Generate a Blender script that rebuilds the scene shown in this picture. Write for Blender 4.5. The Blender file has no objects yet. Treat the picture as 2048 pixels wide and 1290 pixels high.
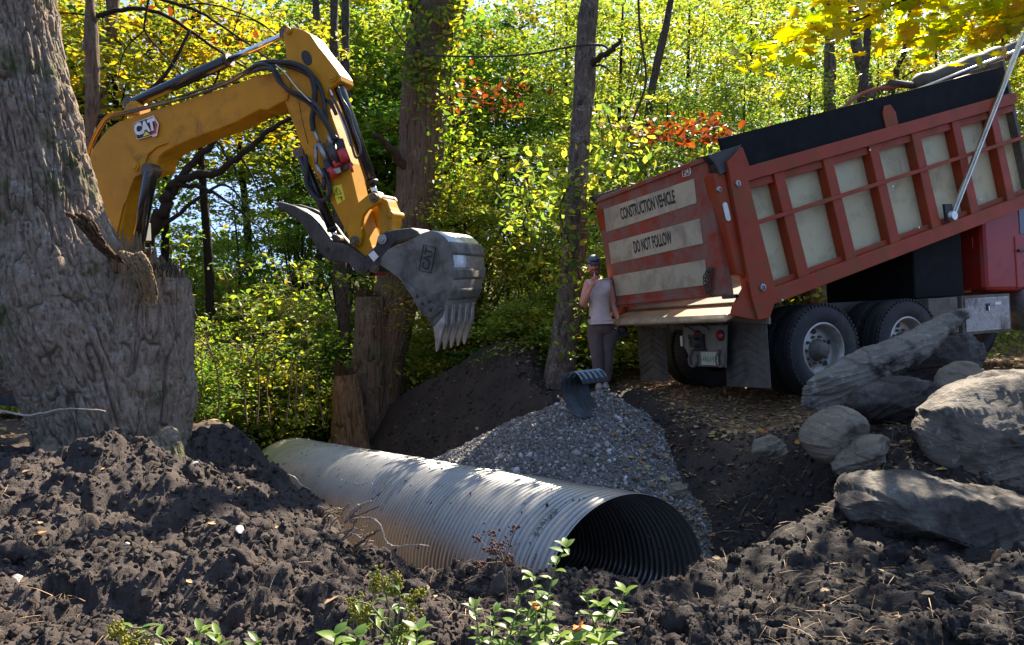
import bpy, bmesh, math, random
import numpy as np
from mathutils import Vector, Matrix, Euler

scene = bpy.context.scene
col = scene.collection
rad = math.radians
rng = np.random.default_rng(7)
random.seed(7)

# ------------------------------------------------------------------ camera model (real-world survey of the photograph)
CAM_H, CAM_PITCH, LENS = 1.45, rad(4.06), 26.0
FPX = 2048 * LENS / 36.0

def ray(px, py):
    a = (px - 1024) / FPX; b = (645 - py) / FPX
    c, s = math.cos(CAM_PITCH), math.sin(CAM_PITCH)
    return np.array([a, c + b * s, -s + b * c])

def at(px, py, Y):
    r = ray(px, py)
    return Vector((r[0] * Y / r[1], Y, CAM_H + r[2] * Y / r[1]))

class Frame:
    """a local frame (matrix) and conversion of surveyed sight lines to local planes"""
    def __init__(self, M):
        self.M = M; self.I = M.inverted()
    def _o(self):
        return self.I @ Vector((0, 0, CAM_H))
    def _d(self, px, py):
        return self.I.to_3x3() @ Vector(ray(px, py))
    def onY(self, px, py, y):          # local plane y = const -> Vector
        o, d = self._o(), self._d(px, py)
        t = (y - o.y) / d.y
        return o + d * t
    def onX(self, px, py, x):
        o, d = self._o(), self._d(px, py)
        t = (x - o.x) / d.x
        return o + d * t
    def onplane(self, px, py, p0, n):
        o, d = self._o(), self._d(px, py)
        t = (p0 - o).dot(n) / d.dot(n)
        return o + d * t

# ------------------------------------------------------------------ numpy noise
def _h(ix, iy, iz, s):
    n = (ix.astype(np.int64) * 374761393 + iy.astype(np.int64) * 668265263 + iz.astype(np.int64) * 2147483647 // 7 + s * 974634777) & 0xffffffff
    n = ((n ^ (n >> 13)) * 1274126177) & 0xffffffff
    n = ((n ^ (n >> 16)) * 2246822519) & 0xffffffff
    return ((n ^ (n >> 15)) & 0xffffff) / float(0xffffff)

def vnoise(x, y, z=None, s=0):
    x = np.asarray(x, float); y = np.asarray(y, float)
    z = np.zeros_like(x) if z is None else np.asarray(z, float)
    xi, yi, zi = np.floor(x), np.floor(y), np.floor(z)
    fx, fy, fz = x - xi, y - yi, z - zi
    fx = fx*fx*fx*(fx*(fx*6-15)+10); fy = fy*fy*fy*(fy*(fy*6-15)+10); fz = fz*fz*fz*(fz*(fz*6-15)+10)
    r = 0
    for dx in (0, 1):
        wx = fx if dx else 1 - fx
        for dy in (0, 1):
            wy = fy if dy else 1 - fy
            for dz in (0, 1):
                wz = fz if dz else 1 - fz
                r = r + wx * wy * wz * _h(xi + dx, yi + dy, zi + dz, s)
    return r * 2 - 1

def fbm(x, y, z=None, o=4, s=0, g=.5):
    r = 0; a = 1; t = 0
    x = np.asarray(x, float); y = np.asarray(y, float); z = np.zeros_like(x) if z is None else np.asarray(z, float)
    for i in range(o):
        r = r + a * vnoise(x * 2**i, y * 2**i, z * 2**i, s + i * 11); t += a; a *= g
    return r / t

def worley2(x, y, s=0, wrapx=None):
    xi, yi = np.floor(x), np.floor(y)
    F1 = np.full(x.shape, 9.); F2 = np.full(x.shape, 9.); ID = np.zeros(x.shape)
    zz = np.zeros_like(xi)
    for dx in (-1, 0, 1):
        for dy in (-1, 0, 1):
            cx, cy = xi + dx, yi + dy
            hx = np.mod(cx, wrapx) if wrapx else cx
            px = cx + _h(hx, cy, zz, s); py = cy + _h(hx, cy, zz, s + 1)
            d = np.sqrt((px - x)**2 + (py - y)**2)
            idv = _h(hx, cy, zz, s + 2)
            new = d < F1
            F2 = np.where(new, F1, np.minimum(F2, d))
            ID = np.where(new, idv, ID)
            F1 = np.where(new, d, F1)
    return F1, F2, ID

def clods(x, y, s=0, scales=(.30, .13, .06, .026), amps=(.105, .066, .028, .010)):
    z = 0
    wx = x + .05 * vnoise(x * 7, y * 7, s=s + 90) + .015 * vnoise(x * 25, y * 25, s=s + 91)
    wy = y + .05 * vnoise(x * 7, y * 7, s=s + 92) + .015 * vnoise(x * 25, y * 25, s=s + 93)
    for i, (L, a) in enumerate(zip(scales, amps)):
        F1, F2, ID = worley2(wx / L, wy / L, s + i * 17)
        b = np.sqrt(np.clip(1 - (F1 / .75)**2, 0, 1))
        z = z + a * b * (.15 + .85 * ID)
    return z

# ------------------------------------------------------------------ mesh builder
class MB:
    def __init__(self):
        self.v = []; self.f = []; self.n = 0; self.smooth = []
    def add(self, vs, fs, smooth=True):
        b = self.n
        self.v.extend([tuple(p) for p in vs]); self.n += len(vs)
        for f in fs:
            self.f.append(tuple(b + i for i in f)); self.smooth.append(smooth)
        return self
    def box(self, c, s, R=None):
        vs = []
        for x in (-.5, .5):
            for y in (-.5, .5):
                for z in (-.5, .5):
                    p = Vector((x * s[0], y * s[1], z * s[2]))
                    if R is not None: p = R @ p
                    vs.append(p + Vector(c))
        return self.add(vs, [(0,1,3,2),(4,6,7,5),(0,4,5,1),(2,3,7,6),(0,2,6,4),(1,5,7,3)], False)
    def bar(self, a, b, w, h, up=(0, 0, 1)):
        a, b = Vector(a), Vector(b); d = (b - a); L = d.length; d.normalize()
        up = Vector(up); s = d.cross(up).normalized(); u = s.cross(d)
        R = Matrix((d, s, u)).transposed()
        return self.box((a + b) / 2, (L, w, h), R)
    def prism(self, pts, y0, y1):
        """outline of (x,z) extruded from y0 to y1"""
        n = len(pts)
        A = sum(pts[i][0] * pts[(i+1) % n][1] - pts[(i+1) % n][0] * pts[i][1] for i in range(n))
        if A < 0: pts = pts[::-1]
        vs = [(p[0], y0, p[1]) for p in pts] + [(p[0], y1, p[1]) for p in pts]
        fs = [tuple(range(n)), tuple(range(2*n-1, n-1, -1))]
        for i in range(n):
            j = (i + 1) % n
            fs.append((j, i, n + i, n + j))
        return self.add(vs, fs, False)
    def quadslab(self, q, n, t):
        """four (or more) corner points extruded along n by t"""
        q = [Vector(p) for p in q]; n = Vector(n).normalized() * t
        k = len(q)
        vs = q + [p + n for p in q]
        fs = [tuple(range(k))[::-1], tuple(range(k, 2*k))]
        for i in range(k):
            j = (i + 1) % k; fs.append((i, j, k + j, k + i))
        return self.add(vs, fs, False)
    def tube(self, path, r, seg=10, cap=True, ell=None):
        path = [Vector(p) for p in path]; n = len(path)
        rs = [r] * n if not hasattr(r, '__len__') else list(r)
        vs = []; prev = None
        for i, p in enumerate(path):
            t = (path[min(i+1, n-1)] - path[max(i-1, 0)]).normalized()
            if prev is None:
                a = Vector((0, 0, 1)) if abs(t.z) < .9 else Vector((1, 0, 0))
                u = t.cross(a).normalized()
            else:
                u = (prev - t * prev.dot(t)).normalized()
            prev = u; w = t.cross(u)
            for k in range(seg):
                an = 2 * math.pi * k / seg
                vs.append(p + (u * math.cos(an) + w * math.sin(an)) * rs[i])
        fs = []
        for i in range(n - 1):
            for k in range(seg):
                k2 = (k + 1) % seg
                fs.append((i*seg+k, i*seg+k2, (i+1)*seg+k2, (i+1)*seg+k))
        self.add(vs, fs, True)
        if cap:
            b = self.n - n * seg
            self.f.append(tuple(b + k for k in range(seg))[::-1]); self.smooth.append(False)
            self.f.append(tuple(b + (n-1)*seg + k for k in range(seg))); self.smooth.append(False)
        return self
    def lathe(self, prof, c, axis='y', seg=48, smooth=True):
        """prof: list of (axial, radius)"""
        vs = []; n = len(prof)
        for a, r in prof:
            for k in range(seg):
                an = 2 * math.pi * k / seg
                q = (r * math.cos(an), r * math.sin(an))
                p = {'x': (a, q[0], q[1]), 'y': (q[0], a, q[1]), 'z': (q[0], q[1], a)}[axis]
                vs.append((p[0] + c[0], p[1] + c[1], p[2] + c[2]))
        fs = []
        for i in range(n - 1):
            for k in range(seg):
                k2 = (k + 1) % seg
                fs.append((i*seg+k, i*seg+k2, (i+1)*seg+k2, (i+1)*seg+k))
        return self.add(vs, fs, smooth)
    def disc(self, c, r, t, axis='y', seg=24):
        return self.lathe([(-t/2, 0.0001), (-t/2, r), (t/2, r), (t/2, .0001)], c, axis, seg, False)
    def ball(self, c, r, seg=10, rings=7, noise=0, sd=0, R=None):
        rr = r if hasattr(r, '__len__') else (r, r, r)
        vs = []; rn = random.Random(sd)
        for i in range(rings + 1):
            th = math.pi * i / rings
            for k in range(seg):
                ph = 2 * math.pi * k / seg
                m = 1 + noise * (rn.random() - .5)
                p = Vector((rr[0]*m*math.sin(th)*math.cos(ph), rr[1]*m*math.sin(th)*math.sin(ph), rr[2]*m*math.cos(th)))
                if R is not None: p = R @ p
                vs.append(p + Vector(c))
        fs = []
        for i in range(rings):
            for k in range(seg):
                k2 = (k + 1) % seg
                fs.append((i*seg+k, (i+1)*seg+k, (i+1)*seg+k2, i*seg+k2))
        return self.add(vs, fs, True)
    def build(self, name, m, parent=None, bevel=0, sub=0, autosmooth=False):
        me = bpy.data.meshes.new(name)
        me.from_pydata(self.v, [], self.f)
        me.polygons.foreach_set('use_smooth', self.smooth)
        me.update()
        if autosmooth or any(self.smooth):
            pass
        o = bpy.data.objects.new(name, me); col.objects.link(o)
        if m is not None: me.materials.append(m)
        if parent is not None: o.parent = parent
        bm = bmesh.new(); bm.from_mesh(me); bmesh.ops.recalc_face_normals(bm, faces=bm.faces); bm.to_mesh(me); bm.free()
        if bevel:
            b = o.modifiers.new('bevel', 'BEVEL'); b.width = bevel; b.segments = 2; b.limit_method = 'ANGLE'; b.angle_limit = rad(40)
        return o

def npmesh(name, V, Q, m=None, parent=None, smooth=True, attrs=None, k=None):
    """fast mesh from numpy; Q (n,3) or (n,4)"""
    me = bpy.data.meshes.new(name)
    V = np.ascontiguousarray(V, np.float32); Q = np.ascontiguousarray(Q, np.int32)
    k = Q.shape[1]
    me.vertices.add(len(V)); me.vertices.foreach_set('co', V.ravel())
    me.loops.add(Q.size); me.loops.foreach_set('vertex_index', Q.ravel())
    me.polygons.add(len(Q)); me.polygons.foreach_set('loop_start', np.arange(0, Q.size, k, dtype=np.int32))
    try: me.polygons.foreach_set('loop_total', np.full(len(Q), k, np.int32))
    except Exception: pass
    me.polygons.foreach_set('use_smooth', np.full(len(Q), smooth))
    if attrs:
        for an, (dom, arr) in attrs.items():
            a = me.attributes.new(an, 'FLOAT', dom); a.data.foreach_set('value', np.ascontiguousarray(arr, np.float32))
    me.update(calc_edges=True)
    if m is not None: me.materials.append(m)
    o = bpy.data.objects.new(name, me); col.objects.link(o)
    if parent is not None: o.parent = parent
    return o

def gridfaces(nr, nc, wrap=False):
    i = np.arange(nr - 1)[:, None]; j = np.arange(nc if wrap else nc - 1)[None, :]
    j2 = (j + 1) % nc
    return np.stack([i*nc+j+0*i, i*nc+j2+0*i, (i+1)*nc+j2, (i+1)*nc+j], -1).reshape(-1, 4)

def empty(name, loc=(0, 0, 0), M=None):
    o = bpy.data.objects.new(name, None); col.objects.link(o)
    o.empty_display_size = .2
    if M is not None: o.matrix_world = M
    else: o.location = loc
    return o

def tag(o, label=None, cat=None, group=None, kind=None):
    if label: o['label'] = label
    if cat: o['category'] = cat
    if group: o['group'] = group
    if kind: o['kind'] = kind
    return o

def text_mesh(name, body, size, m, parent=None, xf=None, xscale=1, bold=0, depth=.0, align='CENTER', spacing=1):
    """lettering as flat mesh; xf maps (u,v) -> 3D"""
    cu = bpy.data.curves.new(name, 'FONT'); cu.body = body; cu.size = size
    cu.align_x = align; cu.align_y = 'CENTER'; cu.offset = bold; cu.space_character = spacing; cu.resolution_u = 3
    t = bpy.data.objects.new('tmp', cu); col.objects.link(t)
    dg = bpy.context.evaluated_depsgraph_get(); dg.update()
    me = bpy.data.meshes.new_from_object(t.evaluated_get(dg))
    bpy.data.objects.remove(t); bpy.data.curves.remove(cu)
    me.name = name
    bm = bmesh.new(); bm.from_mesh(me)
    bmesh.ops.subdivide_edges(bm, edges=[e for e in bm.edges if e.calc_length() > size * .3], cuts=2)
    bm.to_mesh(me); bm.free()
    for v in me.vertices:
        v.co = xf(v.co.x * xscale, v.co.y)
    me.materials.clear(); me.materials.append(m); me.update()
    o = bpy.data.objects.new(name, me); col.objects.link(o)
    if parent is not None: o.parent = parent
    return o

def smoothpath(pts, n=6):
    """Catmull-Rom"""
    P = [Vector(p) for p in pts]; out = []
    for i in range(len(P) - 1):
        p0, p1, p2, p3 = P[max(i-1, 0)], P[i], P[i+1], P[min(i+2, len(P)-1)]
        for k in range(n):
            t = k / n
            out.append(.5 * ((2*p1) + (p2-p0)*t + (2*p0-5*p1+4*p2-p3)*t*t + (3*p1-p0-3*p2+p3)*t**3))
    out.append(P[-1]); return out
# ------------------------------------------------------------------ materials
class NT:
    def __init__(self, name):
        self.m = bpy.data.materials.new(name); self.m.use_nodes = True
        self.t = self.m.node_tree; self.t.nodes.clear()
        self.out = self.t.nodes.new('ShaderNodeOutputMaterial')
    def n(self, ty, **kw):
        nd = self.t.nodes.new(ty)
        for k, v in kw.items():
            if k.startswith('i_'):
                key = k[2:]
                key = int(key) if key.isdigit() else key.replace('_', ' ')
                self.set(nd.inputs[key], v)
            else: setattr(nd, k, v)
        return nd
    def set(self, sock, v):
        if hasattr(v, 'is_output') or isinstance(v, bpy.types.NodeSocket): self.t.links.new(v, sock)
        else:
            if hasattr(sock.default_value, '__len__') and not hasattr(v, '__len__'): v = (v, v, v, 1)[:len(sock.default_value)]
            elif hasattr(v, '__len__') and len(v) == 3 and len(sock.default_value) == 4: v = (*v, 1)
            sock.default_value = v
    def noise(self, vec, scale, detail=4, rough=.55, dist=0):
        return self.n('ShaderNodeTexNoise', i_Vector=vec, i_Scale=scale, i_Detail=detail, i_Roughness=rough, i_Distortion=dist).outputs['Fac']
    def ramp(self, fac, stops, interp='LINEAR'):
        r = self.n('ShaderNodeValToRGB', i_0=fac); cr = r.color_ramp; cr.interpolation = interp
        while len(cr.elements) < len(stops): cr.elements.new(.5)
        for e, (p, c) in zip(cr.elements, stops):
            e.position = p; e.color = (*c, 1) if hasattr(c, '__len__') else (c, c, c, 1)
        return r.outputs[0]
    def mix(self, fac, a, b, mode='MIX'):
        x = self.n('ShaderNodeMix', data_type='RGBA', blend_type=mode)
        self.set(x.inputs[0], fac); self.set(x.inputs[6], a); self.set(x.inputs[7], b)
        return x.outputs[2]
    def math(self, op, a, b=0.0, c=None):
        x = self.n('ShaderNodeMath', operation=op); self.set(x.inputs[0], a); self.set(x.inputs[1], b)
        if c is not None: self.set(x.inputs[2], c)
        return x.outputs[0]
    def bump(self, h, strength=.5, dist=.01, normal=None):
        b = self.n('ShaderNodeBump', i_Height=h, i_Strength=strength, i_Distance=dist)
        if normal is not None: self.set(b.inputs['Normal'], normal)
        return b.outputs[0]
    def coord(self, kind='Object'):
        return self.n('ShaderNodeTexCoord').outputs[kind]
    def mapping(self, vec, scale=(1, 1, 1), loc=(0, 0, 0), rot=(0, 0, 0)):
        return self.n('ShaderNodeMapping', i_Vector=vec, i_Scale=scale, i_Location=loc, i_Rotation=rot).outputs[0]
    def pbsdf(self, color, rough=.6, metal=0, normal=None, spec=.5, coat=0):
        p = self.n('ShaderNodeBsdfPrincipled')
        self.set(p.inputs['Base Color'], color); self.set(p.inputs['Roughness'], rough); self.set(p.inputs['Metallic'], metal)
        self.set(p.inputs['Specular IOR Level'], spec); self.set(p.inputs['Coat Weight'], coat)
        if normal is not None: self.set(p.inputs['Normal'], normal)
        return p.outputs[0]
    def done(self, sh):
        self.t.links.new(sh, self.out.inputs[0]); return self.m

def plain(name, c, rough=.6, metal=0, spec=.5, var=.25, scale=12, bump=.0, dirt=None, dirtamt=.5, coat=0):
    t = NT(name); co = t.coord()
    f = t.noise(co, scale, 5, .6)
    c2 = tuple(min(1, x * (1 - var)) for x in c); c3 = tuple(min(1, x * (1 + var * .6)) for x in c)
    colr = t.ramp(f, [(.3, c2), (.7, c3)])
    ro = rough
    if dirt:
        d = t.noise(co, 3.1, 8, .68, .4)
        lo = .62 - .25 * dirtamt
        dm = t.ramp(d, [(lo, 0.), (lo + .16, 1.)])
        s = t.noise(t.mapping(co, (30, 30, 2)), 1, 4, .6)
        dm = t.math('MULTIPLY', dm, t.math('MULTIPLY_ADD', s, .8, .3))
        colr = t.mix(dm, colr, dirt)
        ro = t.math('MULTIPLY_ADD', dm, .35, rough); 
    nm = t.bump(t.noise(co, 60, 4), bump, .004) if bump else None
    return t.done(t.pbsdf(colr, ro, metal, nm, spec, coat))

def leaf_mat(name, ramp, trans=.5, rough=.5, objcol=False):
    """ramp indexed by the per-leaf attribute; backlit leaves let light through"""
    t = NT(name)
    a = t.n('ShaderNodeAttribute', attribute_name='rnd').outputs['Fac']
    c = t.ramp(a, ramp)
    if objcol:
        oi = t.n('ShaderNodeObjectInfo').outputs['Color']
        c = t.mix(1.0, c, oi, 'MULTIPLY')
    ns = t.noise(t.coord(), 14, 3)
    c = t.mix(t.math('MULTIPLY', ns, .35), c, (.10, .08, .02))
    p = t.pbsdf(c, rough, 0, None, .35)
    tr = t.n('ShaderNodeBsdfTranslucent')
    hs = t.n('ShaderNodeHueSaturation', i_Saturation=1.1, i_Value=1.35, i_Color=c)
    t.t.links.new(hs.outputs[0], tr.inputs[0])
    mx = t.n('ShaderNodeMixShader', i_0=trans); t.t.links.new(p, mx.inputs[1]); t.t.links.new(tr.outputs[0], mx.inputs[2])
    return t.done(mx.outputs[0])

def bark_mat(name, c0, c1, moss=0, lichen=.3, sx=22, sz=4):
    t = NT(name); co = t.coord()
    w = t.mapping(co, (sx, sx, sz))
    n1 = t.noise(w, 1, 6, .6, .6)
    n2 = t.noise(co, 55, 5, .65)
    c = t.ramp(n1, [(.28, tuple(x * .3 for x in c0)), (.45, c0), (.75, c1)])
    c = t.mix(t.math('MULTIPLY', n2, .5), c, tuple(x * .55 for x in c0))
    if lichen:
        l = t.noise(co, 6, 7, .7); l2 = t.noise(co, 38, 3, .6)
        lm = t.math('MULTIPLY', t.ramp(l, [(.5, 0.), (.62, 1.)]), t.ramp(l2, [(.45, 0.), (.6, 1.)]))
        c = t.mix(t.math('MULTIPLY', lm, lichen), c, (.42, .42, .37))
    if moss:
        ms = t.noise(co, 1.6, 6, .7)
        mm = t.math('MULTIPLY', t.ramp(ms, [(.52, 0.), (.62, 1.)]), moss)
        c = t.mix(mm, c, (.05, .07, .015))
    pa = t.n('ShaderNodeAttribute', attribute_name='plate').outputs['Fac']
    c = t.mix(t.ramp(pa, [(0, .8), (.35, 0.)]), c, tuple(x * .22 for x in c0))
    h = t.math('ADD', n1, t.math('MULTIPLY', n2, .5))
    return t.done(t.pbsdf(c, .9, 0, t.bump(h, .9, .03), .15))

# soil / ground: attribute 'zone' 0 dark soil, 1 leaf-littered road, 2 forest floor/grass
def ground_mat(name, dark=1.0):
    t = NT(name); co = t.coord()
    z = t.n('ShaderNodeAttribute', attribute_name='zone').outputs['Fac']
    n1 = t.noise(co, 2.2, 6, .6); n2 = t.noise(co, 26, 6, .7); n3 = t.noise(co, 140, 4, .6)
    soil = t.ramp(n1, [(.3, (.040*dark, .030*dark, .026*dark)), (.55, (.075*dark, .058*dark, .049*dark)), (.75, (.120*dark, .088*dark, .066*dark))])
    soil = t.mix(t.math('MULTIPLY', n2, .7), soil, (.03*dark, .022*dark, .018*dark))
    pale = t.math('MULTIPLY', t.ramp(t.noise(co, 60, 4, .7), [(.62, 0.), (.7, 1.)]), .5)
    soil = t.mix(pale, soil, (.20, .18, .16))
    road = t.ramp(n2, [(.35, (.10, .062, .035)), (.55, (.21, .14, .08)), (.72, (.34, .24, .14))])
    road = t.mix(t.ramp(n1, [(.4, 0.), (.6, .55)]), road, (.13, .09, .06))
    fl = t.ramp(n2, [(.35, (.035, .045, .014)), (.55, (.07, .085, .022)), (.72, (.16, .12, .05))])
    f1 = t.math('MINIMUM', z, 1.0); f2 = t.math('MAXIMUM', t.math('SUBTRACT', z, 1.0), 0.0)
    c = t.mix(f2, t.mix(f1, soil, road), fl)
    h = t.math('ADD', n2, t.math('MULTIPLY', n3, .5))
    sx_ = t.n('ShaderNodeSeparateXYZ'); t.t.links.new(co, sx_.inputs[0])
    wet_shade = t.math('MULTIPLY', t.ramp(t.math('ADD', t.math('MULTIPLY', sx_.outputs[0], .35), t.math('MULTIPLY', n1, .5)), [(.35, 0.), (.60, 1.)]), t.math('SUBTRACT', 1.0, f1))  # right-hand soil darkened: damp earth plus tree shade put into the colour
    c = t.mix(t.math('MULTIPLY', wet_shade, .62), c, (.014, .011, .009))
    rgh = t.math('MULTIPLY_ADD', wet_shade, -.10, .9)
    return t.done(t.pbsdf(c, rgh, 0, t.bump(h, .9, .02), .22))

def rock_mat(name, a, b, dirt=(.045, .034, .028), dirtamt=.5):
    t = NT(name); co = t.coord()
    n1 = t.noise(t.mapping(co, (2.2, 2.2, 9)), 1, 8, .65, .8); n2 = t.noise(co, 32, 7, .7); n3 = t.noise(co, 2.6, 8, .65)
    c = t.ramp(n1, [(.3, a), (.7, b)])
    c = t.mix(t.math('MULTIPLY', n2, .6), c, tuple(x * .4 for x in a))
    lc = t.ramp(t.noise(co, 11, 6, .75), [(.56, 0.), (.66, .6)])
    c = t.mix(lc, c, (.42, .40, .36))
    dm = t.ramp(n3, [(.62 - .25*dirtamt, 0.), (.72 - .25*dirtamt, .92)])
    c = t.mix(dm, c, dirt)
    h = t.math('ADD', t.math('MULTIPLY', n1, 1.4), t.math('MULTIPLY', n2, .6))
    return t.done(t.pbsdf(c, .8, 0, t.bump(h, .8, .035), .35))

M = {}
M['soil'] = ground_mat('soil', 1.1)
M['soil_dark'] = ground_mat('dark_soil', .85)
M['clod'] = plain('clod_soil', (.046, .035, .028), .9, var=.5, scale=8, bump=.6, spec=.3)
M['gravel'] = None
def gravel_mat():
    t = NT('crushed_stone'); a = t.n('ShaderNodeAttribute', attribute_name='rnd').outputs['Fac']
    c = t.ramp(a, [(0, (.10, .085, .07)), (.5, (.175, .15, .125)), (.8, (.28, .25, .215)), (.97, (.5, .48, .45)), (1, (.6, .6, .6))])
    c = t.mix(t.math('MULTIPLY', t.noise(t.coord(), 60, 4), .4), c, (.09, .085, .085))
    return t.done(t.pbsdf(c, .75, 0, t.bump(t.noise(t.coord(), 150, 3), .4, .003), .4))
M['gravel'] = gravel_mat()
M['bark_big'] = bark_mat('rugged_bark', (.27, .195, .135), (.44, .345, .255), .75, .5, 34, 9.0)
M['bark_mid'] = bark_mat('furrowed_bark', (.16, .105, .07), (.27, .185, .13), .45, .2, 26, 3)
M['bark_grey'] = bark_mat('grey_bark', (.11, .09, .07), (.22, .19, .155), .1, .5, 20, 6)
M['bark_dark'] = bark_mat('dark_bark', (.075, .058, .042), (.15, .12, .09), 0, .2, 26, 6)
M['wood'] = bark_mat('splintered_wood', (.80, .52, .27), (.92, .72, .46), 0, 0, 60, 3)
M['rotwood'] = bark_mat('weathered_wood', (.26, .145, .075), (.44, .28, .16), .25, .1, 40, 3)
M['twig'] = plain('twig_bark', (.16, .11, .07), .85, var=.5, scale=30)
M['root'] = plain('pale_root', (.42, .33, .25), .8, var=.45, scale=25, bump=.3)
M['yellow'] = plain('excavator_yellow', (.52, .235, .004), .48, spec=.3, var=.16, scale=3, dirt=(.20, .10, .03), dirtamt=.35, coat=.0)
M['black_paint'] = plain('black_paint', (.012, .012, .015), .22, var=.2, scale=4, coat=.4, dirt=(.05, .045, .04), dirtamt=.1)
M['rubber'] = plain('black_rubber', (.018, .018, .018), .55, var=.3, scale=40, dirt=(.10, .085, .07), dirtamt=.25, bump=.2)
M['tyre'] = plain('tyre_rubber', (.017, .017, .018), .7, var=.3, scale=20, dirt=(.085, .072, .058), dirtamt=.5, bump=.5)
M['chrome'] = plain('polished_rod', (.72, .72, .72), .14, metal=1, var=.05)
M['steel'] = plain('dull_steel', (.36, .35, .33), .45, metal=.9, var=.3, scale=20, dirt=(.10, .08, .06), dirtamt=.4)
M['darksteel'] = plain('dark_cast_steel', (.045, .042, .04), .5, metal=.4, var=.4, scale=18, dirt=(.13, .11, .09), dirtamt=.55, bump=.4)
M['pinsteel'] = plain('pin_steel', (.13, .10, .07), .5, metal=.6, var=.4, scale=40)
M['bucket'] = plain('worn_bucket_steel', (.19, .175, .145), .55, metal=.2, var=.35, scale=5, dirt=(.05, .04, .03), dirtamt=.75, bump=.25)
M['bucketshine'] = plain('scoured_steel', (.50, .49, .46), .33, metal=.75, var=.25, scale=9, dirt=(.10, .085, .07), dirtamt=.5, bump=.15)
M['red'] = plain('truck_red', (.34, .046, .014), .5, spec=.25, var=.2, scale=3, dirt=(.19, .085, .035), dirtamt=.6, coat=.0, bump=.1)
M['redgate'] = plain('dusty_red', (.30, .055, .03), .7, spec=.2, var=.2, scale=2, dirt=(.22, .15, .12), dirtamt=.85, bump=.1)
M['cabred'] = plain('glossy_red', (.30, .020, .010), .35, spec=.25, var=.1, scale=2, coat=.1, dirt=(.12, .05, .03), dirtamt=.3)
M['tan'] = plain('tan_paint', (.54, .47, .27), .55, var=.10, scale=2, dirt=(.34, .28, .16), dirtamt=.5, bump=.08)
M['tangate'] = plain('dusty_tan', (.46, .41, .28), .6, var=.10, scale=2, dirt=(.25, .20, .15), dirtamt=.6, bump=.08)
M['lip'] = plain('scoured_apron', (.46, .33, .19), .5, metal=.3, var=.3, scale=6, dirt=(.22, .14, .08), dirtamt=.6)
M['board'] = plain('black_side_board', (.012, .012, .013), .8, spec=.12, var=.3, scale=6, dirt=(.035, .034, .03), dirtamt=.2)
M['tarp'] = plain('olive_tarp', (.055, .052, .035), .7, var=.4, scale=8, bump=.4)
M['alu'] = plain('aluminium', (.62, .62, .58), .35, metal=.95, var=.15, scale=10, dirt=(.3, .26, .2), dirtamt=.2)
M['flap'] = plain('mud_flap_rubber', (.055, .053, .045), .75, var=.3, scale=6, dirt=(.15, .135, .105), dirtamt=.85, bump=.2)
M['rim'] = plain('wheel_rim', (.46, .43, .38), .42, metal=.6, var=.2, scale=8, dirt=(.19, .16, .125), dirtamt=.6)
M['hub'] = plain('dusty_hub', (.15, .135, .11), .7, metal=.2, var=.3, scale=20, dirt=(.10, .085, .065), dirtamt=.6)
M['frame'] = plain('muddy_chassis', (.10, .09, .07), .75, var=.35, scale=12, dirt=(.20, .17, .125), dirtamt=.75, bump=.4)
M['hitch'] = plain('dusty_hitch_plate', (.19, .175, .135), .75, var=.3, scale=14, dirt=(.25, .21, .15), dirtamt=.7, bump=.3)
M['glass'] = plain('dark_glass', (.02, .022, .025), .06, var=.1, spec=.8)
M['redlens'] = plain('red_lens', (.55, .01, .02), .2, var=.1, coat=.5)
M['redcap'] = plain('red_cap', (.50, .03, .03), .4, var=.2, scale=30)
M['whitelens'] = plain('clear_lens', (.7, .68, .6), .25, var=.1)
M['orange'] = plain('orange_panel', (.75, .13, .03), .4, var=.1)
M['ink'] = plain('black_lettering', (.022, .022, .022), .6, var=.3, scale=50)
M['white'] = plain('white_decal', (.78, .77, .72), .4, var=.05)
M['logored'] = plain('decal_red', (.50, .025, .03), .4, var=.05)
M['decalyellow'] = plain('warning_yellow', (.78, .68, .03), .45, var=.05)
M['plate'] = plain('plate_green_white', (.45, .47, .33), .5, var=.1, dirt=(.25, .22, .15), dirtamt=.5)
M['plategreen'] = plain('plate_ink', (.04, .10, .05), .5)
M['blueink'] = plain('blue_spray_paint', (.05, .10, .26), .8, var=.4, scale=60)
M['hdpe'] = plain('black_corrugated_plastic', (.018, .020, .022), .42, var=.4, scale=10, dirt=(.10, .115, .125), dirtamt=.45)
M['hdpe_pale'] = plain('pale_plastic_top', (.22, .27, .29), .5, var=.3, scale=12, dirt=(.06, .08, .09), dirtamt=.5)  # paler bluish plastic for the upward faces near the top
M['skin'] = plain('sunburnt_skin', (.66, .29, .19), .5, var=.12, scale=25)
M['skinarm'] = M['skin']
M['shirt'] = plain('heather_grey_shirt', (.54, .44, .41), .85, var=.18, scale=9, bump=.3)
M['trousers'] = plain('brown_work_trousers', (.12, .088, .08), .85, var=.3, scale=6, bump=.3)
M['cap'] = plain('navy_cap', (.03, .04, .075), .7, var=.2)
M['capgrey'] = plain('grey_cap_crown', (.13, .14, .16), .7, var=.3, scale=30)
M['beard'] = plain('ginger_beard', (.22, .075, .035), .9, var=.4, scale=90, bump=.6)
M['glove'] = plain('dark_glove', (.03, .025, .028), .7, var=.3, scale=30)
M['shoe'] = plain('dusty_boot', (.30, .28, .25), .8, var=.3, scale=20)
M['belt'] = plain('black_belt', (.015, .013, .012), .5)
M['rock_tan'] = rock_mat('tan_cobble', (.20, .155, .105), (.33, .275, .20), dirtamt=.25)
M['rock_grey'] = rock_mat('grey_schist', (.085, .07, .054), (.21, .18, .14), dirtamt=.7)
M['rock_brown'] = rock_mat('brown_schist', (.12, .095, .07), (.23, .19, .145), dirtamt=.6)
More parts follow.
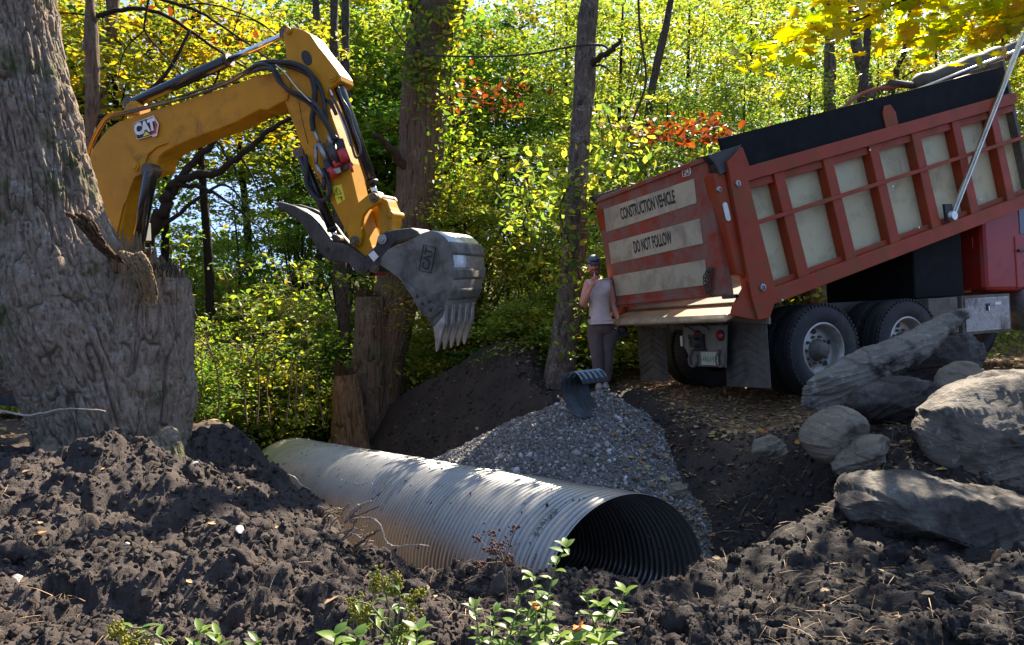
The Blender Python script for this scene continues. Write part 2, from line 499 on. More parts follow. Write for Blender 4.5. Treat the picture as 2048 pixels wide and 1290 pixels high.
M['rock_dirty'] = rock_mat('muddy_stone', (.09, .08, .07), (.17, .15, .13), dirtamt=.95)
M['rock_white'] = rock_mat('pale_stone', (.42, .40, .36), (.62, .60, .55), dirtamt=.1)
def galv():
    t = NT('galvanised_steel'); co = t.coord()
    n1 = t.noise(co, 2.3, 6, .6); n2 = t.noise(co, 45, 5, .6)
    c = t.ramp(n1, [(.3, (.34, .33, .31)), (.7, (.47, .465, .45))])
    c = t.mix(t.math('MULTIPLY', n2, .4), c, (.27, .255, .23))
    d = t.ramp(t.noise(co, 5, 8, .72), [(.60, 0.), (.68, .75)])
    c = t.mix(d, c, (.16, .12, .09))
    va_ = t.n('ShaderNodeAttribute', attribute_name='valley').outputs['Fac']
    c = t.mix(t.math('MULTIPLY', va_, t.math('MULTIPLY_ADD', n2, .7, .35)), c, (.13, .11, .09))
    r = t.math('MULTIPLY_ADD', n1, .25, .27)
    r = t.math('MULTIPLY_ADD', d, .3, r)
    return t.done(t.pbsdf(c, r, .82, t.bump(t.noise(co, 24, 5, .6), .12, .004), .5))
M['galv'] = galv()
M['leaf'] = leaf_mat('autumn_canopy_leaf', [(0, (.075, .135, .035)), (.42, (.16, .245, .045)), (.72, (.31, .35, .065)), (.93, (.46, .41, .075)), (1, (.48, .30, .06))], .6, objcol=True)
M['leaf_fg'] = leaf_mat('fresh_green_leaf', [(0, (.07, .15, .03)), (.5, (.12, .22, .035)), (1, (.24, .34, .05))], .4, .4)
M['goldenrod'] = leaf_mat('yellow_green_seed_head', [(0, (.20, .20, .02)), (1, (.46, .42, .05))], .3, .7)
M['leaf_maple'] = leaf_mat('yellow_maple_leaf', [(0, (.26, .36, .015)), (.5, (.52, .50, .02)), (1, (.72, .42, .02))], .62, .45)
M['leaf_red'] = leaf_mat('red_leaf', [(0, (.16, .03, .02)), (1, (.34, .09, .035))], .4)
M['litter'] = leaf_mat('fallen_leaf', [(0, (.17, .09, .045)), (.4, (.38, .24, .13)), (.7, (.52, .36, .19)), (.86, (.50, .34, .06)), (1, (.50, .11, .03))], .15, .7)
M['needle'] = leaf_mat('pine_needle', [(0, (.26, .14, .06)), (1, (.52, .33, .16))], .1, .6)
M['grass'] = leaf_mat('ground_green', [(0, (.05, .10, .012)), (.6, (.10, .17, .018)), (1, (.24, .24, .03))], .45)
M['dryflower'] = plain('rust_seed_head', (.11, .04, .025), .9, var=.4, scale=60)
M['stem'] = plain('green_stem', (.16, .17, .06), .7, var=.3)
M['orangeflower'] = plain('orange_petal', (.80, .22, .02), .6, var=.2)
M['wire'] = plain('thin_vine', (.05, .04, .03), .85, var=.3)

M['wood_old'] = bark_mat('split_old_wood', (.26, .15, .075), (.44, .29, .16), 0, 0, 50, 3)

M['rock_slab'] = rock_mat('pale_slab_rock', (.17, .145, .11), (.31, .275, .22), dirtamt=.42)
# ------------------------------------------------------------------ terrain
PC = np.array([.889, 5.354, -1.018]); PYAW, PPIT = .579, -.142
PAX = np.array([-math.sin(PYAW)*math.cos(PPIT), math.cos(PYAW)*math.cos(PPIT), math.sin(PPIT)])
PLAT = np.array([math.cos(PYAW), math.sin(PYAW), 0.]); PUP = np.cross(PLAT, PAX)
PA, PHT, PHB, PL, PEX = .815, .788, .289, 8.6, .72

ctrl_px = [
 # near left heap
 (20,1285,2.6),(400,1285,2.6),(700,1285,2.7),(0,1100,3.3),(300,1100,3.5),(560,1110,3.6),(20,960,4.2),(120,925,4.6),(330,935,4.6),
 (468,880,5.9),(432,915,5.7),(528,948,5.6),(640,1040,4.8),(700,1112,4.4),(755,1165,4.1),(500,1010,4.7),(420,975,4.8),(590,1012,5.2),
 # low crest before the pipe mouth
 (860,1215,3.7),(960,1232,3.6),(1080,1290,3.4),(1150,1212,3.7),(1270,1196,3.8),(1400,1225,3.8),(1500,1160,4.1),(1600,1100,4.4),
 (1000,1288,2.8),(1300,1288,2.8),(1700,1288,2.8),(2040,1288,2.8),
 # right bank
 (1700,1200,3.4),(2000,1200,3.4),(1650,1010,4.9),(1640,960,5.6),(1500,1000,5.6),(1420,1060,5.4),(1450,920,6.6),(1600,900,6.4),
 (1900,1040,4.9),(1780,930,5.6),(1830,850,6.3),(2000,870,6.2),(1350,835,7.9),(1600,835,7.7),(1400,880,7.2),
 # behind the big tree
 (215,925,5.6),(400,850,8.0),(20,880,6.8),(60,840,8.0),(480,858,10.5),(560,850,13.5),(430,838,15),(300,850,9),
 (670,852,13.2),(760,815,14.0),
]
ctrl = [tuple(at(*c)) for c in ctrl_px]
def road_z(x, y):
    return max(-.26, min(.15, .08 * ((x - 3.2) * .41 - (y - 8.3) * .91)))
for x, y in [(3.3,8.1),(5,8.9),(2.1,9.9),(1.5,10.2),(3,10.5),(5,11),(8,12.4),(12,14),(11,11),(8,9.5),(7,8.5),(1.6,12),(5,14),(9,17),(3.2,7.6)]:
    ctrl.append((x, y, road_z(x, y)))
for p in [(-10,20,-1.6),(-20,40,-3.2),(0,25,-1.3),(10,30,.2),(25,40,3.5),(22,22,.8),(-6,14,-1.3),(-12,12,-.6),(-16,8,0),(-8,7,0),(-9,4,.2),(-7,0,.1),
          (0,-3,.1),(0,1,.12),(2,1.2,.1),(-2,1.2,.15),(8,-2,.1),(8,3,.1),(12,6,.2),(18,12,.3),(-30,20,-1.5),(0,45,-1.5),(45,50,8),(40,25,3),(15,60,4),(-40,60,-3),(1.2,16,-.5),(-3,17,-1.4),
          (-1,12.9,-.9),(1,13.4,-.6)]:
    ctrl.append(p)
CT = np.array(ctrl, float)
def _k(d2): return np.sqrt(d2 + .12)
_A = _k(((CT[:, None, :2] - CT[None, :, :2])**2).sum(-1))
_n = len(CT)
_S = np.zeros((_n + 3, _n + 3)); _S[:_n, :_n] = _A; _S[:_n, _n] = 1; _S[:_n, _n+1:] = CT[:, :2]; _S[_n, :_n] = 1; _S[_n+1:, :_n] = CT[:, :2].T
_W = np.linalg.lstsq(_S, np.concatenate([CT[:, 2], [0, 0, 0]]), rcond=None)[0]
def base_z(x, y):
    x = np.asarray(x, float); y = np.asarray(y, float)
    z = _W[_n] + _W[_n+1] * x + _W[_n+2] * y
    for i in range(_n):
        z = z + _W[i] * _k((x - CT[i, 0])**2 + (y - CT[i, 1])**2)
    return z
def trench(x, y):
    rx, ry = x - PC[0], y - PC[1]
    ch = math.cos(PPIT)
    s = (rx * PAX[0] + ry * PAX[1]) / ch / ch
    u = rx * PLAT[0] + ry * PLAT[1]
    fl = PC[2] + s * PAX[2] - PHB - .04
    w = .93 + .06 * vnoise(s * 1.7, s * 0 + 3.3)
    sl = np.where(u > 0, 1.15, 2.3)
    wl = w + .52 * sstep(-.5, .4, s) * (u < 0)
    return fl + np.maximum(0, np.abs(u) - wl) * sl + np.maximum(0, -.55 - s) * 2.0 + np.maximum(0, s - 9.0) * .5, s, u
def ground_z(x, y):
    b = base_z(x, y)
    t, s, u = trench(x, y)
    k = .12
    h = np.clip(.5 + .5 * (t - b) / k, 0, 1)
    return t * (1 - h * 1.) * 1 + b * h - k * h * (1 - h)      # smooth min
def gz(x, y):
    return float(ground_z(np.array([float(x)]), np.array([float(y)]))[0])

def sstep(a, b, x):
    t = np.clip((x - a) / (b - a), 0, 1); return t*t*(3-2*t)

def zones(x, y):
    """0 soil, 1 road / litter, 2 forest floor"""
    _, s, u = trench(x, y)
    n = .5 * vnoise(x * .9, y * .9, s=5) + .3 * vnoise(x * 4, y * 4, s=6)
    right = sstep(6.2, 7.7, y + .35 * n - .08 * (x - 3)) * sstep(1.0, 2.0, x - .05 * y + .4 * n)
    leftroad = sstep(6.0, 6.8, y + n * .5) * sstep(-1.5, -2.9, x + n * .5) * .55
    forest = np.maximum(sstep(11.0, 12.2, y + n) * sstep(2.2, .8, x - (y - 12) * .25 + n), sstep(16, 18, y + n * 2))
    forest = np.maximum(forest, sstep(10.5, 11.5, y + n) * sstep(-4.0, -5.0, x + n))
    return np.clip(np.maximum(right, leftroad), 0, 1), forest

def near_disp(x, y):
    road, forest = zones(x, y)
    _, s, u = trench(x, y)
    heapL = sstep(1.6, .9, x + .2 * y - .2) * sstep(6.3, 5.7, y)       # left heap full-strength clods
    amp = .80 + .30 * heapL
    amp = amp * (1 - .82 * road) * (1 - .6 * forest) * sstep(14, 9, y)
    intr = sstep(1.25, 1.0, np.abs(u)) * sstep(-.5, -.2, s)
    amp = amp * (1 - .85 * intr)
    d = clods(x, y) * amp
    d = d + .05 * amp * fbm(x * 1.6, y * 1.6, o=3, s=40) * 2
    d = d + .013 * fbm(x * 14, y * 14, o=3, s=50) * (.5 + amp)
    return d - .055 * amp

# screen-uniform polar sheet round the viewpoint; cells close by are small, far ones large
NA, r0, r1 = 1000, .7, 90.
rs = [r0]
while rs[-1] < r1:
    r = rs[-1]
    rs.append(r * (1.0042 if r < 9 else 1.011 if r < 20 else 1.04))
rs = np.array(rs)
an = np.linspace(rad(-62), rad(62), NA)
R_, A_ = np.meshgrid(rs, an, indexing='ij')
GX, GY = R_ * np.sin(A_), R_ * np.cos(A_)
GZ = ground_z(GX, GY)
GZ = GZ + near_disp(GX, GY)
road, forest = zones(GX, GY)
ZN = np.clip(road, 0, 1) * (1 - forest) + forest * 2
V = np.stack([GX, GY, GZ], -1).reshape(-1, 3)
Q = gridfaces(len(rs), NA)
cx, cy = GX.reshape(-1)[Q].mean(1), GY.reshape(-1)[Q].mean(1)
_, s_, u_ = trench(cx, cy)
# spoil heap (left foreground), dark spoil heap beyond the trench are separate piles of earth
hl = (cy < 6.35) & (u_ < -.9) & (cx > -4.6 - .3 * (cy - 3)) & (cx < .35)
hb_ = np.zeros(len(cx), bool)

def submesh(name, mask, mat, **kw):
    q = Q[mask]; idx, inv = np.unique(q, return_inverse=True)
    o = npmesh(name, V[idx], inv.reshape(-1, 4), mat, attrs={'zone': ('POINT', ZN.reshape(-1)[idx])})
    return tag(o, **kw)
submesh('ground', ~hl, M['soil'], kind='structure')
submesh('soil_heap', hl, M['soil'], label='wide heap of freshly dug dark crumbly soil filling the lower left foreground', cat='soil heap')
# the sheet behind the viewpoint
bm = MB()
g = [(x, y) for y in np.linspace(-60, 0.3, 25) for x in np.linspace(-90, 90, 37)]
bm.add([(x, y, gz(x, y) - .12) for x, y in g], [(j*37+i, j*37+i+1, (j+1)*37+i+1, (j+1)*37+i) for j in range(24) for i in range(36)])
# wide apron to the horizon, slightly below the detailed sheet
gg = [(x, y) for y in np.linspace(-300, 400, 29) for x in np.linspace(-400, 400, 33)]
def farz(x, y):
    r = math.hypot(x, y - 10)
    return -3.5 - .01 * r if r > 60 else -6
bm.add([(x, y, farz(x, y)) for x, y in gg], [(j*33+i, j*33+i+1, (j+1)*33+i+1, (j+1)*33+i) for j in range(28) for i in range(32)])
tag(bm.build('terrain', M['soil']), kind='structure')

# ---------------- spoil heap beyond the trench (its own pile)
hp = [tuple(at(*c)) for c in [(1030,690,12),(965,702,12),(885,735,12.1),(800,785,12.6),(720,822,13.0),(655,862,13.1),(1095,735,11.3),(1115,775,10.9),
      (1010,760,10.4),(900,830,9.8),(820,878,10.2),(700,888,11.9),(760,850,12.0),(905,912,8.8),(1000,850,9.2),(1060,800,9.8),(1000,905,8.5),(1120,820,9.6),(940,880,9.0)]]
hp += [(-.1,13.6,-1.1),(-1.5,14.2,-1.1),(1.1,13,-.9),(-3.2,14.8,-1.6),(1.6,11.2,-.6),(1.7,9.6,-.6),(-4.3,14.0,-1.8),(-1.4,8.6,-1.3),(-.2,7.9,-1.2),(.9,8.3,-.9)]
HP = np.array(hp, float); m_ = len(HP)
_B = np.zeros((m_+3, m_+3)); _B[:m_, :m_] = _k(((HP[:, None, :2]-HP[None, :, :2])**2).sum(-1)); _B[:m_, m_] = 1; _B[:m_, m_+1:] = HP[:, :2]; _B[m_, :m_] = 1; _B[m_+1:, :m_] = HP[:, :2].T
_w = np.linalg.lstsq(_B, np.concatenate([HP[:, 2], [0, 0, 0]]), rcond=None)[0]
hx, hy = np.meshgrid(np.linspace(-4.6, 2.0, 380), np.linspace(7.6, 15.0, 420))
hz = _w[m_] + _w[m_+1]*hx + _w[m_+2]*hy
for i in range(m_): hz = hz + _w[i]*_k((hx-HP[i,0])**2 + (hy-HP[i,1])**2)
_, hs, hu = trench(hx, hy)
edge = np.minimum.reduce([(hx+4.6)/.5, (2.0-hx)/.5, (hy-7.6)/.5, (15.0-hy)/.9]).clip(0, 1)
hz = hz - (1-edge)**2*1.2 + (clods(hx, hy, 3, scales=(.34,.16,.08,.04)) * 1.0 + .04*fbm(hx*3, hy*3, s=8) - .05)
hz = np.minimum(hz, PC[2]+hs*PAX[2]-PHB + np.maximum(0, hu-.95)*1.5 + .0)
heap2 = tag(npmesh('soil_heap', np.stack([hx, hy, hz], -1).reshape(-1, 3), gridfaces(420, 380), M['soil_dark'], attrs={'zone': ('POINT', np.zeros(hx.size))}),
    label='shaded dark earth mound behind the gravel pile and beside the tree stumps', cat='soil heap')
def h2z(x, y):
    z = _w[m_] + _w[m_+1]*x + _w[m_+2]*y
    for i in range(m_): z += _w[i]*math.sqrt((x-HP[i,0])**2 + (y-HP[i,1])**2 + .12)
    return z

# ---------------- loose clods (many small faceted lumps merged in one mesh)
def lumps(name, P, S, mat, seed=0, flat=.75, attr=None, sub=1, parent=None, nz=.45):
    r = np.random.default_rng(seed)
    b = bmesh.new(); bmesh.ops.create_icosphere(b, subdivisions=sub, radius=1)
    bv = np.array([v.co[:] for v in b.verts]); bf = np.array([[v.index for v in f.verts] for f in b.faces]); b.free()
    n = len(P); nv = len(bv)
    rr = 1 + nz * (r.random((n, nv, 1)) - .5)
    ax = 1 + .7 * (r.random((n, 1, 3)) - .5); ax[:, :, 2] *= flat
    v = bv[None] * rr * ax * S[:, None, None]
    q = r.normal(size=(n, 4)); q /= np.linalg.norm(q, axis=1)[:, None]
    w, x, y, z = q.T
    R = np.stack([1-2*(y*y+z*z), 2*(x*y-z*w), 2*(x*z+y*w), 2*(x*y+z*w), 1-2*(x*x+z*z), 2*(y*z-x*w), 2*(x*z-y*w), 2*(y*z+x*w), 1-2*(x*x+y*y)], -1).reshape(n, 3, 3)
    v = np.einsum('nij,nkj->nki', R, v) + P[:, None]
    F = (bf[None] + (np.arange(n) * nv)[:, None, None]).reshape(-1, 3)
    at_ = {'rnd': ('POINT', np.repeat(r.random(n), nv))} 
    return npmesh(name, v.reshape(-1, 3), F, mat, parent, smooth=False, attrs=at_)

def scatter_polar(n, ra, rb, a0, a1, seed):
    r = np.random.default_rng(seed)
    R = np.exp(r.uniform(np.log(ra), np.log(rb), n)); A = r.uniform(rad(a0), rad(a1), n)
    return R * np.sin(A), R * np.cos(A), r
sx, sy, r_ = scatter_polar(42000, 2.0, 6.5, -40, 40, 3)
rd, fr = zones(sx, sy); _, s1, u1 = trench(sx, sy)
keep = (rd < .4) & (fr < .4) & ~((np.abs(u1) < 1.05) & (s1 > -.45)) & ((sx < .9) | (r_.random(len(sx)) < .35))
sx, sy = sx[keep], sy[keep]
sz = ground_z(sx, sy) + near_disp(sx, sy)
S = (.0035 + .016 * r_.random(len(sx))**4) * (.6 + sy / 7)
tag(lumps('soil_clods', np.stack([sx, sy, sz + S * .25], -1), S, M['clod'], 4, nz=.8), kind='stuff', label='crumbs and clods of dark soil lying on the dug earth', cat='soil clods')

# ---------------- gravel pile
GA = (.93, 8.3, .05)
def gravel_z(x, y):
    d = np.sqrt((x - GA[0])**2 * np.where(x > GA[0], 1.25, 1.) + (y - GA[1])**2 + .02)
    return GA[2] + .08 - .5 * d + .06 * fbm(x * 1.3, y * 1.3, s=61) + .02 * fbm(x * 6, y * 6, s=62)
gx, gy = np.meshgrid(np.linspace(-1.5, 2.9, 220), np.linspace(6.0, 10.0, 200))
gzz = gravel_z(gx, gy)
bz = ground_z(gx, gy) - .06
gzz = np.maximum(gzz, bz - .1)
def in_pipe(x, y, z):
    _, s, u = trench(x, y)
    zt = PC[2] + s*PAX[2] + PHT*np.sqrt(np.clip(1 - (u/PA)**2, 0, 1))
    return (u < PA + .02) & (z < zt + .012) & (s > -.2) | (u < -.1)
gin = in_pipe(gx, gy, gzz).ravel(); GQ = gridfaces(200, 220); GQ = GQ[~gin[GQ].any(1)]
gp = npmesh('gravel_pile', np.stack([gx, gy, gzz], -1).reshape(-1, 3), GQ, M['gravel'], attrs={'rnd': ('POINT', .15 + 0*gx.ravel())})
tag(gp, label='cone of crushed grey stone heaped between the metal culvert and the truck', cat='gravel pile')
n = 46000
r_ = np.random.default_rng(12)
a_ = r_.uniform(0, 2*np.pi, n); q_ = np.sqrt(r_.uniform(0, 1, n)) * 2.7
px_, py_ = GA[0] + q_ * np.cos(a_), GA[1] + q_ * np.sin(a_)
pz_ = gravel_z(px_, py_); ok = (pz_ > ground_z(px_, py_) - .05) & (py_ < 9.2)
ok &= ~in_pipe(px_, py_, pz_)
px_, py_, pz_ = px_[ok], py_[ok], pz_[ok]
Sg = .008 + .010 * r_.random(len(px_)) + .022 * r_.random(len(px_))**9
tag(lumps('stone', np.stack([px_, py_, pz_ + .004], -1), Sg, M['gravel'], 13, flat=.7, parent=gp), kind='stuff')
def surf(x, y):
    g = gz(x, y) + float(near_disp(np.array([x]), np.array([y]))[0])
    q = float(gravel_z(np.array([x]), np.array([y]))[0])
    return max(g, q if (-1.5 < x < 2.9 and 6 < y < 10) else -9)

# ---------------- scattered leaves / needles / grass helper
def leaf_cards(name, P, size, mat, seed, tilt=.5, shape='leaf', N=None, attr=None, parent=None, size2=None):
    r = np.random.default_rng(seed); n = len(P)
    if shape == 'leaf':
        T = np.array([(0,-.5,0),(.30,-.12,.06),(.24,.22,.03),(0,.55,-.04),(-.24,.22,.03),(-.30,-.12,.06)]); F = np.array([(0,1,2,3),(0,3,4,5)])
    elif shape == 'quad':
        T = np.array([(0,-.5,0),(.33,0,.08),(0,.55,0),(-.33,0,.08)]); F = np.array([(0,1,2),(0,2,3)])
    elif shape == 'needle':
        T = np.array([(-.010,-.5,0),(.010,-.5,0),(.008,0,.06),(.004,.5,0),(-.004,.5,0),(-.008,0,.06)]); F = np.array([(0,1,2,5),(5,2,3,4)])
    elif shape == 'blade':
        T = np.array([(-.03,0,0),(.03,0,0),(.025,.1,.5),(0,.3,1.),(-.025,.1,.5),(0,.05,.25)]); F = np.array([(0,1,2,4),(4,2,3,3)])[:1]; F = np.array([(0,1,2,4)])
    elif shape == 'maple':
        pts = [(0,-.50),(.05,-.25),(.30,-.34),(.24,-.14),(.50,-.02),(.30,.08),(.36,.30),(.14,.22),(0,.55),(-.14,.22),(-.36,.30),(-.30,.08),(-.50,-.02),(-.24,-.14),(-.30,-.34),(-.05,-.25)]
        T = np.array([(a, b, .12*abs(a)) for a, b in pts] + [(0, 0, 0)])
        k = len(pts); F = np.array([(k, i, (i+1) % k) for i in range(k)])
    s = size * r.uniform(.5, 1.55, n) if size2 is None else size2
    v = T[None] * s[:, None, None]
    # orientation: random spin, then tilt away from flat
    sp = r.uniform(0, 2*np.pi, n); ti = np.abs(r.normal(0, tilt, n)); td = r.uniform(0, 2*np.pi, n)
    def rotz(v, a): 
        c, s_ = np.cos(a)[:, None], np.sin(a)[:, None]
        return np.stack([v[..., 0]*c - v[..., 1]*s_, v[..., 0]*s_ + v[..., 1]*c, v[..., 2]], -1)
    def rotx(v, a):
        c, s_ = np.cos(a)[:, None], np.sin(a)[:, None]
        return np.stack([v[..., 0], v[..., 1]*c - v[..., 2]*s_, v[..., 1]*s_ + v[..., 2]*c], -1)
    v = rotz(rotx(rotz(v, sp), ti), td)
    v = v + np.asarray(P)[:, None]
    nv = len(T); k = F.shape[1]
    Fa = (F[None] + (np.arange(n) * nv)[:, None, None]).reshape(-1, k)
    rv = r.random(n) if attr is None else attr
    return npmesh(name, v.reshape(-1, 3), Fa, mat, parent, smooth=False, attrs={'rnd': ('POINT', np.repeat(rv, nv))})

# litter on the road and banks
def litter(name, n, xr, yr, seed, size, cond, **kw):
    r = np.random.default_rng(seed)
    x = r.uniform(*xr, n); y = r.uniform(*yr, n); k = cond(x, y, r); x, y = x[k], y[k]
    z = np.maximum(ground_z(x, y) + near_disp(x, y), np.where((x > -1.5) & (x < 2.9) & (y > 6) & (y < 10), gravel_z(x, y) + .012, -9))
    return tag(leaf_cards(name, np.stack([x, y, z + .012], -1), size, M['litter'], seed, .35, 'leaf'), kind='stuff', **kw)
litter('fallen_leaves', 36000, (1.2, 12), (7.2, 17), 21, .055, lambda x, y, r: (zones(x, y)[0] > r.random(len(x)) * .8), label='brown fallen leaves carpeting the road under the truck', cat='leaf litter')
def bankcond(x, y, r):
    _, s, u = trench(x, y)
    return (u > .95) & (r.random(len(x)) < np.where((x > 1.05) & (x < 1.9), .95, .45)) & ~((x > .2) & (x < 1.05) & (r.random(len(x)) < .6))
litter('scattered_leaves', 3600, (-.6, 6), (4.6, 8.2), 22, .06, bankcond, label='scattered yellow and red leaves on the gravel and right bank', cat='leaf litter')
litter('forest_litter', 6000, (-9, -1.5), (6.5, 14), 23, .06, lambda x, y, r: (np.abs(trench(x, y)[2]) > 1.2) & (r.random(len(x)) < .8), label='dead leaves on the ground behind the big tree', cat='leaf litter')
litter('stray_leaves', 90, (-3, 4), (2.6, 5), 24, .045, lambda x, y, r: (np.abs(trench(x, y)[2]) > 1.1) | (trench(x, y)[1] < -.6), label='a few stray yellow leaves on the foreground soil', cat='leaf litter')
# pine needles on the foreground soil
x, y, r_ = scatter_polar(2300, 2.3, 6.6, -40, 40, 31)
_, s1, u1 = trench(x, y); k = ~((np.abs(u1) < 1.1) & (s1 > -.5)) & (zones(x, y)[0] < .5) & ((x > .8) | (vnoise(x * 2.2, y * 2.2, s=77) > .05)); x, y = x[k], y[k]
z = ground_z(x, y) + near_disp(x, y) + .016
tag(leaf_cards('pine_needles', np.stack([x, y, z], -1), .085, M['needle'], 32, .22, 'needle'), kind='stuff', label='dry orange pine needles strewn over the dug soil', cat='pine needles')

# crumbs on the right bank and on the far mound, plus torn root fibres
r_ = np.random.default_rng(91); n = 11000
x = r_.uniform(.8, 5.0, n); y = r_.uniform(4.6, 8.4, n); rd, fr = zones(x, y); _, s1, u1 = trench(x, y)
k = (u1 > .95) & (rd < .8) & (gravel_z(x, y) < ground_z(x, y)); x, y = x[k], y[k]
z = ground_z(x, y) + near_disp(x, y); S = .006 + .03 * r_.random(len(x))**4
tag(lumps('bank_crumbs', np.stack([x, y, z], -1), S, M['clod'], 92, nz=.8), kind='stuff', label='crumbled earth on the right trench bank', cat='soil clods')
n = 2600; x = r_.uniform(1.0, 5.0, n); y = r_.uniform(4.4, 8.0, n); _, s1, u1 = trench(x, y); k = (u1 > .95) & (gravel_z(x, y) < ground_z(x, y)); x, y = x[k], y[k]
z = ground_z(x, y) + near_disp(x, y) + .02
tag(leaf_cards('root_fibres', np.stack([x, y, z], -1), .13, M['needle'], 93, .55, 'needle'), kind='stuff', label='dry grass roots and fibres hanging on the right bank', cat='root fibres')
n = 14000; x = r_.uniform(-4.0, 1.9, n); y = r_.uniform(7.8, 13.8, n); _, s1, u1 = trench(x, y); k = (u1 > .9); x, y = x[k], y[k]
ix = np.clip(((x + 4.6)/6.6*379).astype(int), 0, 379); iy = np.clip(((y - 7.6)/7.4*419).astype(int), 0, 419)
z = hz[iy, ix]; S = .008 + .045 * r_.random(len(x))**4
tag(lumps('clod', np.stack([x, y, z], -1), S, M['clod'], 94, nz=.8, parent=heap2), kind='stuff')
k = r_.random(len(x)) < .03
tag(leaf_cards('stray_leaf', np.stack([x, y, z + .02], -1)[k], .06, M['litter'], 95, .5, 'leaf', parent=heap2), kind='stuff')

# fist-sized clods resting on the near heap and bank
x, y, r_ = scatter_polar(520, 2.3, 6.2, -38, 38, 97)
_, s1, u1 = trench(x, y); k = ~((np.abs(u1) < 1.25) & (s1 > -.5)); x, y = x[k], y[k]
z = ground_z(x, y) + near_disp(x, y)
b_ = lumps('large_clods', np.stack([x, y, z], -1), .018 + .045 * r_.random(len(x))**2.5, M['soil'], 98, nz=.55, sub=3)
co = np.empty(len(b_.data.vertices)*3, np.float32); b_.data.vertices.foreach_get('co', co); co = co.reshape(-1, 3)
nn_ = np.empty(len(b_.data.vertices)*3, np.float32); b_.data.vertices.foreach_get('normal', nn_)
co += nn_.reshape(-1, 3) * (.010*fbm(co[:,0]*34, co[:,1]*34, co[:,2]*34, 3, 5))[:, None]
b_.data.vertices.foreach_set('co', co.ravel()); b_.data.polygons.foreach_set('use_smooth', [True]*len(b_.data.polygons)); b_.data.update()
za = b_.data.attributes.new('zone', 'FLOAT', 'POINT')
tag(b_, kind='stuff', label='larger lumps of dug soil lying on the heap and bank', cat='soil clods')
# ------------------------------------------------------------------ corrugated culvert
def pipe_sec(th):
    c, s = np.cos(th), np.sin(th)
    x = PA * np.where(s > 0, c, np.sign(c) * np.abs(c)**PEX); z = np.where(s > 0, PHT * s, -PHB * np.abs(s)**PEX)
    return x, z
def arc_th(n):
    t = np.linspace(0, 2*np.pi, 4001); x, z = pipe_sec(t)
    L = np.concatenate([[0], np.cumsum(np.hypot(np.diff(x), np.diff(z)))])
    return np.interp(np.linspace(0, L[-1], n, endpoint=False), L, t)
NTH = 150; th = arc_th(NTH); X0, Z0 = pipe_sec(th)
dx = np.roll(X0, -1) - np.roll(X0, 1); dz = np.roll(Z0, -1) - np.roll(Z0, 1); ln = np.hypot(dx, dz); NX, NZ = dz/ln, -dx/ln
PITCH = .068; NS = int(PL / PITCH * 8); sv = np.linspace(0, PL, NS)
S_, T_ = np.meshgrid(sv, np.arange(NTH) / NTH, indexing='ij')
ampl = .0098 * sstep(.01, .05, S_) 
phs_ = np.mod(S_ / PITCH + np.where(S_ < .3, 0, 1) * T_ * 1.0, 1)
val_ = np.exp(-((phs_ - .5) / .17)**2)
corr = ampl * (.7 - 1.9 * val_)
# seams every ~0.6 m, slight dents
corr = corr + .004 * np.exp(-((np.mod(S_ + T_ * .068, .61) - .3) / .012)**2) + .006 * fbm(S_ * 1.3, T_ * 5, o=2, s=70)
def pipe_pt(s, x, z): return PC + PAX * s + PLAT * x + PUP * z
def pipe_grid(off):
    r = corr + off
    P = PC + PAX * S_[..., None] + PLAT * (X0[None] + NX[None] * r)[..., None] + PUP * (Z0[None] + NZ[None] * r)[..., None]
    return P.reshape(-1, 3)
Vo, Vi = pipe_grid(.0018), pipe_grid(-.0018)
Fo = gridfaces(NS, NTH, True)
nV = len(Vo); j = np.arange(NTH); j2 = (j + 1) % NTH
capA = np.stack([j, j2, nV + j2, nV + j], -1); e = (NS - 1) * NTH; capB = np.stack([e + j2, e + j, nV + e + j, nV + e + j2], -1)
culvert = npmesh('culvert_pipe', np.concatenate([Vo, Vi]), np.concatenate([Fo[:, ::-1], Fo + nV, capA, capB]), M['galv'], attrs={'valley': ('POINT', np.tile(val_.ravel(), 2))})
tag(culvert, label='large corrugated galvanised steel culvert pipe lying in the trench', cat='culvert pipe')
# printed lettering that follows the curved wall
_t = np.linspace(0, 2*np.pi, 4001); _x, _z = pipe_sec(_t); _L = np.concatenate([[0], np.cumsum(np.hypot(np.diff(_x), np.diff(_z)))])
def on_pipe(s, arc, lift=.0128):
    t = float(np.interp(arc % _L[-1], _L, _t)); x, z = pipe_sec(np.array([t])); x, z = float(x[0]), float(z[0])
    e = 1e-3; xa, za = pipe_sec(np.array([t - e, t + e])); tx, tz = xa[1]-xa[0], za[1]-za[0]; l = math.hypot(tx, tz); nx, nz = tz/l, -tx/l
    return Vector(PC + PAX*s + PLAT*(x + nx*lift) + PUP*(z + nz*lift))
TOP = float(np.interp(math.pi/2, _t, _L)); LEFT = float(np.interp(math.pi, _t, _L))
def pipe_text(body, s, arc0, size, flip=1):
    return text_mesh('printed_lettering', body, size, M['ink'], culvert, lambda u, v: on_pipe(s + v * flip, arc0 + u * flip), align='CENTER', spacing=1.15)
pipe_text('CLIFFS', .33, TOP + .52, .085)
pipe_text('ARMTEC CORR STEEL', .20, TOP + .98, .038)
pipe_text('2020 JAN 28 GALV STEEL', .86, TOP + .45, .034)
pipe_text('16 GA AASHTO M36', 1.9, TOP + .55, .034)
pipe_text('CORR STEEL PIPE', 3.0, TOP + .7, .034)
pipe_text('JL', .75, LEFT + .05, .05)
sb = MB()
def spray(pts, r=.011):
    q = smoothpath([(s, a, 0) for s, a in pts], 8)
    sb.tube([on_pipe(v.x - .35, v.y - .22, -.001) for v in q], r, 6)
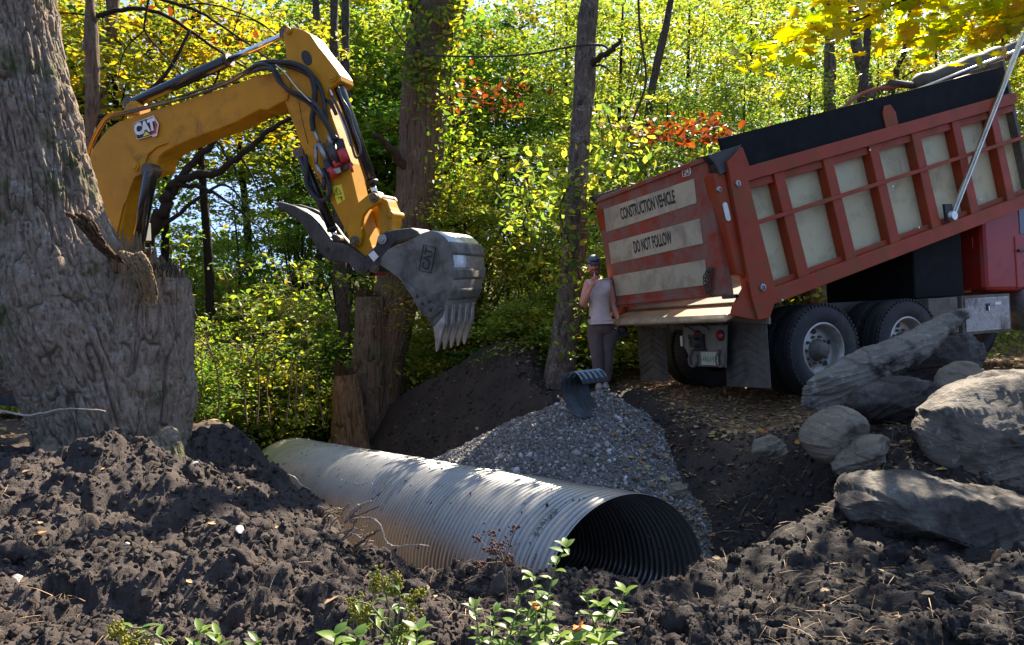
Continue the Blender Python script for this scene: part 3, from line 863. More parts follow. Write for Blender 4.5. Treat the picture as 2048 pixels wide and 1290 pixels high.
for base in (3.9,):
    A0 = LEFT - .42
    spray([(base+.55, A0), (base+.35, A0+.02), (base+.15, A0-.05), (base+.02, A0-.02)])
    spray([(base+.33, A0-.03), (base+.3, A0+.15), (base+.33, A0+.3)])
    spray([(base+.12, A0+.33), (base-.02, A0+.25), (base+.0, A0+.4), (base+.15, A0+.42), (base+.12, A0+.3)])
    spray([(base+.95, A0+.0), (base+.85, A0+.12), (base+.7, A0-.03)])
    spray([(base-.1, A0), (base-.2, A0+.12), (base-.3, A0+.02)])
sb.build('blue_marking', M['blueink'], culvert)
# bits of soil stuck on the metal
r_ = np.random.default_rng(5); P = []
for i in range(260):
    s = r_.uniform(.2, 7.5); a = TOP + r_.uniform(-.1, 1.5) * (1 if i % 4 else .9)
    P.append(on_pipe(s, a, .008))
tag(lumps('soil_crumb', np.array([p[:] for p in P]), .003 + .010 * r_.random(len(P))**3, M['clod'], 6, parent=culvert), kind='stuff')

# ---------------- half section of black plastic pipe standing on the gravel
hc = at(1165, 800, 7.75)
hp_root = empty('plastic_pipe_section', hc)
tag(hp_root, 'curled half section of black corrugated plastic pipe stuck upright in the gravel', 'plastic pipe')
def half_pipe():
    # cross-section curve: a hook, from in the gravel up the left and over to the right
    C = []
    R = .27
    for i in range(40):
        a = rad(232 - 6.0 * i * .78)     # from lower left over the top
        C.append((R * math.cos(a) * .92, R * math.sin(a)))
    C = [(.30, -.62), (.18, -.50), (.05, -.38), (-.08, -.29)] [:0] + C
    return C
prof = []
# traced hook: start buried, bulge left, round the top, end pointing down right
for q in [(1172,835),(1150,828),(1138,812),(1130,795),(1126,778),(1126,765),(1130,755),(1137,748),(1146,746),(1154,752),(1160,762),(1163,770)]:
    p = at(q[0], q[1], 7.75); prof.append((p.x - hc.x, p.z - hc.z))
pp = smoothpath([(a, 0, b) for a, b in prof], 5); prof = [(p.x, p.z) for p in pp]
W_, NW = .38, 120
ax = Vector((.80, .60, 0)); 
rows = []
v = []
for i, (a, b) in enumerate(prof):
    i0, i1 = max(i-1, 0), min(i+1, len(prof)-1)
    tx, tz = prof[i1][0]-prof[i0][0], prof[i1][1]-prof[i0][1]; l = math.hypot(tx, tz); nx, nz = -tz/l, tx/l
    for k in range(NW + 1):
        s = W_ * k / NW; g = .5 + .5 * math.cos(2*math.pi*s/.075); g = min(1, max(0, g * 1.7 - .35)); rr = .017 * g
        v.append((a + nx*rr + ax.x*s, ax.y*s, b + nz*rr))
n_ = len(prof)
v2 = []
for i, (a, b) in enumerate(prof):
    i0, i1 = max(i-1, 0), min(i+1, n_-1)
    tx, tz = prof[i1][0]-prof[i0][0], prof[i1][1]-prof[i0][1]; l = math.hypot(tx, tz); nx, nz = -tz/l, tx/l
    for k in range(NW + 1):
        p = v[i*(NW+1)+k]; v2.append((p[0]-nx*.006, p[1], p[2]-nz*.006))
G = gridfaces(n_, NW + 1); m2 = len(v)
k = np.arange(n_-1); a0 = k*(NW+1); a1 = a0+NW+1
side1 = np.stack([a0, a1, a1+m2, a0+m2], -1); side2 = np.stack([a1+NW, a0+NW, a0+NW+m2, a1+NW+m2], -1)
kk = np.arange(NW); e0 = (n_-1)*(NW+1)
end1 = np.stack([kk+1, kk, kk+m2, kk+1+m2], -1); end2 = np.stack([e0+kk, e0+kk+1, e0+kk+1+m2, e0+kk+m2], -1)
o = npmesh('pipe_wall', np.array(v + v2), np.concatenate([G, G[:, ::-1] + m2, side1, side2, end1, end2]), M['hdpe'], hp_root)
o.data.materials.append(M['hdpe_pale'])
co = np.empty(len(o.data.vertices)*3); o.data.vertices.foreach_get('co', co)
for p in o.data.polygons:
    if p.center.z > prof[0][1] + .36 and abs(p.normal.z) > .3: p.material_index = 1
# ------------------------------------------------------------------ dump truck
TH = rad(66)
_R = Matrix.Rotation(math.pi/2 - TH, 4, 'Z') @ Matrix.Rotation(rad(-1.3), 4, 'Y') @ Matrix.Rotation(rad(-5.0), 4, 'X')
_wc = at(1652, 700, 8.3)
_T = Matrix.Translation(_wc - _R.to_3x3() @ Vector((0, -1.22, .53)))
TM = _T @ _R
TF = Frame(TM)
truck = empty('dump_truck', M=TM)
tag(truck, 'red dump truck with its tan panelled bed raised to tip gravel', 'dump truck')
def tb(name, mb, m, bevel=0, parent=None, bf=None):
    o = mb.build(name, M[m] if isinstance(m, str) else m, parent or truck, bevel); return o

# ---- wheels
def wheel(x, y, out=-1, z=.53, name='wheel', steer=False):
    R = .53; w = .27
    root = bpy.data.objects.new(name, None); col.objects.link(root); root.parent = truck; root.location = (x, y, z); root.empty_display_size = .2
    s = out
    prof = [(-.5*w*.78, .31), (-.5*w*.98, .36), (-.5*w, .42), (-.5*w*.93, .485), (-.5*w*.80, R-.012)]
    prof2 = [(-a, r) for a, r in prof[::-1]]
    tread = []
    for i in range(13):
        a = -.5*w*.76 + w*.76*i/12
        tread.append((a, R - (.010 if i in (2, 5, 7, 10) else 0)))
    t = MB(); t.lathe(prof + tread + prof2, (0, 0, 0), 'y', 72)
    for k in range(60):        # shoulder lugs
        an = 2*math.pi*k/60
        for sg in (-1, 1):
            c = Vector(((R-.016)*math.cos(an), sg*w*.40, (R-.016)*math.sin(an)))
            t.box(c, (.026, .050, .030), Matrix.Rotation(-an, 3, 'Y'))
    t.build('tyre', M['tyre'], root)
    if s != 0:
        r = MB()
        # dished rim: lip outside, deep centre disc
        pr = [(.5*w*.8*s, .315), (.5*w*.86*s, .300), (.5*w*.80*s, .290), (.5*w*.1*s, .272), (-.02*s, .262), (-.035*s, .25), (-.01*s, .16), (.012*s, .115), (.012*s, .11)]
        if steer: pr = [(-.5*w*.8*s, .31), (.5*w*.8*s, .315), (.5*w*.86*s, .30), (.5*w*.7*s, .27), (.5*w*.6*s, .16), (.5*w*.5*s, .11)]
        r.lathe(pr, (0, 0, 0), 'y', 48)
        r.build('rim', M['rim'], root)
        h = MB(); zf = .012*s
        h.lathe([(zf-.05*s, .12), (zf, .13), (zf+.03*s, .10), (zf+.10*s, .085), (zf+.115*s, .06), (zf+.12*s, .001)], (0, 0, 0), 'y', 24)
        for k in range(10):
            an = 2*math.pi*k/10
            h.lathe([(-.02*s, .016), (.03*s, .016), (.035*s, .001)], (.155*math.cos(an), 0, .155*math.sin(an)), 'y', 8, False)
        h.build('hub', M['hub'], root)
        d = MB()
        for k in range(5):
            an = 2*math.pi*(k+.3)/5
            d.lathe([(-.012*s, .03), (-.006*s, .0301), (-.006*s, .001)], (.212*math.cos(an), 0, .212*math.sin(an)), 'y', 14, False)
        d.build('hand_hole', M['ink'], root)
    return root
for ax_ in (0, 1.37):
    wheel(ax_, -1.085, -1); wheel(ax_, -.775, 0); wheel(ax_, 1.085, 1); wheel(ax_, .775, 0)
wheel(5.75, 1.04, 1, steer=True); wheel(5.75, -1.04, -1, steer=True)

# ---- chassis
b = MB()
for s in (-1, 1):
    b.box((3.2, s*.42, .93), (8.2, .08, .26))
    b.box((.69, s*.52, .66), (1.5, .10, .16))
for x in (0, 1.37):
    b.lathe([(-.75, .09), (-.3, .10), (-.2, .19), (.2, .19), (.3, .10), (.75, .09)], (x, 0, .53), 'y', 16)
    b.lathe([(-.28, .001), (-.27, .12), (-.12, .20), (.05, .22)], (x-.02, 0, .53), 'x', 18)
for x in (-.85, .7, 2.2, 4.0): b.box((x, 0, .93), (.12, .8, .2))
b.tube([(1.6, 0, .62), (3.9, 0, .75)], .055, 10)
tb('chassis', b, 'frame', .006)

# ---- rear hitch plate, lights, hooks
XR = -.98
def rp(px, py, x=XR): return TF.onX(px, py, x)
b = MB(); q = [rp(*p) for p in ((1366,652),(1452,650),(1450,735),(1385,732),(1372,700),(1364,690))]
b.quadslab(q, (1, 0, 0), .03); tb('hitch_plate', b, 'hitch', .006)
b = MB(); c = rp(1402, 684)
b.box(c + Vector((-.03, 0, 0)), (.05, .17, .19)); b.lathe([(-.14, .03), (-.14, .055), (-.03, .07)], c, 'x', 16)
b.box(c + Vector((-.09, 0, -.02)), (.10, .08, .07)); b.tube([c + Vector((-.13, -.04, .05)), c + Vector((-.17, 0, .08)), c + Vector((-.13, .04, .05))], .018, 8)
b.box(c + Vector((-.02, 0, -.09)), (.03, .22, .03))
tb('pintle_hitch', b, 'darksteel', .006)
for px, py in ((1397, 671), (1442, 671)):
    c = rp(px, py); e = MB().lathe([(-.035, .001), (-.03, .038), (-.012, .048), (0, .05)], c, 'x', 20); l_ = tb('tail_light', e, 'redlens')
    tb('light_bezel', MB().lathe([(0, .066), (-.015, .066), (-.02, .056), (-.012, .05)], c, 'x', 20), 'rubber', parent=l_)
c = rp(1366, 682); tb('marker_light', MB().box(c + Vector((-.02, 0, 0)), (.02, .04, .13)), 'whitelens', .006)
# licence plate
c = rp(1419, 717, XR-.035); pl = tb('licence_plate', MB().box(c, (.006, .305, .155)), 'plate', .002)
text_mesh('plate_number', '14A0A925', .095, M['plategreen'], pl, lambda u, v: Vector((c.x-.0045, c.y - u, c.z - .012 + v)), xscale=.78)
text_mesh('plate_legend', 'MAINE', .032, M['plategreen'], pl, lambda u, v: Vector((c.x-.0045, c.y - u, c.z + .055 + v)), xscale=1) if False else None
for px in (1391, 1446):
    P = [rp(px-3, 700), rp(px-9, 716), rp(px-6, 730), rp(px+2, 732), rp(px+6, 722), rp(px+5, 708)]
    P = [p + Vector((-.03, 0, 0)) for p in P]
    tb('tow_hook', MB().tube(smoothpath(P, 4), .017, 8), 'frame')
b = MB()
for a_, c_ in (((1352,632),(1372,655)), ((1378,640),(1390,665)), ((1405,636),(1418,660))):
    p, q = rp(*a_), rp(*c_); b.tube(smoothpath([p, p + Vector((-.05, .02, -.05)), q + Vector((-.04, -.02, .03)), q], 5), .008, 6)
tb('air_line', b, 'rubber')
# ---- mud flaps (chevron ribs)
def flap(px, xr):
    q = [TF.onX(x, y, xr) for x, y in px]
    o = tb('mud_flap', MB().quadslab(q, (1, 0, 0), .014), 'flap', .004)
    a, b_, c_, d_ = [Vector(p) for p in q]
    rb = MB()
    for i in range(7):
        v0 = .12 + i * .12; v1 = v0 + .16
        if v1 > .97: continue
        for s in (0, 1):
            def P(u, v): return (a.lerp(b_, u)).lerp(d_.lerp(c_, u), v) + Vector((-.006, 0, 0))
            m_, e_ = .5, (.06 if s == 0 else .94)
            rb.bar(P(m_, v0), P(e_, v1), .006, .012, (1, 0, 0))
    rb.build('rubber_rib', M['flap'], o)
    return o
flap([(1445,640),(1532,645),(1541,777),(1454,773)], -.84)
flap([(1274,652),(1331,655),(1336,762),(1281,762)], -.84)
b = MB()
p, q = TF.onX(1443, 634, -.84), TF.onX(1540, 642, -.84); b.bar(p, q, .03, .07)
p, q = TF.onX(1270, 648, -.84), TF.onX(1335, 650, -.84); b.bar(p, q, .03, .07)
tb('flap_hanger', b, 'hitch', .004)

# ---- raised bed, built in its own tilted frame
def sp(px, py, y=-1.22): return TF.onY(px, py, y)
pa, pb = sp(1545, 592), sp(2048, 402)
tilt = math.atan2(pb.z - pa.z, pb.x - pa.x)
BF = Matrix.Translation((pa.x, 0, pa.z)) @ Matrix.Rotation(-tilt, 4, 'Y')
bed = bpy.data.objects.new('dump_bed', None); col.objects.link(bed); bed.parent = truck; bed.matrix_local = BF; bed.empty_display_size = .2
BFr = Frame(TM @ BF)
def bs(px, py, y=-1.22):
    p = BFr.onY(px, py, y); return (p.x, p.z)
XF = 4.75                               # front of the bed in the bed frame
top = bs(1490, 345)[1]; top2 = bs(2048, 172)[1]; HB = (top + top2) / 2
print('bed tilt', math.degrees(tilt), 'H', top, top2)
XB = bs(1500, 480)[0]                   # where the side panels start
b = MB()
for s in (-1, 1):
    b.box(((XF + XB)/2, s*1.105, HB/2 - .02), (XF - XB, .03, HB))
tb('side_panel', b, 'tan', .003, bed)
def ribset(s):
    lo, hi = MB(), MB()
    lo.box(((XF+XB)/2, s*1.185, .0), (XF-XB, .14, .17)); 
    lo.prism([(XB, .085), (XF, .085), (XF, .15), (XB, .15)], s*1.185, s*1.20)
    tb('lower_rail', lo, 'red', .008, bed)
    hi.box(((XF+XB)/2+.0, s*1.197, HB-.07), (XF-XB+.05, .145, .15)); hi.box(((XF+XB)/2, s*1.17, HB-.19), (XF-XB, .10, .09))
    tb('top_rail', hi, 'red', .008, bed)
xs_ = []
for i, (x1, y1) in enumerate([(1594,470),(1675,430),(1760,385),(1842,340),(1918,305),(1992,262),(2062,235)]):
    xs_.append(bs(x1, y1)[0])
stp = np.polyfit(range(len(xs_)), xs_, 1); print('ribs', xs_, stp)
ribx = [stp[1] + stp[0]*i for i in range(-1, 10) if XB + .1 < stp[1] + stp[0]*i < XF - .1]
for s in (-1, 1):
    ribset(s)
    for x in ribx:
        tb('side_rib', MB().prism([(x-.085, .08), (x+.085, .08), (x+.075, HB-.14), (x-.075, HB-.14)], s*1.12, s*1.245), 'red', .01, bed)
    m1, m2 = bs(1515, 452)[1], bs(2048, 268)[1]
    zm = (m1 + m2)/2
    tb('mid_rail', MB().box(((XF+XB)/2, s*1.23, zm), (XF-XB, .075, .045)), 'red', .006, bed)
# floor, longitudinal beams and front wall
b = MB(); b.box(((XF-.35)/2, 0, .02), (XF+.35, 2.3, .05))
b.box((XF, 0, HB/2+.2), (.06, 2.44, HB+.5))
for s in (-1, 1): b.box((2.2, s*.42, -.10), (4.9, .1, .18))
for i in range(9): b.box((.2+i*.52, 0, -.05), (.07, 2.3, .08))
tb('bed_floor', b, 'frame', .004, bed)
# black boards above the rails
z0, z1 = HB, bs(1560, 268)[1]; z1b = bs(2030, 108)[1]; zt = (z1 + z1b)/2; print('board', z0, z1, z1b)
for s in (-1, 1):
    xa_ = XB - .05 if s < 0 else XB + 1.6
    tb('side_board', MB().box(((XF+xa_)/2, s*1.19, (z0+zt)/2), (XF-xa_, .045, zt-z0)), 'board', .003, bed)
    xb = bs(1780, 240)[0]
    tb('board_bracket', MB().prism([(xb-.11, HB-.05), (xb+.11, HB-.05), (xb+.11, HB+.16), (xb+.05, HB+.26), (xb-.06, HB+.26), (xb-.11, HB+.18)], s*1.215, s*1.235), 'red', .006, bed)
    tb('board_bracket', MB().prism([(XB-.02, HB-.05), (XB+.24, HB-.05), (XB+.2, HB+.22), (XB-.02, HB+.24)], s*1.215, s*1.235), 'red', .006, bed)
# corner posts (outer plate + rear face)
def corner(s):
    y = -1.25
    out = [bs(*p, y) for p in ((1478,298),(1490,345),(1545,560),(1552,590),(1538,636),(1515,640),(1502,600),(1455,340),(1452,325))]
    b = MB(); b.prism(out, s*1.13 if s < 0 else 1.13, s*1.27)
    tb('corner_post', b, 'red', .008, bed)
    wing = [bs(*p, y) for p in ((1500,545),(1515,640),(1465,630),(1470,610),(1490,575))]
    tb('tail_wing', MB().prism(wing, s*1.20, s*1.235), 'red', .004, bed)
    rear = [bs(*p, y) for p in ((1428,345),(1454,345),(1498,558),(1478,548))]
    q = tb('light_post', MB().prism(rear, s*1.06, s*1.22), 'red', .015, bed)
    for p, r in (((1444,377), .028), ((1476,367), .034), ((1526,575), .04)):
        c = bs(*p, -1.28); tb('bolt_boss', MB().lathe([(0, r), (s*.02, r), (s*.024, r*.6), (s*.012, r*.5), (s*.012, .001)], (c[0], s*1.265 if p[0] > 1450 else s*1.222, c[1]), 'y', 20, False), 'steel', parent=bed)
    c0, c1 = bs(1452,408, -1.25), bs(1459,438, -1.25)
    d = Vector((c1[0]-c0[0], 0, c1[1]-c0[1])).normalized()
    L = MB(); n_ = 20; cc = Vector(((c0[0]+c1[0])/2, s*1.225, (c0[1]+c1[1])/2)); sd = Vector((d.z, 0, -d.x))
    ring = []
    for k in range(n_):
        an = 2*math.pi*k/n_; e = d*(math.copysign(1, math.cos(an))*.07) if abs(math.cos(an)) > .01 else Vector()
        ring.append(cc + e + (d*math.cos(an) + sd*math.sin(an))*.032)
    L.quadslab(ring, (0, s, 0), .014); lo = tb('marker_light', L, 'whitelens', .004, bed)
for s in (-1, 1): corner(s)
# apron / lip at the tail
lip = MB()
e0 = [bs(*p, -1.22) for p in ((1500,560),(1478,588),(1462,618),(1466,632))]
lip.prism([(e0[0][0]+.2, .045), (e0[2][0]-.03, -.02), (e0[2][0]-.09, -.06), (e0[2][0]-.08, -.10), (e0[0][0]+.2, -.02)], -1.17, 1.17)
tb('tail_apron', lip, 'lip', .02, bed)
# hinge beam under the bed
tb('hinge_beam', MB().lathe([(-.62, .06), (.62, .06)], (.0, 0, -.16), 'y', 12), 'frame', parent=bed)

# ---- tailgate hanging from its top hinges
g_t, g_b = TF.onY(1412, 312, -1.12), TF.onY(1452, 592, -1.12)
gn = Vector((g_t.z - g_b.z, 0, -(g_t.x - g_b.x))).normalized()
if gn.x > 0: gn = -gn
def gp_(px, py, off=0): return TF.onplane(px, py, g_t + gn*off, gn)
q = [gp_(*p) for p in ((1192,398),(1412,312),(1452,592),(1225,617))]
gate = tb('tailgate', MB().quadslab(q, -gn, .11), 'redgate', .008)
def strip(pts):
    qq = [gp_(*p) for p in pts]; return MB().quadslab(qq, gn, .006).build('tan_panel', M['tangate'], gate)
def z3(x, y): return (1180 + x/2.304, 260 + y/2.304)
S1 = [z3(64,366), z3(480,224), z3(493,336), z3(78,470)]
S2 = [z3(87,521), z3(505,408), z3(522,522), z3(100,617)]
S3 = [z3(107,672), z3(530,597), z3(545,712), z3(122,766)]
for S in (S1, S2, S3): strip(S)
# raised frame ribs of the gate
fr_ = MB()
for a_, c_ in (((1192,398),(1412,312)),):
    p, q2 = gp_(a_[0], a_[1]), gp_(c_[0], c_[1]); fr_.bar(p + Vector((0,0,-.03)), q2 + Vector((0,0,-.03)), .05, .05, gn)
fr_.build('gate_frame', M['redgate'], gate, .006); fr_ = MB()
p, q2 = gp_(1225,608), gp_(1452,583); fr_.bar(p, q2, .05, .05, gn)
fr_.build('gate_frame', M['redgate'], gate, .006)
def gtext(body, c, d, h, xs, m='ink', bold=0):
    C = gp_(*c); U = (gp_(*d) - C).normalized(); Vv = gn.cross(U); Vv = Vv if Vv.z > 0 else -Vv
    return text_mesh('lettering', body, h, M[m], gate, lambda u, v: C + U*u + Vv*v + gn*.0085, xscale=xs, bold=bold)
gtext('CONSTRUCTION VEHICLE', z3(261,352), z3(400,306), .205, .475, bold=.006)
gtext('DO NOT FOLLOW', z3(287,521), z3(400,490), .205, .46, bold=.006)
gtext('1243', z3(446,193), z3(500,176), .10, .9, 'whitelens', .002)
b = MB()
fr2 = [gp_(*z3(*p)) for p in ((428,184),(463,172),(464,206),(430,216))]
for i in range(4): b.bar(fr2[i] + gn*.006, fr2[(i+1) % 4] + gn*.006, .006, .004, gn)
b.build('number_frame', M['whitelens'], gate)
# grime patch and gate bolts, latch pin, hanging chains
b = MB()
for zz in (250, 330, 420, 500, 560):
    c = gp_(1412 + (zz-312)*.142 + 14, zz + 20) 
tb('latch_pin', MB().lathe([(-1.27, .022), (-1.05, .022)], tuple(Vector((g_b.x+.02, 0, g_b.z-.01))), 'y', 12), 'darksteel')
def chain(path, name='chain', r=.012, parent=None):
    P = smoothpath(path, 12); Ls = [0]
    for i in range(1, len(P)): Ls.append(Ls[-1] + (P[i]-P[i-1]).length)
    b = MB(); d = 0; k = 0
    while d < Ls[-1]:
        i = max(j for j in range(len(P)) if Ls[j] <= d); i = min(i, len(P)-2)
        t = (P[i+1]-P[i]).normalized(); c = P[i]
        s = t.cross(Vector((1, 0, 0)) if k % 2 else Vector((0, 1, .2))).normalized()
        ring = [c + t*math.cos(a)*.030 + s*math.sin(a)*.018 for a in [2*math.pi*q/8 for q in range(9)]]
        b.tube(ring, .006, 5, False); d += .040; k += 1
    return b.build(name, M['pinsteel'], parent or truck)
for dx_ in (0, 4, 8):
    chain([gp_(1416+dx_, 540, .03), gp_(1409+dx_*1.2, 555, .05), gp_(1411+dx_, 575, .05), gp_(1418+dx_*.7, 590, .04)], parent=gate)
chain([gp_(1217, 560, .03), gp_(1214, 585, .04), gp_(1219, 600, .04)], parent=gate)
# top hinge bracket
hb2 = MB(); 
hb2.prism([bs(*p, -1.2) for p in ((1408,312),(1480,290),(1450,345),(1436,352),(1425,330))], -1.24, -1.14)
tb('gate_hinge', hb2, 'darksteel', .01, bed); hb2 = MB(); hb2.prism([bs(*p, -1.2) for p in ((1408,312),(1480,290),(1450,345),(1436,352),(1425,330))], 1.14, 1.24)
tb('gate_hinge', hb2, 'darksteel', .01, bed)

# ---- tarp gear: roll, arms, long rod, diagonal lift arm
yb = -.75
tp = [bs(*p, yb) for p in ((1812,172),(1830,158),(1900,122),(2048,68),(2160,30))]
def b3(px, py, y): p = BFr.onY(px, py, y); return p
P0, P1 = b3(1825, 172, -.55), b3(2130, 62, -.55)
Vt = []
t_ = MB(); n = 22
pth = [P0.lerp(P1, i/n) for i in range(n+1)]
t_.tube(pth, [.05 if i == 0 else .125 + .012*math.sin(i*1.9) for i in range(n+1)], 18)
tb('tarp_roll', t_, 'tarp', parent=bed)
tb('tarp_arm', MB().tube(smoothpath([b3(1683,228,-.9), b3(1700,203,-.8), b3(1745,180,-.65), b3(1825,170,-.55)], 5), .026, 10), 'redgate', parent=bed)
tb('arm_sleeve', MB().tube([b3(1780,166,-.62), b3(1822,170,-.55)], .045, 10), 'tarp', parent=bed)
tb('tarp_rod', MB().tube([b3(1770,205,-1.0), b3(2048,95,-1.0), b3(2100,75,-1.0)], .020, 8), 'alu', parent=bed)
tb('tarp_rod', MB().tube([b3(1720,218,-.8), b3(2020,125,-.8)], .016, 8), 'darksteel', parent=bed)
c0, c1 = b3(1904,432,-1.30), b3(2060,35,-1.30)
arm = MB(); arm.bar(c0, c1, .02, .075, (0, 1, 0)); arm.bar(c0, c1, .05, .022, (0, 1, 0))
ar_ = tb('tarp_lift_arm', arm, 'alu', .004, bed)
pv = MB(); 
pv.lathe([(-1.34, .001), (-1.34, .055), (-1.30, .07), (-1.27, .07)], (c0.x, 0, c0.z), 'y', 20, False)
ar2 = tb('arm_pivot', pv, 'alu', .003, bed)
d_ = bs(1893, 428, -1.27)
tb('pivot_bracket', MB().prism([(d_[0]-.05, d_[1]-.09), (d_[0]+.08, d_[1]-.11), (d_[0]+.12, d_[1]+.10), (d_[0]-.02, d_[1]+.13)], -1.29, -1.255), 'darksteel', .004, bed)
# rails' little white rivets
rv = MB()
for p in ((1838,455),(1740,300),(1786,373),(1961,399),(1565,600)):
    c = bs(*p, -1.265); rv.lathe([(-.008, .001), (-.008, .012), (0, .014)], (c[0], -1.262, c[1]), 'y', 10, False)
tb('rivet', rv, 'whitelens', parent=bed)

# ---- things between bed and cab
def S(px, py, y=-1.2): p = TF.onY(px, py, y); return (p.x, p.z)
fx0, fz1 = S(1812, 480, -.9); fx1 = S(1918, 480, -.9)[0]
b = MB(); q0 = S(1822,590,-1.0); q1 = S(1918,440,-1.0)
b.box(((q0[0]+q1[0])/2+.05, -.3, (q0[1]+q1[1])/2+.15), (q1[0]-q0[0]-.05, 1.4, q1[1]-q0[1]+.4))
tb('splash_guard', b, 'board', .02)
# step and toolbox
a0, a1 = S(1858,597), S(1920,665)
tb('side_step', MB().box(((a0[0]+a1[0])/2, -1.02, (a0[1]+a1[1])/2), (a1[0]-a0[0], .34, a0[1]-a1[1])), 'frame', .006)
a0, a1 = S(1921,592), S(2022,662)
tbx = tb('tool_box', MB().box(((a0[0]+a1[0])/2, -1.0, (a0[1]+a1[1])/2), (a1[0]-a0[0], .42, abs(a0[1]-a1[1]))), 'hub', .008)
dw, dh = (a1[0]-a0[0])*.90, abs(a0[1]-a1[1])*.86
dr = MB().box(((a0[0]+a1[0])/2, -1.217, (a0[1]+a1[1])/2), (dw, .014, dh)); dro = dr.build('door', M['steel'], tbx, .004)
tr = MB(); cx_, cz_ = (a0[0]+a1[0])/2, (a0[1]+a1[1])/2
for i in range(22):
    for j in range(14):
        x = cx_ - dw/2 + .03 + (dw-.06)*i/21; z = cz_ - dh/2 + .03 + (dh-.06)*j/13
        a = rad(45 if (i+j) % 2 else -45); d = Vector((math.cos(a), 0, math.sin(a)))*.010
        tr.bar(Vector((x, -1.2255, z)) - d, Vector((x, -1.2255, z)) + d, .004, .004, (0, 1, 0))
tag(tr.build('diamond_tread', M['steel'], dro))
MB().box((cx_, -1.23, cz_+.09), (.06, .012, .09)).build('latch', M['ink'], dro)
MB().box((cx_, -1.24, cz_+.07), (.018, .012, .06)).build('handle', M['chrome'], dro, .003)
MB().box((cx_+.20, -1.228, cz_+.13), (.12, .004, .035)).build('name_plate', M['whitelens'], dro)
# fuel tank
c = S(2070, 615, -1.0)
ft = MB().lathe([(-.55, .001), (-.55, .24), (-.50, .29), (.55, .29), (.6, .24), (.6, .001)], (c[0]+.15, -.98, c[1]), 'x', 40)
fto = tb('fuel_tank', ft, 'steel')
for dx_ in (-.35, .1): MB().lathe([(-.03, .293), (-.03, .30), (.03, .30), (.03, .293)], (c[0]+.15+dx_, -.98, c[1]), 'x', 40).build('tank_strap', M['frame'], fto)
# cab: lofted body with window, fender and exhaust
K = S(1962, 470, -1.05)
cx0 = K[0]
cab = MB()
prof = [(cx0, 1.10), (cx0+1.75, 1.05), (cx0+1.8, 1.9), (cx0+1.45, 2.62), (cx0+1.25, 2.72), (cx0+.12, 2.72), (cx0, 2.60)]
cab.prism(prof, -1.08, 1.08)
cabo = tb('cab', cab, 'cabred', .06)
MB().prism([(cx0+1.82, 1.1), (cx0+3.3, 1.0), (cx0+3.35, 1.75), (cx0+1.82, 1.95)], -.75, .75).build('bonnet', M['cabred'], cabo, .08)
for s in (-1, 1):
    wn = MB().prism([(cx0+.75, 1.85), (cx0+1.62, 1.85), (cx0+1.35, 2.5), (cx0+.75, 2.5)], s*1.075, s*1.088); wn.build('window', M['glass'], cabo, .004)
    d_ = MB().prism([(cx0+.62, 1.12), (cx0+1.68, 1.10), (cx0+1.70, 1.82), (cx0+.62, 1.82)], s*1.06, s*1.092).build('door', M['cabred'], cabo, .02)
    MB().box((cx0+.72, s*1.11, 1.62), (.12, .03, .035)).build('handle', M['darksteel'], d_, .004)
    q = [(5.75-.62 + .62*1.0*(1-math.cos(math.pi*k/10)), .53+.62*math.sin(math.pi*k/10)) for k in range(11)]
    q2 = [(5.75 + (p[0]-5.75)*1.06, .53 + (p[1]-.53)*1.06) for p in q]
    MB().prism(q + q2[::-1], s*.80, s*1.2).build('fender', M['cabred'], cabo, .01)
# rear window of the cab, sleeper corner mould
MB().box((cx0-.004, -.55, 2.25), (.02, .62, .42)).build('rear_window', M['glass'], cabo, .02)
MB().box((cx0-.02, -.80, 1.75), (.02, .30, .16)).build('pressed_panel', M['cabred'], cabo, .008)
tb('hinge_bracket', MB().box((cx0+.5, -1.12, 2.35), (.25, .06, .08)), 'darksteel', .004)
# exhaust stack and air cleaner between bed and cab
tb('exhaust_stack', MB().tube([(cx0-.22, .75, 1.0), (cx0-.22, .75, 3.1)], .075, 16), 'darksteel')
b = MB()
c0_ = TF.onY(1799, 490, 1.1); 
ring = [TF.onY(*p, 1.15) for p in ((1808,473),(1797,480),(1797,560),(1800,571),(1812,577),(1827,577))]
m_ = tb('mirror_frame', MB().tube(smoothpath(ring, 5), .022, 8), 'frame')
MB().quadslab([TF.onY(*p, 1.12) for p in ((1816,476),(1822,480),(1827,500),(1827,572),(1820,570),(1815,520))], (0, -1, 0), .05).build('orange_reflector', M['orange'], m_)
for y_ in (512, 542):
    MB().box(TF.onY(1804, y_, 1.1), (.04, .02, .15)).build('marker_strip', M['whitelens'], m_)
# ------------------------------------------------------------------ excavator
EA = rad(18)
_q0 = at(778, 478, 7.5)
# x along the boom (to the picture's right and slightly nearer), y away from the viewer, z up
EM = Matrix.Translation((_q0.x - 4.9*math.cos(EA), _q0.y + 4.9*math.sin(EA), 0)) @ Matrix.Rotation(-EA, 4, 'Z')
EF = Frame(EM)
ex = empty('excavator', M=EM)
tag(ex, 'yellow tracked excavator with raised boom, black thumb and steel bucket', 'excavator')
def c1(x, y): return (120 + x/2.389, 20 + y/2.389)
def c2(x, y): return (520 + x/1.869, 30 + y/1.869)
def E2(px, py, y=0):
    p = EF.onY(px, py, y); return (p.x, p.z)
def E3(px, py, y=0): return EF.onY(px, py, y)
def rnd(pts, n=4):
    """round an outline with a closed smooth path"""
    return pts
def ob(name, mb, m, bevel=.01, parent=None): return mb.build(name, M[m], parent or ex, bevel)
def out1(pts, y): return [E2(*c1(*p), y) for p in pts]
def out2(pts, y): return [E2(*c2(*p), y) for p in pts]
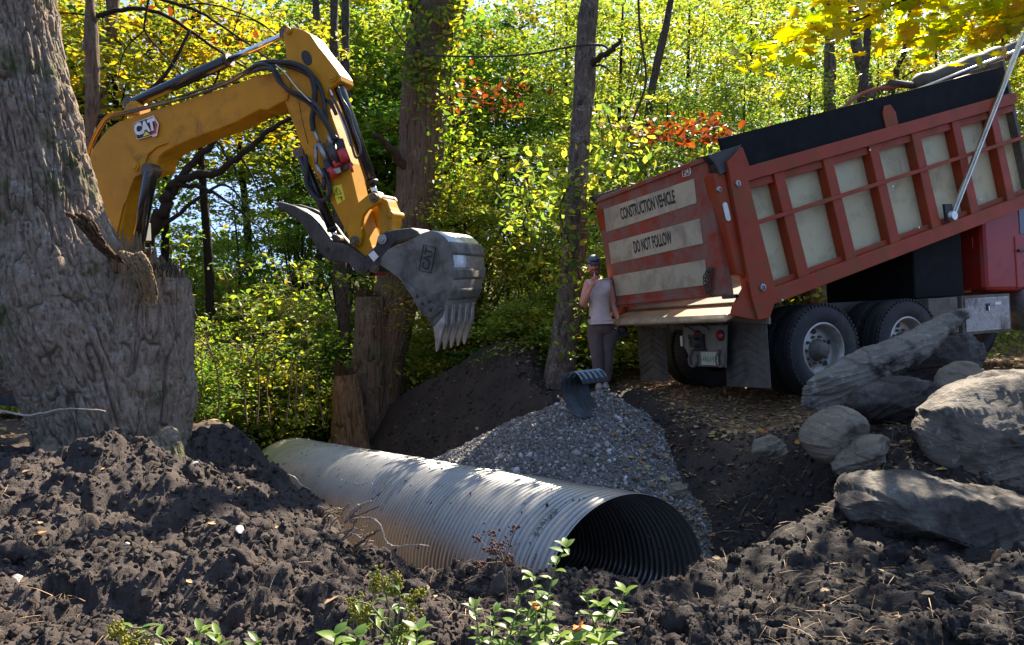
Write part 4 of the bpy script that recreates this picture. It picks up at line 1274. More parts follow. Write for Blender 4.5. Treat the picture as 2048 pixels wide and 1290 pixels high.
# boom
yb_ = -.15
bo = [(112,900),(119,800),(140,700),(165,648),(200,602),(235,562),(275,535),(350,507),(600,432),(850,348),(900,330),(930,316),(1010,298),(1075,300),(1100,360),(1085,430),(1040,448),(1000,474),(985,478),(955,475),
      (820,545),(640,612),(540,655),(500,676),(475,700),(462,730),(458,765),(375,790),(352,820),(335,860),(320,920),(290,1050),(255,1200),(230,1400),(120,1400),(135,1150),(125,1000)]
boom = ob('boom', MB().prism(out1(bo, yb_), yb_, .15), 'yellow', .014)
# cheek plate round the cylinder boss
ck = [(520,632),(460,655),(420,690),(402,740),(385,785),(355,800),(335,850),(318,905),(300,940),(262,1100),(230,1090),(255,930),(262,830),(280,750),(320,700),(400,655)]
MB().prism(out1(ck, yb_-.02), yb_-.02, yb_-.001).build('cheek_plate', M['yellow'], boom, .006)
def pin(p, r, y0, y1, m='pinsteel', par=ex, name='pivot_pin'):
    s = -1 if y0 < y1 else 1
    c = p
    b = MB().lathe([(y0, .001), (y0, r*.55), (y0+.012, r*.6), (y0+.012, r), (y1, r), (y1, .001)], (c[0], 0, c[1]), 'y', 24, False)
    return b.build(name, M[m], par, .003)
pin(E2(*c1(362,748), -.17), .055, -.20, .20, 'yellow', boom)
# stick
yst = -.13
st = [(566,68),(569,60),(576,55),(585,54),(606,59),(620,68),(635,91),(652,112),(672,138),(680,150),(681,162),(668,171),(656,178),(653,190),(656,210),(664,235),(680,280),(697,324),(712,389),(728,448),(742,490),(750,506),(744,517),(730,514),
      (712,498),(697,474),(672,425),(648,378),(632,350),(619,330),(600,287),(585,245),(572,210),(562,190),(560,160),(566,150),(574,142),(572,110)]
stick = ob('stick', MB().prism([E2(*p, yst) for p in st], yst, .13), 'yellow', .012)
for p, r in (((577,62), .035), ((665,155), .045), ((573,178), .05)): pin(E2(*p, yst-.01), r, yst-.035, .165, 'yellow', stick)
# oval opening in the ear: dark recess rim
ov = [E3(*c1(1178 + 24*math.cos(a)*1.0 + 8*math.sin(a), 228 + 36*math.sin(a)), yst-.004) for a in [2*math.pi*k/20 for k in range(20)]]
MB().quadslab(ov, (0, 1, 0), .003).build('ear_opening', M['ink'], stick)
# small seam weld line
MB().tube([E3(*c1(1140,430), yst-.003), E3(*c1(1155,520), yst-.003), E3(*c1(1185,640), yst-.003)], .003, 5).build('weld_seam', M['pinsteel'], stick)
# hydraulic cylinders
def cyl(name, a, b, t, r, rr, y, m='black_paint', rodm='chrome', par=ex, seg=22):
    a, b = E3(*a, y), E3(*b, y); k = a.lerp(b, t)
    root = MB().tube([a, a.lerp(b, .02), k], [r*.9, r, r], seg).build(name, M[m], par)
    MB().tube([k.lerp(a, .02), k.lerp(b, .03)], [r*1.16, r*1.16], seg).build('gland', M['darksteel'], root)
    MB().tube([k, b], rr, 14).build('rod', M[rodm], root)
    for p, q in ((a, r*1.15), (b, rr*2.0)): MB().lathe([(-r*.9, .001), (-r*.9, q), (r*.9, q), (r*.9, .001)], p, 'y', 18, False).build('cylinder_eye', M['pinsteel'], root)
    return root, a, b
cyl('stick_cylinder', c1(345,447), c1(1088,112), .64, .062, .032, 0)
cyl('bucket_cylinder', c2(288,245), c2(437,683), .88, .058, .032, -.02)
cyl('boom_cylinder', c1(436,770), c1(352,1230), .92, .072, .04, -.19)
cyl('boom_cylinder', c1(436,770), c1(352,1230), .92, .072, .04, .19)
cyl('thumb_cylinder', c2(150,517), c2(288,842), .88, .050, .028, -.06)
# stick cylinder foot bracket on the boom
MB().prism(out1([(290,500),(318,450),(335,435),(358,432),(372,450),(380,500)], -.09), -.09, .09).build('cylinder_bracket', M['yellow'], boom, .008)
# linkage: curved tipping link, straight bucket link
tl = [(404,672),(424,664),(440,668),(450,682),(448,700),(430,712),(402,728),(385,752),(378,790),(380,828),(372,860),(352,868),(336,852),(330,815),(332,775),(345,735),(368,702)]
for y0_ in (-.20, .14):
    k = MB().prism(out2(tl, -.19), y0_, y0_+.055).build('tipping_link', M['yellow'], ex, .008)
bl = [(440,692),(458,684),(474,690),(484,716),(497,742),(496,768),(490,800),(478,818),(450,818),(444,795),(442,740)]
ob('bucket_link', MB().prism(out2(bl, -.1), -.11, .11), 'yellow', .012)
pin(E2(*c2(427,683), -.2), .045, -.235, .21); pin(E2(*c2(355,845), -.2), .05, -.235, .21); pin(E2(*c2(484,745), -.13), .035, -.14, .14, 'yellow')
# quick coupler
cp = [(395,900),(430,862),(440,825),(470,808),(520,800),(565,795),(588,806),(600,822),(560,838),(500,852),(485,880),(478,915),(440,945),(410,965),(398,940)]
ob('quick_coupler', MB().prism(out2(cp, -.2), -.20, .20), 'darksteel', .015)
pin(E2(*c2(456,838), -.22), .05, -.235, .235, 'steel'); pin(E2(*c2(430,950), -.2), .04, -.215, .215)
wt = [E3(*c2(*p), -.212) for p in ((404,896),(424,880),(443,903),(425,922))]
MB().quadslab(wt, (0, 1, 0), .006).build('white_sticker', M['white'], ex)
MB().lathe([(-.12, .03), (.12, .03)], E3(*c2(440,965), 0), 'y', 14).build('safety_pin', M['redcap'], ex)
# bucket: two cheeks and a rolled shell swept across the width
W2 = .40
side = [(455,905),(475,880),(505,862),(545,850),(580,832),(602,818),(638,806),(665,812),(690,828),(708,850),(720,885),(727,930),(725,975),(716,1020),(702,1062),(684,1098),(660,1112),(640,1132),(612,1122),(592,1098),(572,1055),(552,1025),(520,985),(480,955),(450,935)]
SO = out2(side, -W2)
bucket = empty('bucket', (0, 0, 0)); bucket.parent = ex
for y0_ in (-W2, W2-.03): MB().prism(SO, y0_, y0_+.03).build('cheek', M['bucket'], bucket, .004)
shell = [(600,818),(638,806),(665,812),(690,828),(708,850),(720,885),(727,930),(725,975),(716,1020),(702,1062),(686,1096)]
so_ = [Vector((a, 0, b)) for a, b in out2(shell, -W2)]; so_ = smoothpath(so_, 4)
ctr = Vector((sum(p.x for p in so_)/len(so_), 0, sum(p.z for p in so_)/len(so_))) + Vector((-.15, 0, 0))
def sweep(pts, y0, y1, t, nm, m, ny=1):
    b = MB(); k = len(pts); inn = []
    for i, p in enumerate(pts):
        tt = (pts[min(i+1, k-1)] - pts[max(i-1, 0)]).normalized(); nn = Vector((tt.z, 0, -tt.x))
        if (ctr - p).dot(nn) < 0: nn = -nn
        inn.append(p + nn*t)
    vs = []
    for y in (y0, y1):
        vs += [(p.x, y, p.z) for p in pts] + [(p.x, y, p.z) for p in inn]
    K = 2*k; fs = []
    for i in range(k-1):
        fs += [(i, i+1, K+i+1, K+i), (k+i+1, k+i, K+k+i, K+k+i+1), (i+1, i, k+i, k+i+1), (K+i, K+i+1, K+k+i+1, K+k+i)]
    fs += [(0, K, K+k, k), (k-1, 2*k-1, K+2*k-1, K+k-1)]
    b.add(vs, fs, True); return b.build(nm, M[m], bucket)
sweep(so_, -W2+.001, W2-.001, .02, 'shell', 'bucketshine')
# wear straps over the back
for fr0, fr1, nm in ((.40, .52, 'wear_strip'), (.62, .71, 'wear_strip'), (.80, .88, 'wear_strip')):
    n_ = len(so_); seg_ = so_[int(n_*fr0):int(n_*fr1)+1]
    seg_ = [p + (p - ctr).normalized()*.014 for p in seg_]
    sweep(seg_, -W2-.01, W2+.01, .014, nm, 'bucket')
# side cutter plate and holes
sc_ = [(560,1040),(600,1075),(640,1100),(690,1075),(700,1062),(684,1098),(660,1112),(640,1134),(610,1124),(590,1098)]
MB().prism(out2([(510,968),(548,1000),(600,1040),(650,1082),(684,1098),(640,1134),(612,1124),(590,1098),(570,1058),(548,1026)], -W2-.02), -W2-.018, -W2-.001).build('side_cutter', M['bucket'], bucket, .003)
for p in ((607,1080),(632,1072),(637,1103),(588,1052)):
    c = E2(*c2(*p), -W2-.02); MB().lathe([(-W2-.021, .001), (-W2-.0205, .018), (-W2-.012, .018)], (c[0], 0, c[1]), 'y', 14, False).build('bolt_hole', M['ink'], bucket)
# mouth lip and teeth
lp0, lp1 = Vector((*E2(*c2(640,1125), -W2), 0)), Vector((*E2(*c2(690,1092), -W2), 0))
LA, LB = Vector((lp0.x, 0, lp0.y)), Vector((lp1.x, 0, lp1.y))
b = MB(); b.prism([(LA.x-.02, LA.z+.03), (LB.x, LB.z+.03), (LB.x, LB.z-.02), (LB.x-.03, LB.z-.09), (LA.x+.02, LA.z-.10), (LA.x-.03, LA.z-.04)], -W2, W2)
b.build('cutting_edge', M['bucket'], bucket, .005)
mx_ = (LA + LB)/2
for i in range(5):
    y = -W2 + .05 + (2*W2 - .10)*i/4
    t = MB(); zc = mx_.z - .04; xc = mx_.x - .0
    vs = []
    for (dz, hw, hx_, ox) in ((.10, .035, .052, .02), (-.08, .040, .060, .0), (-.20, .030, .034, -.012), (-.34, .012, .008, -.035)):
        vs += [(xc+ox-hx_, y-hw, zc+dz), (xc+ox+hx_, y-hw, zc+dz), (xc+ox+hx_, y+hw, zc+dz), (xc+ox-hx_, y+hw, zc+dz)]
    fs = [(3, 2, 1, 0), (12, 13, 14, 15)]
    for k in range(3):
        for q in range(4):
            q2 = (q+1) % 4; fs.append((4*k+q, 4*k+q2, 4*k+4+q2, 4*k+4+q))
    t.add(vs, fs, False); t.build('tooth', M['bucketshine'], bucket, .006)
# embossed mark on the bucket cheek (worn raised letters)
bc = E3(*c2(627,912), -W2); 
cang = rad(78)
def bx_(u, v): return Vector((bc.x + u*math.cos(cang) - v*math.sin(cang), -W2-.006, bc.z + u*math.sin(cang) + v*math.cos(cang)))
text_mesh('embossed_lettering', 'CAT', .105, M['ink'], bucket, bx_, bold=.003)
b = MB(); cr = [bx_(*p) for p in ((-.12,-.06),(.12,-.06),(.12,.065),(-.12,.065))]
for i in range(4): b.bar(cr[i], cr[(i+1) % 4], .004, .010, (0, 1, 0))
b.build('embossed_frame', M['ink'], bucket)
# thumb (two long curved plates with a back web)
tm = [(45,700),(75,697),(130,714),(175,738),(215,778),(245,820),(270,848),(310,856),(355,880),(395,908),(408,938),(398,965),(372,972),(350,955),(330,928),(300,921),(262,922),(240,908),(215,875),(195,845),(165,795),(130,757),(80,728)]
thumb = empty('thumb'); thumb.parent = ex
for y0_ in (-.20, .13): MB().prism(out2(tm, -.2), y0_, y0_+.06).build('thumb_plate', M['darksteel'], thumb, .014)
wb = [(60,700),(120,716),(170,742),(205,780),(235,825),(262,860),(255,885),(225,850),(185,795),(140,752),(80,722)]
MB().prism(out2(wb, -.14), -.145, .135).build('thumb_web', M['rubber'], thumb, .006)
pin(E2(*c2(372,941), -.2), .055, -.225, .225, 'darksteel', thumb); pin(E2(*c2(252,875), -.2), .03, -.215, .2, 'ink', thumb)
# thumb cylinder hoses
def hose(pts, r, y, m='rubber', nm='hose', crop=c1, par=ex, rib=False):
    P = [E3(*crop(p[0], p[1]), (p[2] if len(p) > 2 else y)) for p in pts]; P = smoothpath(P, 8)
    if rib:
        d = [0]; 
        for i in range(1, len(P)): d.append(d[-1] + (P[i]-P[i-1]).length)
        n = int(d[-1]/.006); Q2 = []; rs_ = []
        for k in range(n):
            s = d[-1]*k/(n-1); i = min(len(P)-2, max(j for j in range(len(P)) if d[j] <= s)); f = (s-d[i])/max(1e-6, d[i+1]-d[i])
            Q2.append(P[i].lerp(P[i+1], f)); rs_.append(r*(1.0 if (k//1) % 3 else .80))
        return MB().tube(Q2, rs_, 12).build(nm, M[m], par)
    return MB().tube(P, r, 10).build(nm, M[m], par)
hose([(940,262,-.1),(990,250,-.16),(1060,250),(1130,262),(1190,300),(1216,370),(1214,460),(1205,520),(1212,575)], .030, -.19, rib=True, nm='ribbed_hose')
hose([(880,300,-.1),(930,268),(980,262),(1030,290),(1060,350),(1110,400),(1180,440),(1240,500),(1290,580),(1305,620)], .020, -.20)
hose([(900,305,-.1),(950,285),(1010,285),(1045,340),(1090,380),(1160,410),(1225,455),(1275,540),(1320,620)], .019, -.23)
hose([(930,280,-.05),(1000,268),(1080,268),(1150,290),(1210,330),(1250,390),(1265,470),(1280,560),(1345,640)], .020, -.17)
hose([(870,315,0),(960,270),(1060,262),(1160,285),(1230,340),(1260,420),(1290,440),(1320,500)], .019, -.14)
hose([(1330,370),(1345,420),(1380,480),(1400,560),(1430,640),(1435,690),(1415,705),(1400,670),(1370,560),(1330,470),(1300,410)], .013, -.15, m='black_paint')
hose([(1290,380),(1330,480),(1360,560),(1390,650)], .012, -.13, m='alu', nm='hard_line')
hose([(1170,690),(1180,760),(1178,830),(1205,880),(1240,910),(1275,900),(1290,860),(1275,800),(1255,760)], .024, -.17)
hose([(1150,700),(1190,800),(1200,850)], .016, -.12)
hose([(235,520),(300,500),(600,420),(800,352),(860,322),(890,300)], .013, -.17, m='pinsteel', nm='hard_line')
hose([(115,870),(130,760),(150,660),(200,560),(250,505),(350,478),(600,405),(800,340),(860,305),(900,290)], .012, -.10, m='pinsteel', nm='hard_line')
hose([(105,900),(118,780),(140,660),(185,560),(230,505),(300,485)], .014, -.13, m='yellow', nm='hard_line')
hose([(1030,262),(1075,300),(1130,370),(1200,440)], .006, -.255, m='alu', nm='hose_guard')
# couplers / valves
vb = MB()
def coup(a, b, r, m, y=-.19, nm='coupler'):
    return MB().tube([E3(*c1(*a), y), E3(*c1(*b), y)], r, 12).build(nm, M[m], stick)
for a, b_, r, m in (((1215,570),(1240,640),.020,'steel'),((1240,640),(1275,720),.030,'steel'),((1275,720),(1300,790),.040,'rubber'),((1285,600),(1305,650),.026,'steel'),((1300,645),(1328,735),.042,'darksteel'),
                    ((1335,620),(1352,680),.040,'rubber'),((1345,670),(1366,725),.050,'redcap'),((1222,655),(1225,740),.018,'steel'),((1225,740),(1260,800),.022,'steel'),((1212,655),(1255,640),.016,'steel'),
                    ((1290,760),(1312,795),.042,'redcap'),((1318,722),(1334,750),.043,'redcap'),((1385,730),(1398,775),.014,'redcap'),((1262,805),(1262,860),.020,'rubber')):
    coup(a, b_, r, m)
MB().prism([E2(*c1(*p), -.15) for p in ((1265,640),(1300,600),(1400,740),(1360,770),(1310,790))], -.17, -.131).build('valve_plate', M['pinsteel'], stick, .004)
MB().prism([E2(*c1(*p), -.15) for p in ((1295,772),(1350,752),(1358,778),(1305,800))], -.21, -.19).build('valve_block', M['steel'], stick, .003)
MB().prism([E2(*c1(*p), yst) for p in ((1130,670),(1150,655),(1165,668),(1165,700),(1140,705))], -.14, .14).build('thumb_bracket', M['pinsteel'], stick, .006)
# warning decal
wd = [E3(*c1(*p), yst-.004) for p in ((1300,845),(1345,832),(1362,905),(1325,930))]
MB().quadslab(wd, (0, 1, 0), .002).build('warning_decal', M['decalyellow'], stick)
b = MB(); tri = [E3(*c1(*p), yst-.008) for p in ((1322,848),(1310,885),(1345,876))]
for i in range(3): b.bar(tri[i], tri[(i+1) % 3], .003, .006, (0, 1, 0))
b.bar(E3(*c1(1322,860), yst-.008), E3(*c1(1324,876), yst-.008), .003, .008, (0, 1, 0))
b.bar(E3(*c1(1325,898), yst-.008), E3(*c1(1350,892), yst-.008), .003, .008, (0, 1, 0)); b.bar(E3(*c1(1342,890), yst-.008), E3(*c1(1348,912), yst-.008), .003, .014, (0, 1, 0))
b.build('decal_symbol', M['ink'], stick)
# boom emblem: black rounded field, red hexagon edge, white letters, pale triangle
ce = E3(*c1(416,562), -.172); eu = (E3(*c1(470,545), -.172) - E3(*c1(360,580), -.172)).normalized(); ev = Vector((-eu.z, 0, eu.x))
if ev.z < 0: ev = -ev
def em(u, v, k=0): return Vector(ce) + eu*u + ev*v + Vector((0, -.0025*k, 0))
def poly(name, pts, m, k): return MB().quadslab([em(a, b_, k) for a, b_ in pts], (0, -1, 0), .002).build(name, M[m], boom)
E_ = .118/.118
poly('emblem', [(-.150,-.095),(.045,-.100),(.06,-.118),(.11,-.118),(.165,.0),(.115,.105),(.0,.100),(-.150,.092),(-.165,.08),(-.165,-.085)], 'white', 0)
poly('emblem_field', [(-.145,-.088),(.045,-.09),(.07,-.085),(.10,-.075),(.135,.0),(.10,.080),(.0,.092),(-.148,.085),(-.158,.075),(-.158,-.078)], 'ink', 1)
poly('emblem_edge', [(.02,-.090),(.075,-.090),(.105,-.088),(.148,.0),(.108,.088),(.06,.092),(.09,.068),(.122,.0),(.085,-.068),(.04,-.070)], 'logored', 2)
text_mesh('emblem_lettering', 'CAT', .165, M['white'], boom, lambda u, v: em(u-.025, v+.005, 3.4), xscale=.92, bold=.010, spacing=.92)
poly('emblem_triangle', [(-.085,-.085),(.055,-.085),(-.015,-.022)], 'ink', 4)
poly('emblem_triangle', [(-.065,-.085),(.035,-.085),(-.015,-.040)], 'decalyellow', 5)
# machine body behind the trunk: house, cab, tracks, blade
foot = E2(195, 590, 0)
fx = foot[0]
b = MB(); b.prism([(fx-.25, .95), (fx+.05, .95), (fx+.05, 1.3), (fx-.3, 1.45), (fx-1.2, 1.75), (fx-2.6, 1.72), (fx-2.75, 1.5), (fx-2.75, .95)], -1.05, 1.05)
house = ob('engine_house', b, 'yellow', .05)
MB().prism([(fx-2.15, .95), (fx-2.78, .95), (fx-2.9, 1.2), (fx-2.86, 1.6), (fx-2.5, 1.68)], -1.0, 1.0).build('counterweight', M['darksteel'], house, .05)
cb = MB().prism([(fx-.65, 1.0), (fx-.5, 1.35), (fx-.7, 2.45), (fx-.8, 2.52), (fx-1.35, 2.52), (fx-1.45, 2.4), (fx-1.5, 1.0)], .15, 1.0)
cabx = ob('cab', cb, 'ink', .03)
MB().prism([(fx-.70, 1.35), (fx-.48, 1.4), (fx-.68, 2.38), (fx-.78, 2.4)], .22, .93).build('windscreen', M['glass'], cabx, .01)
MB().prism([(fx-.75, 1.3), (fx-.85, 2.38), (fx-1.3, 2.38), (fx-1.38, 1.3)], .135, .149).build('side_window', M['glass'], cabx)
for s in (-1, 1):
    tr_ = MB(); L0, L1 = fx-2.6, fx+.0
    path = []
    for k in range(13): a = -math.pi/2 + math.pi*k/12; path.append((L1+.33*math.cos(a), .33+.33*math.sin(a)))
    for k in range(13): a = math.pi/2 + math.pi*k/12; path.append((L0+.33*math.cos(a), .33+.33*math.sin(a)))
    tr_.prism(path, s*.75-.22, s*.75+.22)
    P = [Vector((x, 0, z)) for x, z in path + path[:1]]
    for i in range(len(P)-1):
        L = (P[i+1]-P[i]).length; nn = max(1, int(L/.11))
        for j in range(nn): 
            p = P[i].lerp(P[i+1], (j+.5)/nn); d = (P[i+1]-P[i]).normalized(); up = Vector((-d.z, 0, d.x))
            tr_.bar(p - d*.03, p + d*.03, .46, .05, up)
    ob('crawler_track', tr_, 'darksteel', 0)
ob('blade', MB().prism([(fx-3.4, .05), (fx-3.5, .05), (fx-3.57, .25), (fx-3.5, .48), (fx-3.4, .48), (fx-3.47, .25)], -1.1, 1.1), 'yellow', .01)
ob('blade_arm', MB().box((fx-3.0, -.4, .3), (.9, .1, .12)).box((fx-3.0, .4, .3), (.9, .1, .12)), 'darksteel', .008)
ob('undercarriage', MB().box((fx-1.1, 0, .45), (2.4, 1.2, .4)).lathe([(.6, .5), (.95, .5)], (fx-1.1, 0, 0), 'z', 30), 'darksteel', .01)
# side mirror on its stalk, right of the boom foot
mp = E3(*c1(405,1060), .75)
mo = ob('mirror', MB().box(mp, (.05, .15, .26)), 'black_paint', .02)
MB().box(mp + Vector((.03, 0, 0)), (.012, .13, .22)).build('mirror_glass', M['whitelens'], mo, .004)
MB().tube(smoothpath([mp + Vector((0, 0, .13)), mp + Vector((-.1, 0, .2)), mp + Vector((-.3, .02, .1)), (fx-.1, .9, 1.6)], 5), .014, 8).build('mirror_stalk', M['black_paint'], mo)
# ------------------------------------------------------------------ worker
def skin_mesh(name, nodes, edges, root, m, parent=None, sub=2):
    me = bpy.data.meshes.new(name)
    keys = list(nodes); idx = {k: i for i, k in enumerate(keys)}
    me.from_pydata([nodes[k][0] for k in keys], [(idx[a], idx[b]) for a, b in edges], []); me.update()
    o = bpy.data.objects.new(name, me); col.objects.link(o)
    o.modifiers.new('skin', 'SKIN'); 
    sv_ = me.skin_vertices[0].data
    for k in keys:
        r = nodes[k][1]; r = r if hasattr(r, '__len__') else (r, r)
        sv_[idx[k]].radius = r; sv_[idx[k]].use_root = (k == root)
    s = o.modifiers.new('sub', 'SUBSURF'); s.levels = sub; s.render_levels = sub
    dg = bpy.context.evaluated_depsgraph_get(); dg.update()
    m2 = bpy.data.meshes.new_from_object(o.evaluated_get(dg))
    bpy.data.objects.remove(o)
    m2.name = name; m2.materials.clear(); m2.materials.append(m)
    m2.polygons.foreach_set('use_smooth', [True]*len(m2.polygons))
    o = bpy.data.objects.new(name, m2); col.objects.link(o)
    if parent: o.parent = parent
    return o
PY = 9.9
pz = at(1206, 779, PY)
worker = empty('person', (pz.x, PY, pz.z))
tag(worker, 'man in cap, grey sleeveless shirt and dark trousers, hand raised to his mouth', 'person')
k_ = PY / FPX
def w2(px, py, y=0): return Vector(((px - 1206) * k_, y, (779 - py) * k_ * 1.0))
N = {
 'pelvis': (w2(1200, 646), (.15, .11)), 'waist': (w2(1198, 622), (.140, .105)), 'chest': (w2(1196, 585, .01), (.165, .115)), 'upper': (w2(1195, 566, .02), (.15, .10)),
 'neck0': (w2(1192, 556, .01), (.062, .062)), 'neck': (w2(1189, 549, -.02), (.054, .056)),
 'head0': (w2(1185.5, 541, -.05), (.058, .070)), 'head1': (w2(1184.5, 532, -.055), (.073, .088)), 'head2': (w2(1185, 524, -.045), (.070, .085)), 'head3': (w2(1185.5, 519, -.04), (.045, .055)),
 'shR': (w2(1174, 567, 0), (.066, .066)), 'elR': (w2(1162, 610, -.10), (.044, .044)), 'faR': (w2(1168, 590, -.20), (.040, .040)), 'wrR': (w2(1176, 571, -.24), (.027, .030)), 'paR': (w2(1180, 564.5, -.25), (.030, .018)),
 'shL': (w2(1216, 566, .02), (.064, .064)), 'elL': (w2(1226, 610, .04), (.045, .045)), 'wrL': (w2(1235, 641, -.02), (.028, .030)), 'paL': (w2(1238, 650, -.03), (.032, .02)),
 'hipR': (w2(1191, 655, 0), (.098, .098)), 'knR': (w2(1193, 712, -.03), (.062, .062)), 'anR': (w2(1199, 766, .03), (.045, .045)), 'toR': (w2(1197, 775, -.12), (.042, .03)),
 'hipL': (w2(1210, 655, .03), (.098, .098)), 'knL': (w2(1214, 712, .02), (.062, .062)), 'anL': (w2(1211, 764, .06), (.045, .045)), 'toL': (w2(1210, 774, -.09), (.042, .03)),
}
Ed = [('pelvis','waist'),('waist','chest'),('chest','upper'),('upper','neck0'),('neck0','neck'),('neck','head0'),('head0','head1'),('head1','head2'),('head2','head3'),
      ('upper','shR'),('shR','elR'),('elR','faR'),('faR','wrR'),('wrR','paR'),('upper','shL'),('shL','elL'),('elL','wrL'),('wrL','paL'),
      ('pelvis','hipR'),('hipR','knR'),('knR','anR'),('anR','toR'),('pelvis','hipL'),('hipL','knL'),('knL','anL'),('anL','toL')]
# fingers of the raised hand: four curled, one towards the lips, plus thumb; and the gloved hand's
def fingers(pre, base, dirs, r=.0085):
    for i, (off, d1, d2, L) in enumerate(dirs):
        p0 = base + Vector(off); p1 = p0 + Vector(d1)*L*.55; p2 = p1 + Vector(d2)*L*.45
        N[f'{pre}{i}a'] = (p0, (r*1.15, r*1.15)); N[f'{pre}{i}b'] = (p1, (r, r)); N[f'{pre}{i}c'] = (p2, (r*.85, r*.85))
        Ed.append((pre[:3], f'{pre}{i}a')); Ed.append((f'{pre}{i}a', f'{pre}{i}b')); Ed.append((f'{pre}{i}b', f'{pre}{i}c'))
base = w2(1180, 564.5, -.25)
N['paR2'] = N['paR']
def addf(palm, P, fl, r):
    for i, (o_, a_, b_, L) in enumerate(fl):
        p0 = P + Vector(o_); p1 = p0 + Vector(a_).normalized()*L*.55; p2 = p1 + Vector(b_).normalized()*L*.45
        kk = f'{palm}_f{i}'
        N[kk+'a'] = (p0, (r*1.1, r*1.1)); N[kk+'b'] = (p1, (r, r)); N[kk+'c'] = (p2, (r*.85, r*.85))
        Ed.extend([(palm, kk+'a'), (kk+'a', kk+'b'), (kk+'b', kk+'c')])
del N['paR2']
addf('paR', base, [((-.030,0,.025),(.3,-.2,1),(.9,.2,.1),.075), ((-.010,-.005,.032),(.3,-.2,1),(.9,.2,.1),.080), ((.010,-.005,.034),(.25,0,1),(.15,.15,1),.085), ((.028,0,.028),(.2,.0,1),(.1,.2,1),.080), ((.030,.0,-.005),(1,.1,.6),(.3,.1,1),.060)], .009)
base = w2(1238, 650, -.03)
addf('paL', base, [((-.025,0,-.03),(0,-.1,-1),(.1,-.3,-1),.075), ((-.008,0,-.034),(0,-.1,-1),(.1,-.3,-1),.082), ((.010,0,-.034),(0,-.1,-1),(.1,-.3,-1),.08), ((.027,0,-.03),(.1,-.1,-1),(.1,-.3,-1),.068), ((-.03,-.01,.0),(-.6,-.3,-1),(0,-.2,-1),.06)], .009)
for k_n in ('pelvis','waist','chest','upper','shR','elR','faR','shL','elL','hipR','hipL','knR','knL'):
    N[k_n] = (N[k_n][0], tuple(q*1.12 for q in N[k_n][1]))
body = skin_mesh('body', N, Ed, 'pelvis', M['skin'], worker)
# nose, eyes, ears
hc_ = w2(1184.5, 533, -.055)
f = MB()
f.ball(hc_ + Vector((-.012, -.098, -.010)), (.013, .020, .022), 8, 6)
f.ball(hc_ + Vector((-.090+.012, .0, -.005)), (.012, .02, .032), 8, 6); f.ball(hc_ + Vector((.080, .01, -.005)), (.012, .022, .034), 8, 6)
f.build('face_features', M['skin'], worker)
e = MB()
for s in (-1, 1): e.ball(hc_ + Vector((-.010 + s*.030, -.082, .018)), (.013, .010, .007), 8, 5)
e.build('eyes', M['ink'], worker)
# beard + hair
bd = MB(); bd.ball(w2(1186, 543, -.09), (.072, .060, .058), 14, 10, .10, 3)
bd.ball(hc_ + Vector((.062, .01, -.01)), (.022, .055, .06), 10, 7, .1, 4)
bd.build('beard', M['beard'], worker)
mo_ = MB(); mo_.ball(w2(1183.5, 541, -.140), (.024, .012, .006), 10, 6); mo_.build('lips', M['skin'], worker)
hr = MB(); hr.ball(w2(1187, 527, -.02), (.083, .088, .06), 14, 8); hr.build('hair', M['beard'], worker)
# cap: navy front, grey crown, brim tilted down
cp_ = MB(); cc = w2(1184.5, 523, -.045)
Rc = Matrix.Rotation(rad(14), 3, 'X')
prof = [(0, .096), (.03, .095), (.06, .086), (.085, .062), (.098, .03), (.10, .001)]
vs = []; n_ = 24
for a, r in prof:
    for k in range(n_):
        t = 2*math.pi*k/n_; vs.append(cc + Rc @ Vector((r*.93*math.cos(t), r*1.08*math.sin(t), a)))
cp_.add(vs, gridfaces(len(prof), n_, True).tolist())
capo = cp_.build('cap', M['capgrey'], worker)
bb = MB(); pts = [cc + Rc @ Vector((.083*math.sin(t), -.075 - .095*math.cos(t*.99), .012 - .02*abs(math.sin(t)))) for t in np.linspace(-1.5, 1.5, 15)]
bb.quadslab(pts + [cc + Rc @ Vector((.07, -.04, .01)), cc + Rc @ Vector((-.07, -.04, .01))], (0, 0, 1), .007)
bb.build('cap_brim', M['cap'], capo)
sg_ = MB(); sg_.ball(cc + Rc @ Vector((0, -.088, .045)), (.066, .02, .024), 12, 6); sg_.build('sunglasses', M['glass'], capo)
# cigarette
MB().tube([w2(1181.5, 551, -.27), w2(1184, 543, -.17)], .004, 6).build('cigarette', M['white'], worker)
